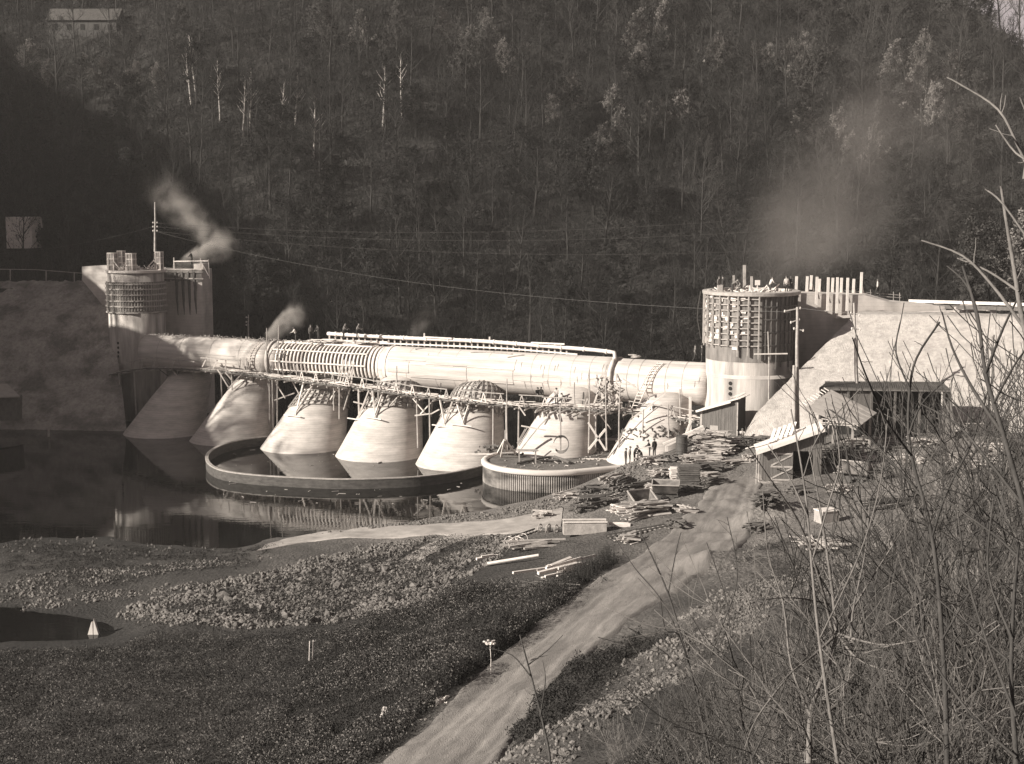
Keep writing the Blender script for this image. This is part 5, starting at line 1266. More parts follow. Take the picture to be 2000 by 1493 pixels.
for (l,u,v,L,Wd,Hh,n_b,rz,m_,sprd) in (('scattered boards on the trodden ground left of the tool shed',1440,905,3.6,2.6,.3,26,10,'wood',.5),
 ('dark heap of beams in the yard behind the tool shed',1640,905,3.6,1.8,1.0,50,-10,'darkwood',.3),('loose pale boards on the sloping ground at the foot of the bright slope',1530,835,3.4,2.2,.5,30,30,'palewood',.5),
 ('brushwood and offcuts heaped under the stilts of the tool shed',1500,985,2.6,1.4,.8,70,60,'darkwood',.7),('long rails and sleepers lying right of the white box',1760,985,6.5,1.2,.3,12,20,'iron',.06),
 ('timbers stacked at the right behind the bare branches',1900,905,5,1.8,.7,36,-8,'wood',.15),('low dark stack of boards on the road side opposite the tool shed',1395,948,2.4,1.4,.7,34,20,'darkwood',.25),
 ('small spread of light offcuts between the skips and the long box',1215,1000,2.4,1.6,.35,30,5,'palewood',.6),('dark rubbish heap of boards between cabin and tool shed',1475,872,3.0,1.8,.8,60,-15,'darkwood',.5),
 ('scattered sticks on the bare patch above the spoil ridge',1600,1065,3.2,2.2,.25,30,15,'wood',.8),('low tangle of boards at the far right of the yard',1960,935,4,2,.6,40,10,'darkwood',.4)):
    pile('plank_pile', l, 'timber', u, v, L, Wd, Hh, n_b, d_(rz), m_, sprd)
for (u,v,L,n_b,rz,m_) in ((1105,975,2.2,16,30,'wood'),(1160,962,2.6,20,42,'darkwood'),(1290,930,2.2,20,20,'wood'),(1345,870,2.4,24,5,'darkwood'),(1420,885,2.2,22,-20,'wood'),(1465,900,1.8,14,60,'wood'),(1300,995,2.2,16,12,'darkwood'),(1340,1005,1.8,12,-15,'wood'),
  (1560,965,2.0,20,30,'darkwood'),(1690,905,2.6,20,-25,'wood'),(1740,880,3.0,24,8,'darkwood'),(1800,870,2.8,20,-12,'wood'),(1850,930,2.6,22,28,'darkwood'),(1930,880,3.0,26,-5,'wood'),(1985,900,2.6,20,15,'darkwood'),(1640,960,2.2,16,50,'wood'),(1720,935,2.4,22,-30,'darkwood'),(1560,870,1.8,18,20,'wood'),(1130,1040,1.6,10,20,'wood'),(1060,1010,1.8,12,-20,'wood'),(1230,1060,1.8,8,10,'wood'),(1480,1040,1.8,14,40,'darkwood'),(1200,940,3.2,20,48,'wood'),(1270,905,2.6,26,15,'wood'),(1310,900,2.4,24,-20,'darkwood'),(1360,895,2.8,30,10,'wood'),(1240,975,2.8,24,40,'darkwood'),(1180,985,2.6,24,30,'wood'),(1140,1000,2.4,22,20,'darkwood'),(1280,960,2.4,20,-30,'wood'),(1345,960,2.2,22,20,'darkwood'),(1380,935,2.4,24,35,'wood'),(1440,870,2.6,26,0,'wood'),(1500,865,2.4,26,-30,'darkwood'),(1540,850,2.6,28,15,'wood'),(1590,850,2.4,24,-15,'wood'),(1650,880,3.0,28,10,'darkwood'),(1780,905,3.2,26,-12,'wood'),(1840,895,2.8,26,22,'darkwood'),(1900,915,3.2,26,0,'wood'),(1960,870,2.8,24,-20,'darkwood'),(1660,925,2.4,22,35,'wood'),(1530,930,1.6,16,50,'wood'),(1320,1030,1.8,10,10,'darkwood')):
    pile('board_scatter', 'small scatter of boards and sticks lying on the ground of the work yard', 'timber', u, v, L, 1.6, .55, n_b+10, d_(rz), m_, .55, (.18,.07))['group'] = 'scattered boards of the work yard'
# low wall of short stakes along the right road edge, mast sticks on the bank
for u,v,l in ((611,1290,'slender stake on the scrubby bank, the right of two'),(604,1292,'slender stake on the scrubby bank, the left of two'),(1030,893+0,'')): 
    if not l: continue
    p = GR(u,v); mb = MB(); mb.tube([p, p+Vector((.05,0,1.15))],.03,5); tag(mb.build('stake', M['palewood']), l, 'stake')
mb = MB(); p = GR(958,1322); hw = (W(955,1256,p.y)-p).z; mb.tube([p-UPV*.2, p+Vector((.03,0,hw*.5)), p+Vector((-.02,0,hw))],[.025,.02,.015],5)
for k in range(22):
    d = Vector((rnd.gauss(0,.16),rnd.gauss(0,.14),rnd.gauss(0,.05))); mb.box(p+Vector((-.02,0,hw))+d,(.10,.08,.05),Matrix.Rotation(rnd.random()*3,3,'Z'))
tag(mb.build('tall_weed', M['palewood']), 'tall weed with a pale flat flower head left of the road', 'weed')
mb = MB(); 
pts = [Z(182,1238,.02)+Vector((0,0,0))]; c = Z(182,1240,0.0); mb.prism([c+Vector((-.35,0,0)),c+Vector((-.02,0,0)),c+Vector((-.05,.1,.75)),c+Vector((-.12,.1,.8))],(0,.25,0)); mb.prism([c+Vector((.02,0,0)),c+Vector((.33,0,0)),c+Vector((.12,.1,.7)),c+Vector((.02,.1,1.0))],(0,.25,0))
tag(mb.build('white_stone', M['concrete']), 'pointed white stone split in two at the edge of the little pool', 'stone')
stick('water_post', 'post standing out of the water in front of the left shed', 'post', [(95,830,95,858)], 166, .2, 'wood')
# ------------------------------------------------------------------ loose stones, grass, scrub
rg_ = np.random.default_rng(5)
def in_poly(px, py, poly):
    inside = np.zeros(len(px), bool); n = len(poly); j = n-1
    for i in range(n):
        xi, yi = poly[i]; xj, yj = poly[j]
        c = ((yi > py) != (yj > py)) & (px < (xj-xi)*(py-yi)/(yj-yi+1e-12)+xi); inside ^= c; j = i
    return inside
def edge_dist(x, y, poly):
    d = np.full(len(x), 1e9)
    for i in range(len(poly)):
        ax_, ay_ = poly[i]; bx_, by_ = poly[(i+1) % len(poly)]; L2 = (bx_-ax_)**2+(by_-ay_)**2+1e-9
        t = np.clip(((x-ax_)*(bx_-ax_)+(y-ay_)*(by_-ay_))/L2, 0, 1); d = np.minimum(d, np.hypot(x-ax_-t*(bx_-ax_), y-ay_-t*(by_-ay_)))
    return d
def scatter(polypx, n, fall=1.2):
    P = [GR(u, v) for u, v in polypx]; poly = [(p.x, p.y) for p in P]; xs = [p[0] for p in poly]; ys = [p[1] for p in poly]
    ox, oy = [], []; tot = 0
    for _ in range(60):
        x = rg_.uniform(min(xs), max(xs), n*2); y = rg_.uniform(min(ys), max(ys), n*2); k = in_poly(x, y, poly); nz_ = .5+.5*np.sin(x*1.7+2*np.sin(y*.9))*np.sin(y*1.3+1.5*np.sin(x*1.1)); k &= edge_dist(x, y, poly) > fall*rg_.random(len(x))*(.3+1.4*nz_)
        ox.append(x[k]); oy.append(y[k]); tot += k.sum()
        if tot >= n: break
    x = np.concatenate(ox)[:n]; y = np.concatenate(oy)[:n]
    return x, y
PH = (1+5**.5)/2
ICO = np.array([(-1,PH,0),(1,PH,0),(-1,-PH,0),(1,-PH,0),(0,-1,PH),(0,1,PH),(0,-1,-PH),(0,1,-PH),(PH,0,-1),(PH,0,1),(-PH,0,-1),(-PH,0,1)])/1.9
ICF = np.array([(0,11,5),(0,5,1),(0,1,7),(0,7,10),(0,10,11),(1,5,9),(5,11,4),(11,10,2),(10,7,6),(7,1,8),(3,9,4),(3,4,2),(3,2,6),(3,6,8),(3,8,9),(4,9,5),(2,4,11),(6,2,10),(8,6,7),(9,8,1)])
def randrot(n):
    q = rg_.normal(size=(n,4)); q /= np.linalg.norm(q, axis=1)[:,None]; w_, x, y, z = q.T
    return np.stack([1-2*(y*y+z*z),2*(x*y-w_*z),2*(x*z+w_*y),2*(x*y+w_*z),1-2*(x*x+z*z),2*(y*z-w_*x),2*(x*z-w_*y),2*(y*z+w_*x),1-2*(x*x+y*y)],1).reshape(n,3,3)
def stones(name, label, polypx, n, smin, smax, m, patchy=0, kind='stuff'):
    x, y = scatter(polypx, n)
    if patchy:
        nv = np.array([noise.fractal(Vector((a*.5, b*.5, 1)), 1, 2, 3) for a, b in zip(x, y)]); k = nv+rg_.normal(0,.28,len(x)) > -patchy; x, y = x[k], y[k]
    n = len(x); s = smin+(smax-smin)*rg_.random(n)**4.5
    V = ICO[None]*rg_.uniform(.65,1.3,(n,12,1))*(s[:,None,None]*rg_.uniform(.55,1.2,(n,1,3)))*.55
    V = np.einsum('nij,nkj->nki', randrot(n), V); V += np.stack([x, y, hgt(x,y)+s*.12], 1)[:,None]
    Fc = (ICF[None]+12*np.arange(n)[:,None,None]).reshape(-1,3)
    o = np_obj(name, V.reshape(-1,3), Fc, m); return tag(o, label, 'stones', kind=kind)
stones('rubble', 'broad field of broken pale stones across the middle of the river bank', [(215,1198),(330,1160),(520,1115),(690,1070),(860,1042),(800,1085),(770,1105),(860,1090),(930,1045),(1010,1045),(990,1085),(900,1140),(800,1190),(640,1222),(480,1232),(330,1225)], 52000, .04, .36, M['stone'], .1)
stones('rubble', 'narrow band of stones running to the left edge above the pool', [(-40,1175),(-40,1140),(150,1110),(420,1090),(560,1085),(420,1110),(250,1140),(80,1180)], 5000, .05, .26, M['stone'], .1)
stones('rubble', 'thin line of stones just above the pool at the left', [(-20,1212),(60,1175),(200,1150),(420,1135),(420,1150),(230,1175),(120,1190)], 1200, .08, .3, M['stone'], .1)
stones('rubble', 'stones scattered along the muddy shore on the left', [(0,1105),(0,1055),(180,1042),(330,1050),(440,1075),(300,1095)], 1400, .06, .3, M['stonedark'], .1)
stones('rubble', 'stones strewn between the water and the sandy path', [(560,1052),(800,1020),(1000,988),(1130,955),(1150,975),(1060,1005),(880,1025),(650,1042)], 3800, .07, .34, M['stone'], .1)
stones('rubble', 'earth and stone tipped down the bank below the group of workers', [(1080,985),(1180,940),(1215,905),(1300,895),(1320,925),(1240,950),(1150,990)], 2600, .06, .32, M['stone'], .3)
stones('rubble', 'ridge of stony spoil right of the road', [(930,1493),(1020,1440),(1100,1400),(1200,1335),(1300,1250),(1400,1165),(1520,1115),(1640,1080),(1740,1040),(1790,1080),(1700,1130),(1500,1215),(1400,1290),(1280,1370),(1150,1450),(1100,1530),(960,1530)], 36000, .03, .22, M['stone'], .12)
stones('rubble', 'small heap of white stones left of the road', [(790,1375),(830,1355),(870,1350),(880,1372),(840,1385),(800,1380)], 70, .1, .42, M['concrete'])
stones('rubble', 'second small heap of white stones lower down left of the road', [(735,1400),(760,1385),(800,1392),(840,1405),(800,1425),(750,1415)], 60, .1, .4, M['concrete'])
stones('rubble', 'grit and pebbles over the work yard', [(1150,1010),(1350,890),(1500,900),(1600,950),(1900,880),(2050,930),(1700,1040),(1400,1080),(1280,1110),(1200,1090)], 5000, .03, .14, M['stone'])
stones('rubble', 'stones lying along the ragged right edge of the road', [(1000,1480),(1170,1330),(1290,1235),(1390,1150),(1470,1060),(1500,1060),(1420,1160),(1310,1260),(1190,1350),(1060,1480)], 900, .05, .28, M['stone'])
stones('rubble', 'loose gravel scattered over the road', [(760,1490),(900,1370),(1020,1260),(1120,1180),(1230,1105),(1340,1040),(1400,960),(1470,960),(1450,1040),(1370,1100),(1270,1180),(1150,1275),(1040,1370),(940,1490)], 9000, .02, .11, M['stone'], 0)
def blades(name, label, polypx, n, h0, h1, wd, m, lean=.5, patch=0, cat='grass', dens=.35):
    x, y = scatter(polypx, n)
    if patch:
        nv = np.array([noise.fractal(Vector((a*dens, b*dens, 5)), 1, 2, 3) for a, b in zip(x, y)]); k = nv > patch-1; x, y = x[k], y[k]
    n = len(x); a = rg_.uniform(0, 6.283, n); h = rg_.uniform(h0, h1, n)*rg_.uniform(.5,1,n); w_ = wd*rg_.uniform(.6,1.4,n); z = hgt(x,y)-.03
    lx, ly = rg_.normal(0,lean,n)*h, rg_.normal(0,lean,n)*h
    b0 = np.stack([x-np.cos(a)*w_, y-np.sin(a)*w_, z],1); b1 = np.stack([x+np.cos(a)*w_, y+np.sin(a)*w_, z],1)
    m0 = np.stack([x+np.cos(a)*w_*.8+lx*.4, y+np.sin(a)*w_*.8+ly*.4, z+h*.6],1); t_ = np.stack([x+lx, y+ly, z+h],1)
    V = np.stack([b0,b1,m0,t_],1).reshape(-1,3); Fc = (np.array([[0,1,2,3]])[None]+4*np.arange(n)[:,None,None]).reshape(-1,4)
    return tag(np_obj(name, V, Fc, m), label, cat, kind='stuff')
def leaves(name, label, polypx, n, hmax, sz, m, dens=.35, cat='scrub', flat=0, patch=0, pw=1.0):
    x, y = scatter(polypx, n); n = len(x)
    nv = np.array([noise.fractal(Vector((a*dens, b*dens, 5)), 1, 2, 3) for a, b in zip(x, y)])
    if patch: k = nv > patch-1; x, y, nv = x[k], y[k], nv[k]; n = len(x)
    hl = hmax*np.clip(.35+nv*.9, .05, 1.3); z = hgt(x,y)+hl*rg_.random(n)**pw
    c = np.stack([x,y,z],1)[:,None]; s_ = sz*rg_.uniform(.4,1.5,(n,1,1)); q = np.array([(-1,0,0),(0,-.5,0),(1,0,0),(0,.5,0)])[None]*s_
    R3 = randrot(n); V = np.einsum('nij,nkj->nki', R3, q)+c
    Fc = (np.array([[0,1,2,3]])[None]+4*np.arange(n)[:,None,None]).reshape(-1,4)
    return tag(np_obj(name, V.reshape(-1,3), Fc, m), label, cat, kind='stuff')
def sticks(name, label, polypx, n, h0, h1, r0, m, lean=.5, cat='scrub'):
    x, y = scatter(polypx, n); n = len(x); z = hgt(x,y); h = rg_.uniform(h0,h1,n)
    B = np.stack([x,y,z-.05],1); d = np.stack([rg_.normal(0,lean,n), rg_.normal(0,lean,n), np.ones(n)],1)*h[:,None]; a = rg_.uniform(0,6.28,n)
    s1_ = np.stack([np.cos(a),np.sin(a),0*a],1)*r0; s2_ = np.stack([-np.sin(a),np.cos(a),0*a],1)*r0
    V = np.stack([B+s1_, B-s1_*.5+s2_, B-s1_*.5-s2_, B+d],1).reshape(-1,3); Fc = (np.array([[0,1,3],[1,2,3],[2,0,3]])[None]+4*np.arange(n)[:,None,None]).reshape(-1,3)
    return tag(np_obj(name, V, Fc, m), label, cat, kind='stuff')
M['grassdark'] = mat('dark_grass', .045, .6, .4, bump=0, rough=.9, stain=.65, sscale=(.12,.2,.2))
M['grasspale'] = mat('dry_grass', .11, .5, .6, bump=0, rough=.9)
M['scrub'] = mat('dark_scrub', .028, .5, 2, bump=0, rough=.9)
M['scrubpale'] = mat('pale_scrub_leaf', .16, .5, 2, bump=0, rough=.9)
field = [(-60,1530),(-60,1275),(230,1262),(300,1232),(500,1240),(700,1225),(800,1200),(650,1320),(560,1420),(560,1530)]
blades('grass', 'dull mown grass over the field at the bottom left', field, 110000, .05, .16, .018, M['grassdark'], .9)
blades('grass', 'dry blades mixed into the field at the bottom left', field, 24000, .06, .2, .012, M['grasspale'], .9, .9)
bank = [(600,1300),(640,1250),(720,1215),(860,1165),(960,1145),(1040,1165),(1140,1168),(1200,1128),(1212,1110),(1120,1185),(1000,1270),(880,1370),(740,1500),(700,1530),(420,1530),(520,1400)]
leaves('scrub', 'dark tufts and weeds dotted over the field at the bottom left', field, 70000, .55, .04, M['scrub'], .5, patch=.95)
leaves('scrub', 'pale dry tufts over the field at the bottom left', field, 26000, .4, .035, M['scrubpale'], .8, patch=.9)
leaves('scrub', 'clumps of weed rooted in the stone field', [(300,1200),(520,1130),(860,1050),(1000,1050),(900,1130),(640,1225)], 40000, .7, .045, M['scrub'], .7, patch=.75)
stones('rubble', 'boulders lying among the smaller stones of the river bank', [(260,1195),(520,1120),(860,1045),(1000,1050),(900,1140),(640,1230),(330,1222)], 160, .3, .8, M['stone'], 0)
leaves('scrub', 'dark tangled leafy scrub covering the bank left of the road', bank, 170000, 1.6, .05, M['scrub'], .22)
leaves('scrub', 'pale leafy specks in the scrub left of the road', bank, 50000, 1.65, .04, M['scrubpale'], .22, patch=.8, pw=.5)
sticks('scrub', 'thin brown stems standing in the scrub left of the road', bank, 3000, .4, 1.1, .010, M['scrub'], .4)
edge = [(880,1360),(1000,1265),(1110,1175),(1215,1100),(1185,1085),(1070,1160),(950,1260),(830,1345),(700,1450),(670,1493),(730,1493),(780,1440)]
leaves('scrub', 'tall weeds along the left verge of the road', edge, 40000, 1.7, .05, M['scrub'], .3)
sticks('scrub', 'weed stems along the left verge of the road', edge, 3000, .5, 1.6, .012, M['scrub'], .15)
rb = [(1000,1440),(1090,1360),(1200,1290),(1290,1230),(1330,1245),(1250,1310),(1150,1380),(1060,1450)]
leaves('scrub', 'dark low growth between the road and the spoil ridge', [(985,1440),(1060,1340),(1150,1290),(1260,1240),(1230,1290),(1130,1370),(1020,1470)], 40000, .9, .045, M['scrub'], .9)
leaves('scrub', 'weeds in the ditch right of the road', rb, 16000, .7, .04, M['scrub'], .6)
rbrush = [(1150,1530),(1280,1420),(1420,1330),(1520,1260),(1680,1180),(1830,1090),(2060,1010),(2100,1530)]
leaves('scrub', 'leaf litter and low growth on the near hillside at the bottom right', rbrush, 170000, .5, .032, M['scrub'], .8)
leaves('scrub', 'pale dead leaves on the near hillside at the bottom right', rbrush, 60000, .45, .024, M['scrubpale'], .8)
leaves('scrub', 'weeds growing between the stones of the bank', [(215,1198),(520,1115),(860,1042),(1010,1045),(900,1140),(640,1240),(300,1240)], 30000, .3, .05, M['scrub'], .6, patch=.85)
leaves('scrub', 'sparse weeds on the dark shore at the left', [(0,1200),(0,1060),(400,1075),(560,1060),(500,1110),(200,1150)], 26000, .22, .05, M['scrub'], .6, patch=.85)
leaves('scrub', 'brown growth on the slope below the white crate', [(1400,1100),(1500,1040),(1650,1050),(1850,990),(2050,960),(2060,1010),(1830,1080),(1650,1150),(1450,1140)], 30000, .5, .04, M['scrub'], .6, patch=.8)
leaves('scrub', 'sparse growth among the spoil ridge stones', [(1020,1440),(1200,1335),(1400,1165),(1640,1080),(1790,1080),(1500,1215),(1280,1370),(1100,1500)], 30000, .35, .03, M['scrub'], .8, patch=.9)

# ------------------------------------------------------------------ trees
def rvec(r): return Vector((r.gauss(0,1), r.gauss(0,1), r.gauss(0,1))).normalized()
def far_tree(seed, h, kind):
    r = random.Random(seed); T = MB(); K = MB()
    tr = h*.012+.03
    trunk = [Vector((0,0,-.8))]; d = Vector((r.uniform(-.08,.08), r.uniform(-.08,.08), 1)).normalized(); n = 7
    for k in range(n): d = (d+rvec(r)*.06).normalized(); d.z = abs(d.z); trunk.append(trunk[-1]+d*(h+.8)/n*.93)
    T.tube(trunk, [tr*(1.15-.95*k/n) for k in range(n+1)], 6)
    tips = []
    lo = {'birch':.45,'bare':.3,'leafy':.22,'tall':.5}[kind]; nl = {'birch':14,'bare':15,'leafy':17,'tall':12}[kind]
    for i in range(nl):
        t = lo+(1-lo)*(i+r.random()*.7)/nl; f = t*n; k = min(int(f), n-1); p = trunk[k].lerp(trunk[k+1], f-k); a = r.uniform(0,6.28)
        up = {'birch':.9,'bare':.8,'leafy':.55,'tall':1.2}[kind]+.5*t; L = h*{'birch':.20,'bare':.30,'leafy':.30,'tall':.2}[kind]*(1.15-.75*(t-lo)/(1-lo))*r.uniform(.7,1.2)
        d = Vector((math.cos(a), math.sin(a), up)).normalized(); pts = [p]
        for q in range(3): d = (d+rvec(r)*.18+Vector((0,0,.06))).normalized(); pts.append(pts[-1]+d*L/3)
        T.tube(pts, [tr*.42*(1-.22*q)*(1.1-t*.6) for q in range(4)], 4, cap=False)
        for j in range(6):
            f = .8+2.2*(j+r.random())/6; k = min(int(f),2); p2 = pts[k].lerp(pts[k+1], f-k); d2 = (pts[k+1]-pts[k]).normalized(); d2 = (d2+rvec(r)*.75+Vector((0,0,.15))).normalized(); L2 = L*.42*r.uniform(.6,1.2)
            e = p2+d2*L2; mid = p2.lerp(e,.5)+rvec(r)*L2*.06; K.tube([p2,mid,e], [.028,.02,.01], 3, cap=False)
            for q in range(6):
                s_ = p2.lerp(e, r.uniform(.3,1)); d3 = (d2+rvec(r)*.8+Vector((0,0,.2))).normalized(); e3 = s_+d3*r.uniform(.45,1.15); K.tube([s_,e3], [.015,.006], 3, cap=False); tips.append(e3); tips.append(s_.lerp(e3,.5))
    nf = {'birch':500,'bare':350,'leafy':3600,'tall':500}[kind]; sz = {'leafy':.14,'bare':.09,'birch':.09,'tall':.09}[kind]
    for q in range(nf):
        c = r.choice(tips)+rvec(r)*r.uniform(0,.28); u = rvec(r); w_ = u.orthogonal().normalized(); s_ = sz*r.uniform(.5,1.4); K.add([c-u*s_, c+w_*s_*.6, c+u*s_, c-w_*s_*.6], [(0,1,2,3)])
    return T, K
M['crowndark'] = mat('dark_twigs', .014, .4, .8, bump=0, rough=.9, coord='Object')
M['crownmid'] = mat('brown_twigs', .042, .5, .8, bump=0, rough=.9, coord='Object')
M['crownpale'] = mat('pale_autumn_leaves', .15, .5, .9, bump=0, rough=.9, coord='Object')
M['barkfar'] = mat('far_bark', .03, .4, 1, bump=0, coord='Object')
PRO = {}
def proto(key, seed, h, kind, trunkm, crownm):
    T, K = far_tree(seed, h, kind)
    def mk(mb, nm, m): 
        me = bpy.data.meshes.new(nm); me.from_pydata([tuple(q) for q in mb.v], [], mb.f); me.materials.append(M[m]); me.update(); return me
    PRO.setdefault(key, []).append((mk(T,'trunk',trunkm), mk(K,'crown',crownm)))
for s_ in range(4): proto('dark', 10+s_, 13+s_*.7, 'bare', 'barkfar', 'crowndark')
for s_ in range(3): proto('ivy', 60+s_, 11+s_, 'leafy', 'barkfar', 'crowndark')
for s_ in range(4): proto('mid', 20+s_, 13+s_*.6, 'bare', 'barkfar', 'crownmid')
for s_ in range(3): proto('pale', 30+s_, 9+s_, 'leafy', 'barkfar', 'crownpale')
for s_ in range(3): proto('midleaf', 70+s_, 10+s_, 'leafy', 'barkfar', 'crownmid')
for s_ in range(2): proto('birch', 40+s_, 13+s_, 'birch', 'birch', 'crowndark')
for s_ in range(3): proto('tall', 50+s_, 14+s_, 'tall', 'barkfar', 'crownmid')
LAB = {'dark':'dark bare tree in the wood on the far hillside','ivy':'dark dense ivy-clad tree in the wood on the far hillside','mid':'brownish bare tree in the upper wood on the far hillside','pale':'pale leafy tree catching the sun on the far hillside','midleaf':'half leafy brown tree on the far hillside','tall':'slender bare tree near the top of the far hillside'}
NMS = {'dark':'bare_tree','ivy':'ivy_tree','mid':'bare_tree','pale':'leafy_tree','midleaf':'leafy_tree','birch':'birch_tree','tall':'bare_tree'}
def put_tree(key, p, sc, label=None, group=None):
    T, K = rnd.choice(PRO[key]); r = bpy.data.objects.new(NMS[key], None); C.objects.link(r); r.location = p; r.rotation_euler = (0,0,rnd.uniform(0,6.28)); r.scale = (sc,sc,sc*rnd.uniform(.9,1.15))
    tag(r, label or LAB[key], 'tree', group or {'dark':'dark bare trees of the far wood','ivy':'ivy-clad trees of the far wood','mid':'brown bare trees of the far wood','pale':'pale leafy trees of the far wood','midleaf':'half leafy trees of the far wood','tall':'slender trees of the far wood'}.get(key))
    for me, nm in ((T,'trunk'),(K,'crown')):
        c = bpy.data.objects.new(nm, me); C.objects.link(c); c.parent = r
def pix(p):
    x, y, z = p.x, p.y, p.z-HC; zc = y*cp - z*sp; yc = y*sp + z*cp
    return 1000+F*x/zc, 746.5-F*yc/zc
placed = []
# special pale clumps and birches
for u,v in ((870,95),(910,120),(950,80),(985,165),(1020,150),(1085,255),(1125,250),(1105,240),(1175,330),(1195,325),(1290,95),(1330,85),(1240,110),(1245,175),(1200,290),(1265,275),(1300,265),(1330,270),(1545,165),(1580,150),(1500,150),(1470,160),(1740,165),(1800,170),(1780,230),(1850,210),(1820,270),(1860,285),(1640,330),(1575,310),(1700,330),(60,165),(90,180),(200,175),(245,190),(265,180),(310,190),(170,160),(1400,150),(640,90),(700,110)):
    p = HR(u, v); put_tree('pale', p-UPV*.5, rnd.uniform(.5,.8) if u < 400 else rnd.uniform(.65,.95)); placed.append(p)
bl = ['tallest pair-like birch','second','third','fourth','fifth','sixth','seventh','eighth','ninth']
for i,(u,v,l) in enumerate(((375,212,'white-stemmed birch at the upper left, leftmost of the birches'),(383,205,'white-stemmed birch close beside the leftmost birch'),(431,235,'tall birch with a broken white stem, third from the left'),(475,268,'birch with the brightest stem at the upper left of the wood'),(486,262,'thin birch leaning beside the brightest stem'),(547,292,'long white birch stem standing alone right of the brightest one'),(612,312,'faint birch stem right of the long white one'),(575,245,'dim birch between the long white stem and the faint one'),(748,260,'short white birch stem in the middle of the dark wood'),(785,230,'small birch right of the short white stem'))):
    p = HR(u, v); put_tree('birch', p-UPV*1, rnd.uniform(.85,1.05), l, 'birches in the far wood'); placed.append(p)
cnt = 0
pts = []
for _ in range(9000):
    x = rnd.uniform(-125, 135); y = rnd.uniform(200, 345)
    p = Vector((x, y, HH2(x, y)))
    if p.z < -1.5: continue
    u, v = pix(p+UPV*5)
    if u < -60 or u > 2060 or v < -70: continue
    u0, v0 = pix(p)
    if (u-160)**2/190**2 + (v0-105)**2/62**2 < 1 and rnd.random() < .93: continue       # clearing round the farmhouse
    if (u0-40)**2/70**2+(v0-470)**2/40**2 < 1: continue
    mind = 5.1 if y < 285 else 4.6
    if any((q.x-x)**2+((q.y-y)*1.15)**2 < mind**2 for q in pts): continue
    if v0 < -30 and rnd.random() < .5: continue
    pts.append(p)
    if len(pts) >= 640: break
rnd.shuffle(pts)
pts.sort(key=lambda p: p.y)
lim = {'dark':0,'ivy':0,'mid':0,'tall':0,'midleaf':0}; nb = 0
for p in pts:
    u, v = pix(p)
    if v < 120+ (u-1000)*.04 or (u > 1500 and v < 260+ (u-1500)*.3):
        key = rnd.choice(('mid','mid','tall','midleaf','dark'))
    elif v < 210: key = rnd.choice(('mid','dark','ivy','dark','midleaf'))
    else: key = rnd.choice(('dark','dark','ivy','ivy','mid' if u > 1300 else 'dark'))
    if key in ('dark','mid','tall'):
        nb += 1
        if nb > 272: key = 'midleaf' if key != 'dark' else 'ivy'
    if key == 'ivy' and lim['ivy'] >= 280: key = 'midleaf'
    lim[key] += 1
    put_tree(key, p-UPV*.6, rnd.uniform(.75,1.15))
for k in range(46):
    x = rnd.uniform(-116,-96); y = rnd.uniform(112,166); put_tree('dark', Vector((x,y,HH2(x,y)-.5)), rnd.uniform(.7,1.05), 'unseen bare tree added on the left spur to dapple its shade', 'unseen shade trees added on the left spur')  # off-frame trees added to break up the spur's shadow
# undergrowth whips
def whips(name, label, n, xr, yr, hfun, h0, h1, r0, m, cat='undergrowth', cond=None):
    x = rg_.uniform(*xr, n); y = rg_.uniform(*yr, n); z = np.array([hfun(a,b) for a,b in zip(x,y)]); k = z > -1.2
    if cond is not None: k &= cond(x,y,z)
    x,y,z = x[k],y[k],z[k]; n = len(x); h = rg_.uniform(h0,h1,n); B = np.stack([x,y,z-.3],1); d = np.stack([rg_.normal(0,.25,n), rg_.normal(0,.25,n), np.ones(n)],1)*h[:,None]
    a = rg_.uniform(0,6.28,n); s1_ = np.stack([np.cos(a),np.sin(a),0*a],1)*r0; s2_ = np.stack([-np.sin(a),np.cos(a),0*a],1)*r0
    V = np.stack([B+s1_, B-s1_*.5+s2_, B-s1_*.5-s2_, B+d],1).reshape(-1,3); Fc = (np.array([[0,1,3],[1,2,3],[2,0,3]])[None]+4*np.arange(n)[:,None,None]).reshape(-1,3)
    return tag(np_obj(name, V, Fc, m), label, cat, kind='stuff')
whips('undergrowth', 'dark saplings and brushwood between the trees of the far hillside', 80000, (-130,140), (198,340), HH2, 1, 5.5, .05, M['crowndark'])
whips('undergrowth', 'brown saplings thin among the trees of the far hillside', 16000, (-130,140), (198,340), HH2, 1.5, 6, .035, M['crownmid'])
def brush(name, label, n, hm_, sz, m, thr):
    x = rg_.uniform(-130,140,n); y = rg_.uniform(200,340,n); nv = np.array([noise.fractal(Vector((a*.16,b_*.16,2+thr)),1,2,4) for a,b_ in zip(x,y)]); k = nv > thr; x,y,nv = x[k],y[k],nv[k]
    z = np.array([HH2(a,b_) for a,b_ in zip(x,y)]); k = z > -1; x,y,z,nv = x[k],y[k],z[k],nv[k]; n = len(x)
    c = np.stack([x,y,z+hm_*(.4+nv)*rg_.random(n)],1)[:,None]; q = np.array([(-1,0,0),(0,-.6,0),(1,0,0),(0,.6,0)])[None]*(sz*rg_.uniform(.4,1.5,(n,1,1)))
    V = np.einsum('nij,nkj->nki', randrot(n), q)+c; Fc = (np.array([[0,1,2,3]])[None]+4*np.arange(n)[:,None,None]).reshape(-1,4)
    return tag(np_obj(name, V.reshape(-1,3), Fc, m), label, 'undergrowth', kind='stuff')
brush('undergrowth', 'dark leafy undergrowth filling the gaps of the far wood', 260000, 3.5, .17, M['crowndark'], -.25)
brush('undergrowth', 'brownish leafy undergrowth in clumps over the far wood', 110000, 3.5, .14, M['crownmid'], .12)

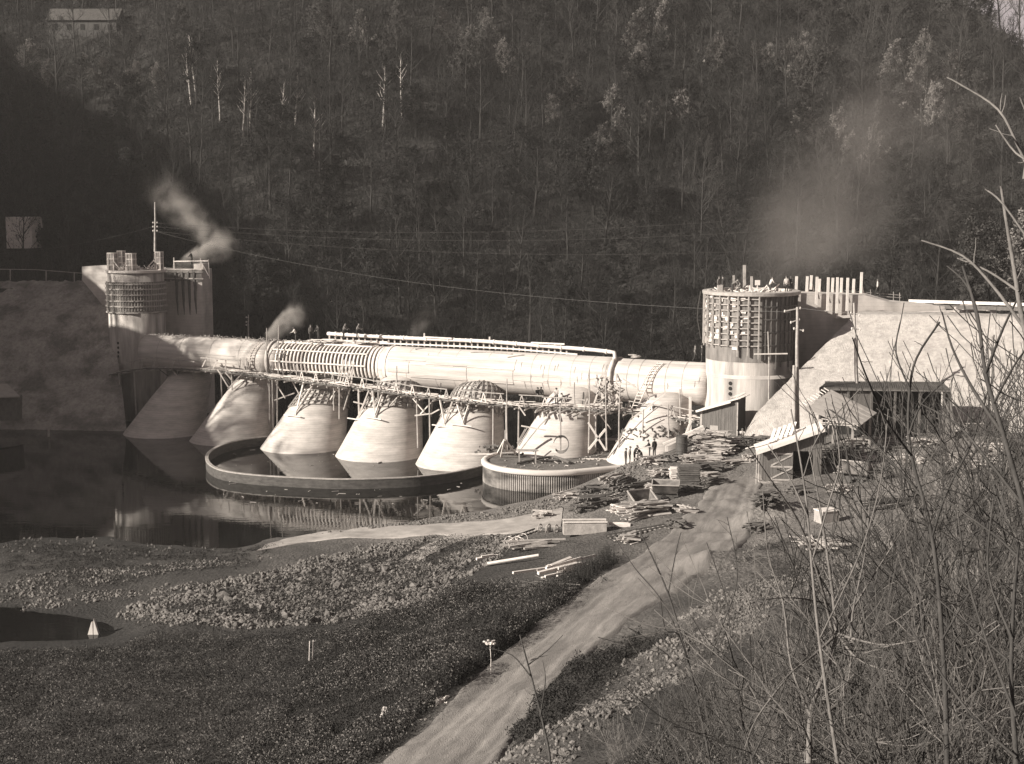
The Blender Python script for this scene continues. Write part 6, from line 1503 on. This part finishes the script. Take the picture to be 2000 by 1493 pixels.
# ------------------------------------------------------------------ bare shrubs and trees close to the viewer
def twig_sys(mb, pts, r0, r1, r, level, dens, sides=5, lk=1.0):
    n = len(pts); mb.tube(pts, [r0+(r1-r0)*k/(n-1) for k in range(n)], sides, cap=False)
    if level <= 0: return
    L = sum((pts[i+1]-pts[i]).length for i in range(n-1)); m = max(1, int(dens*L)); 
    for k in range(m):
        t = r.uniform(.12,.97); f = t*(n-1); i = min(int(f), n-2); p = pts[i].lerp(pts[i+1], f-i); d0 = (pts[i+1]-pts[i]).normalized()
        d = (d0*.75+rvec(r)*.85+Vector((0,0,.12))).normalized(); ln = L*(1-t*.5)*r.uniform(.2,.55)*lk; q = [p]; s_ = 5 if level > 1 else 3
        for j in range(s_): d = (d+rvec(r)*.24+Vector((0,0,.05))).normalized(); q.append(q[-1]+d*ln/s_)
        rr2_ = (r0+(r1-r0)*t)*.55; twig_sys(mb, q, max(rr2_, r1*.8), r1*.6, r, level-1, dens*1.15, 4 if level > 1 else 3)
def shrub_proto(seed, h, shoots, spread, level=2, r0=.017, wob=.2, r1=.0065):
    r = random.Random(seed); mb = MB()
    for k in range(shoots):
        a = r.uniform(0,6.28); d = Vector((math.cos(a)*spread*r.random(), math.sin(a)*spread*r.random(), 1)).normalized(); p = Vector((math.cos(a)*.15*r.random(), math.sin(a)*.15*r.random(), -.2)); L = h*r.uniform(.5,1.05); q = [p]
        for j in range(8): d = (d+rvec(r)*wob).normalized(); q.append(q[-1]+d*L/8)
        twig_sys(mb, q, r0*r.uniform(.6,1.1), r1, r, level, (3.4 if level > 2 else 2.0) if level > 1 else 2.6, 5, .5 if level > 2 else 1.0)
    me = bpy.data.meshes.new('bare_shrub'); me.from_pydata([tuple(q) for q in mb.v], [], mb.f); me.materials.append(M[('twigmid','twigpale','bark')[seed % 3]]); me.update(); return me
SH = [shrub_proto(100+k, 3.0+.3*k, 7, .8) for k in range(6)]
SB = [shrub_proto(200+k, 1.9, 18, 2.2, 2, .012, .3, .0065) for k in range(5)]
def fork_proto(seed, L0, r0, lev, nstem=2):
    r = random.Random(seed); mb = MB()
    def seg(p, d, L, rad, lv):
        q = [p]; n = 4
        for j in range(n): d = (d+rvec(r)*.17+Vector((0,0,.05))).normalized(); q.append(q[-1]+d*L/n)
        r2 = max(rad*.74, .0042); mb.tube(q, [rad+(r2-rad)*j/n for j in range(n+1)], 7 if lv > 3 else 4 if lv > 1 else 3, cap=False)
        if lv <= 0: return
        for k in range(2 if r.random() < .62 else 3):
            d2 = (d+rvec(r)*r.uniform(.35,.85)+Vector((0,0,.10))).normalized(); seg(q[-1], d2, L*r.uniform(.62,.95), r2*r.uniform(.65,.95), lv-1)
        for k in range(2):
            i = r.randrange(1,n); seg(q[i], (d+rvec(r)*1.0).normalized(), L*r.uniform(.35,.6), max(rad*.35,.0042), min(lv-1, 1))
    for k in range(nstem): seg(Vector((r.uniform(-.1,.1),r.uniform(-.1,.1),-.3)), (Vector((0,0,1))+rvec(r)*.3).normalized(), L0*r.uniform(.8,1.1), r0, lev)
    me = bpy.data.meshes.new('bare_shrub'); me.from_pydata([tuple(q) for q in mb.v], [], mb.f); me.materials.append(M[('twigmid','twigpale','bark')[seed % 3]]); me.update(); return me
SAP = [fork_proto(500+k, 1.45, .030, 5, 2) for k in range(6)]
FB = [fork_proto(600+k, .62, .014, 4, 4) for k in range(6)]
def put_shrub(me, p, sc, label, group):
    o = bpy.data.objects.new('bare_shrub', me); C.objects.link(o); o.location = p; o.rotation_euler = (0,0,rnd.uniform(0,6.28)); o.scale = (sc,)*3; return tag(o, label, 'shrub', group)
for (u,v,k,sc) in ((1225,1480,0,.9),(1310,1440,1,.8),(1390,1480,2,.75),(1460,1420,3,.7),(1520,1480,4,.7),(1440,1350,5,.7),(1560,1380,0,.7),(1650,1440,1,.7),(1700,1490,2,.65),(1740,1400,3,.8),(1800,1470,4,.7),(1860,1420,5,.85),(1900,1490,0,.8),(1940,1400,1,.95),(1985,1470,2,.8),(1680,1330,3,.9),(1780,1310,4,.9),(1870,1320,5,1.0),(1950,1300,0,1.1),(2010,1340,1,1.1),(1830,1230,2,1.0),(1910,1200,3,1.15),(1980,1210,4,1.2),(1600,1290,5,.8),(1530,1310,0,.7),(1760,1210,1,.9),(1990,1120,2,1.2),(1920,1100,3,1.1),(1850,1130,4,.9),(2040,1420,5,1.0),(2040,1200,0,1.3),(1500,1400,1,.8),(1450,1480,4,.9),(1580,1450,1,.8),(1640,1380,4,.8),(1720,1340,1,.9),(1810,1390,4,1),(1890,1260,1,1.1),(1940,1160,4,1.2),(1860,1180,1,1.1),(1980,1060,4,1.2),(1700,1240,2,.8),(1640,1240,3,.7)):
    put_shrub(SH[k], GR(u,v)-UPV*.1, sc, 'bare many-stemmed shrub in the thicket at the lower right', 'bare shrubs of the right-hand thicket')
for k in range(130):
    u = rnd.uniform(1150,2060); v = rnd.uniform(1120 if u > 1700 else 1300, 1500)
    if v < 1500-(u-1180)*.5: continue
    put_shrub((SB+FB+FB)[k%17], GR(u,min(v,1500))-UPV*.05, rnd.uniform(.5,1.1), 'low straggling bramble in the thicket at the lower right', 'brambles of the right-hand thicket')
for k,(u,Y,sc) in enumerate(((1960,10,.9),(2045,9,1.1),(1900,12,.8),(1780,15,.55),(1990,14,1.1),(1840,18,.8),(1930,20,1.1),(2035,18,1.4),(1720,20,.5),(1870,25,1.0),(1985,26,1.4),(1640,26,.45),(1790,30,.8),(2060,30,1.4),(1920,34,1.2),(1700,30,.6),(2010,22,1.2),(1560,24,.5),(1460,26,.45),(1600,13,.9),(1720,12,1.0),(1660,15,.9),(1800,14,1.0),(1500,15,.7),(1880,15,1.1),(1760,17,.9),(1940,17,1.1),(1560,18,.75),(1420,18,.6),(1680,19,.85),(1840,21,1.0),(2000,12,1.2),(1970,30,1.3),(1740,26,.8),(1350,20,.45))):
    x_ = ray(u,1100)[0]*Y; put_shrub(SAP[k%6], (x_, Y, H(x_,Y)-.1), sc, 'tall bare sapling with fine upright twigs in the near thicket at right', 'bare saplings of the near thicket')
for k in range(34):
    u = rnd.uniform(480,1150); v = rnd.uniform(1130,1480)
    if not (620-(v-1130)*.5 < u < 1130-(v-1130)*1.1): continue
    put_shrub(SB[k%4], GR(u,v)-UPV*.05, rnd.uniform(.6,1.0), 'low bramble bush in the dark scrub left of the road', 'bramble bushes left of the road')
def hero(label, trunk, branches, r0, seed, m='twigmid', dens=1.6, level=2, extra=True):
    """trunk / branches: pixel polylines with their own depth, turned into tapered limbs"""
    r = random.Random(seed); r0 *= .58; P = smooth_path([W(*q) for q in trunk], 4); t_ = thing('bare_tree', label, 'tree', tuple(P[0]))
    mb = MB(); n = len(P); mb.tube(P, [r0*(1-.62*k/(n-1)) for k in range(n)], 9); mb.build('trunk', M[m], t_, smooth=True)
    mb = MB()
    if extra: twig_sys(mb, P[n//3:], .004, .0042, r, level, dens*2, 3, .3)
    for b_ in branches:
        q = smooth_path([W(*p) for p in b_[1:]], 4); L = len(q); 
        twig_sys(mb, q, r0*b_[0], .0042, r, level, dens*2.6, 6, .5)
    mb.build('branches', M[m], t_, smooth=True); return t_
hero('small bare tree with a forked crooked trunk and drooping arms at the bottom centre right',
 [(1580,1600,11.5),(1580,1480,12),(1583,1400,12.2),(1600,1340,12.4),(1622,1290,12.6),(1634,1240,12.8)],
 [(.6,(1634,1240,12.8),(1625,1150,13),(1612,1060,13.2),(1600,980,13.5),(1580,880,13.8)),(.5,(1630,1250,12.8),(1600,1130,12.6),(1560,1020,12.4),(1500,930,12.2),(1440,840,12)),
  (.5,(1636,1238,12.8),(1675,1250,12.5),(1730,1260,12.1),(1800,1250,11.8)),(.45,(1636,1238,12.8),(1665,1278,12.4),(1700,1300,12),(1745,1312,11.8)),(.5,(1634,1240,12.8),(1590,1280,12.5),(1550,1310,12.2),(1515,1345,12)),
  (.55,(1600,1400,12.2),(1640,1370,12.4),(1660,1310,12.6),(1665,1200,12.9),(1690,1080,13.2),(1700,960,13.6)),(.4,(1583,1400,12.2),(1545,1300,12.5),(1530,1180,12.8),(1500,1080,13),(1490,960,13.3)),
  (.4,(1640,1235,12.8),(1690,1150,13.3),(1760,1040,13.7),(1810,960,14)),(.35,(1540,1320,12.2),(1480,1400,12),(1455,1460,11.8)),(.3,(1620,1180,13),(1570,1170,12.8),(1530,1168,12.6),(1490,1172,12.4))], .052, 1, 'twigpale', 1.5)
hero('tall thin bare tree rising from the bottom edge through the right of the picture',
 [(1852,1620,9),(1850,1493,9.3),(1846,1350,9.6),(1838,1220,9.9),(1828,1100,10.1),(1812,1010,10.3),(1790,930,10.5),(1775,860,10.7),(1776,770,10.9),(1790,700,11.1),(1835,630,11.3)],
 [(.5,(1820,1050,10.2),(1850,960,10.4),(1900,860,10.6),(1930,760,10.8)),(.5,(1780,890,10.5),(1730,820,10.3),(1690,730,10),(1665,660,9.8)),(.45,(1775,850,10.7),(1800,790,10.8),(1850,740,10.9)),(.4,(1777,760,10.9),(1750,690,11),(1758,630,11.1)),(.4,(1840,1250,9.8),(1900,1150,10),(1960,1080,10.2)),(.4,(1800,970,10.4),(1740,900,10.6),(1690,850,10.8),(1620,800,11))], .035, 2, 'twigmid', 1.3)
hero('bare tree leaning in from the right edge with branches over the bright slope',
 [(2090,1300,8),(2045,1150,8.2),(2000,990,8.4),(1960,850,8.6),(1925,730,8.8),(1910,620,9),(1880,520,9.2)],
 [(.6,(1960,850,8.6),(1900,760,8.8),(1860,680,9),(1840,610,9.2)),(.5,(1925,730,8.8),(1960,640,8.6),(2000,560,8.4)),(.5,(2000,990,8.4),(1930,900,8.6),(1870,830,8.8),(1800,790,9)),(.5,(1912,640,9),(1890,560,9.3),(1850,520,9.6)),(.45,(2045,1150,8.2),(1960,1060,8.6),(1880,1000,9),(1800,940,9.3)),(.4,(1940,790,8.7),(1990,700,8.4),(2040,650,8))], .036, 3, 'twigmid', 1.3)
hero('long pale-barked branchy tree along the right frame edge reaching the top',
 [(2080,900,7),(2040,760,7.2),(2000,640,7.4),(1980,520,7.6),(1965,430,7.8),(1955,365,8)],
 [(.6,(2000,640,7.4),(1940,560,7.6),(1880,500,7.8),(1800,470,8)),(.5,(2040,400,7.5),(1990,290,7.7),(1950,215,7.9),(1880,168,8.1),(1850,152,8.2)),(.5,(2000,350,7.6),(2010,250,7.6),(1992,190,7.6)),(.4,(2040,330,7.4),(1985,300,7.5),(1945,245,7.7)),(.45,(1990,570,7.5),(1930,530,7.7),(1870,505,7.9)),(.4,(2030,500,7.3),(1960,400,7.6),(1925,370,7.8))], .03, 4, 'twigpale', 1.2, 1)
hero('slim bare sapling with upright shoots left of the forked tree',
 [(1400,1600,14),(1385,1480,14.2),(1360,1360,14.5),(1335,1260,14.8),(1305,1160,15),(1270,1080,15.2),(1250,1040,15.3)],
 [(.5,(1360,1360,14.5),(1400,1250,14.8),(1440,1130,15),(1420,1010,15.3)),(.5,(1335,1260,14.8),(1290,1170,15),(1240,1110,15.2),(1200,1050,15.4)),(.4,(1380,1450,14.2),(1450,1330,14.5),(1530,1230,14.8)),(.4,(1305,1160,15),(1320,1080,15.2),(1330,1040,15.3)),(.45,(1345,1300,14.7),(1325,1240,14.6),(1300,1230,14.5),(1290,1170,14.4))], .03, 5, 'twigmid', 1.2)
hero('leaning bare sapling crossing in front of the tool shed',
 [(1660,1640,10),(1625,1420,10.4),(1600,1250,10.8),(1585,1100,11.1),(1575,980,11.4),(1560,880,11.7),(1545,800,12)],
 [(.5,(1585,1100,11.1),(1620,980,11.3),(1640,900,11.5),(1625,800,11.8)),(.5,(1578,1010,11.3),(1540,930,11.5),(1500,870,11.7)),(.45,(1600,1250,10.8),(1680,1080,11),(1720,940,11.3),(1735,800,11.7)),(.4,(1570,930,11.5),(1600,850,11.6),(1680,760,11.8))], .026, 6, 'twigpale', 1.1)
hero('thin young tree with few twigs standing right of the road near the bottom',
 [(1075,1600,21),(1075,1493,21.2),(1062,1420,21.5),(1040,1330,21.8),(1015,1240,22),(950,1300-30,22.2)][:5],
 [(.5,(1055,1400,21.5),(1065,1330,21.7),(1060,1290,21.9)),(.5,(1035,1320,21.8),(1000,1280,22),(950,1265,22.1)),(.4,(1068,1440,21.4),(1120,1390,21.6),(1150,1350,21.8)),(.4,(1030,1300,21.9),(1070,1270,22),(1100,1240,22.1))], .045, 7, 'twigmid', 1.0)
hero('bushy bare tree filling the lower right corner',
 [(1990,1700,6.5),(1985,1493,7),(1975,1330,7.4),(1980,1180,7.8),(1990,1060,8.2)],
 [(.5,(1985,1400,7.2),(1930,1260,7.5),(1890,1130,7.8),(1870,1000,8.1)),(.5,(1978,1250,7.6),(1930,1120,7.9),(1940,980,8.2)),(.5,(1985,1480,7),(1900,1400,7.2),(1820,1290,7.5),(1760,1200,7.8)),(.4,(1980,1300,7.5),(1900,1230,7.8),(1820,1160,8))], .03, 8, 'twigmid', 1.2)
hero('low bare bush of long arching shoots at the bottom edge right of centre',
 [(1480,1620,12),(1470,1493,12.3),(1450,1420,12.6),(1440,1340,12.8)],
 [(.6,(1470,1480,12.3),(1400,1380,12.5),(1330,1290,12.8),(1290,1240,13)),(.6,(1470,1480,12.3),(1520,1370,12.5),(1560,1250,12.8),(1590,1130,13.1)),(.5,(1465,1470,12.3),(1380,1440,12.2),(1290,1400,12.1),(1220,1340,12)),(.5,(1475,1490,12.2),(1560,1440,12.2),(1640,1400,12.1),(1740,1380,12)),(.5,(1455,1430,12.6),(1430,1300,12.9),(1420,1180,13.2),(1380,1060,13.5))], .022, 9, 'twigmid', 1.3)
# pale leafy tree at the right edge below the wood
for k,(u,v,Y,sc,l) in enumerate(((1935,600,158,1.0,'grey leafy tree behind the crest of the bright slope at the right'),(1995,560,165,1.15,'grey leafy tree at the right frame edge behind the slope'),(1890,612,156,.7,'lower leafy tree left of the pair behind the bright slope'))):
    put_tree('midleaf' if k != 1 else 'pale', W(u,v+25,Y)-UPV*1.5, sc, l, 'leafy trees behind the slope')

# ------------------------------------------------------------------ smoke
def smoke(name, label, a, c, ra, rb, dens, seed=0, Y=None, col=.9):
    """plume from a to c (world) as one closed volume that widens"""
    a, c = Vector(a), Vector(c); mb = MB(); n = 10; P = [a.lerp(c,k/n)+Vector((math.sin(k*.9+seed)*.08,0,math.cos(k*1.3+seed)*.06))*(c-a).length*.4*(k/n) for k in range(n+1)]
    mb.tube([P[0]-(c-a)*.02]+P+[P[-1]+(c-a)*.03], [ra*.3]+[ra+(rb-ra)*k/n for k in range(n+1)]+[rb*.4], 14)
    o = mb.build(name, [], None, smooth=True)
    m = bpy.data.materials.new('smoke'); m.use_nodes = True; t = m.node_tree; t.nodes.remove(t.nodes['Principled BSDF']); out = t.nodes['Material Output']
    pv = t.nodes.new('ShaderNodeVolumePrincipled'); pv.inputs['Color'].default_value = g(col); pv.inputs['Anisotropy'].default_value = .2
    tc = t.nodes.new('ShaderNodeTexCoord'); ns = t.nodes.new('ShaderNodeTexNoise'); ns.inputs['Scale'].default_value = 2.2/rb; ns.inputs['Detail'].default_value = 4; t.links.new(tc.outputs['Object'], ns.inputs['Vector'])
    # fade: distance from the plume axis and along it, in object space
    loc = o.location; ax_ = (c-a).normalized(); L = (c-a).length; a_l = a-loc
    sub = t.nodes.new('ShaderNodeVectorMath'); sub.operation = 'SUBTRACT'; sub.inputs[1].default_value = a_l; t.links.new(tc.outputs['Object'], sub.inputs[0])
    dt = t.nodes.new('ShaderNodeVectorMath'); dt.operation = 'DOT_PRODUCT'; dt.inputs[1].default_value = ax_; t.links.new(sub.outputs[0], dt.inputs[0])
    sc_ = t.nodes.new('ShaderNodeVectorMath'); sc_.operation = 'SCALE'; sc_.inputs[0].default_value = ax_; t.links.new(dt.outputs['Value'], sc_.inputs['Scale'])
    s2 = t.nodes.new('ShaderNodeVectorMath'); s2.operation = 'SUBTRACT'; t.links.new(sub.outputs[0], s2.inputs[0]); t.links.new(sc_.outputs[0], s2.inputs[1])
    ln = t.nodes.new('ShaderNodeVectorMath'); ln.operation = 'LENGTH'; t.links.new(s2.outputs[0], ln.inputs[0])
    r_ = t.nodes.new('ShaderNodeMapRange'); r_.inputs[1].default_value = 0; r_.inputs[2].default_value = L; r_.inputs[3].default_value = ra; r_.inputs[4].default_value = rb; t.links.new(dt.outputs['Value'], r_.inputs[0])
    dv = t.nodes.new('ShaderNodeMath'); dv.operation = 'DIVIDE'; t.links.new(ln.outputs['Value'], dv.inputs[0]); t.links.new(r_.outputs[0], dv.inputs[1])
    f1 = t.nodes.new('ShaderNodeMapRange'); f1.interpolation_type = 'SMOOTHSTEP'; f1.inputs[1].default_value = .85; f1.inputs[2].default_value = .1; f1.inputs[3].default_value = 0; f1.inputs[4].default_value = 1; t.links.new(dv.outputs[0], f1.inputs[0])
    f2 = t.nodes.new('ShaderNodeMapRange'); f2.interpolation_type = 'SMOOTHSTEP'; f2.inputs[1].default_value = L; f2.inputs[2].default_value = L*.2; f2.inputs[3].default_value = 0; f2.inputs[4].default_value = 1; t.links.new(dt.outputs['Value'], f2.inputs[0])
    f3 = t.nodes.new('ShaderNodeMapRange'); f3.inputs[1].default_value = .42; f3.inputs[2].default_value = .62; f3.inputs[3].default_value = .08; f3.inputs[4].default_value = 1; t.links.new(ns.outputs[0], f3.inputs[0])
    m1 = t.nodes.new('ShaderNodeMath'); m1.operation = 'MULTIPLY'; t.links.new(f1.outputs[0], m1.inputs[0]); t.links.new(f2.outputs[0], m1.inputs[1])
    m2 = t.nodes.new('ShaderNodeMath'); m2.operation = 'MULTIPLY'; t.links.new(m1.outputs[0], m2.inputs[0]); t.links.new(f3.outputs[0], m2.inputs[1])
    m3 = t.nodes.new('ShaderNodeMath'); m3.operation = 'MULTIPLY'; m3.inputs[1].default_value = dens; t.links.new(m2.outputs[0], m3.inputs[0]); t.links.new(m3.outputs[0], pv.inputs['Density'])
    t.links.new(pv.outputs[0], out.inputs['Volume']); o.data.materials.append(m); m.volume_intersection_method if False else None
    return tag(o, label, 'smoke', kind='stuff')
smoke('smoke_plume', 'pale smoke drifting up from the square pier on the left', W(341,524,186), W(462,470,192), .8, 3.6, 5, 1)
smoke('smoke_plume', 'thin smoke spreading high above the square pier', W(430,480,192), W(290,345,200), 2.2, 4.8, .4, 2)
smoke('smoke_plume', 'small bright puff of smoke behind the tube beside the twin poles', W(528,660,172), W(592,606,178), 1.2, 2.6, 6, 3)
smoke('smoke_plume', 'faint puff of smoke behind the tube near its middle', W(800,665,168), W(850,600,176), 1.0, 2.6, .12, 4)
smoke('smoke_plume', 'wide thin veil of smoke rising behind the big tower', W(1450,560,160), W(1900,150,190), 6, 28, .028, 5)
smoke('smoke_plume', 'faint smoke standing just above the wing wall', W(1580,545,160), W(1650,380,175), 2, 8, .03, 6)

# ------------------------------------------------------------------ haze volume added to lift the dark tones of the valley
hz = MB(); hz.box((0, 130, 66), (760, 800, 150)); hzo = hz.build('haze', [])
hzm = bpy.data.materials.new('haze'); hzm.use_nodes = True; t = hzm.node_tree; t.nodes.remove(t.nodes['Principled BSDF']); pv = t.nodes.new('ShaderNodeVolumePrincipled')
pv.inputs['Color'].default_value = g(.9, .6); pv.inputs['Density'].default_value = .0002; pv.inputs['Anisotropy'].default_value = .1; t.links.new(pv.outputs[0], t.nodes['Material Output'].inputs['Volume'])
hzo.data.materials.append(hzm); tag(hzo, 'thin pale haze added in the valley to lift its dark tones', kind='stuff')
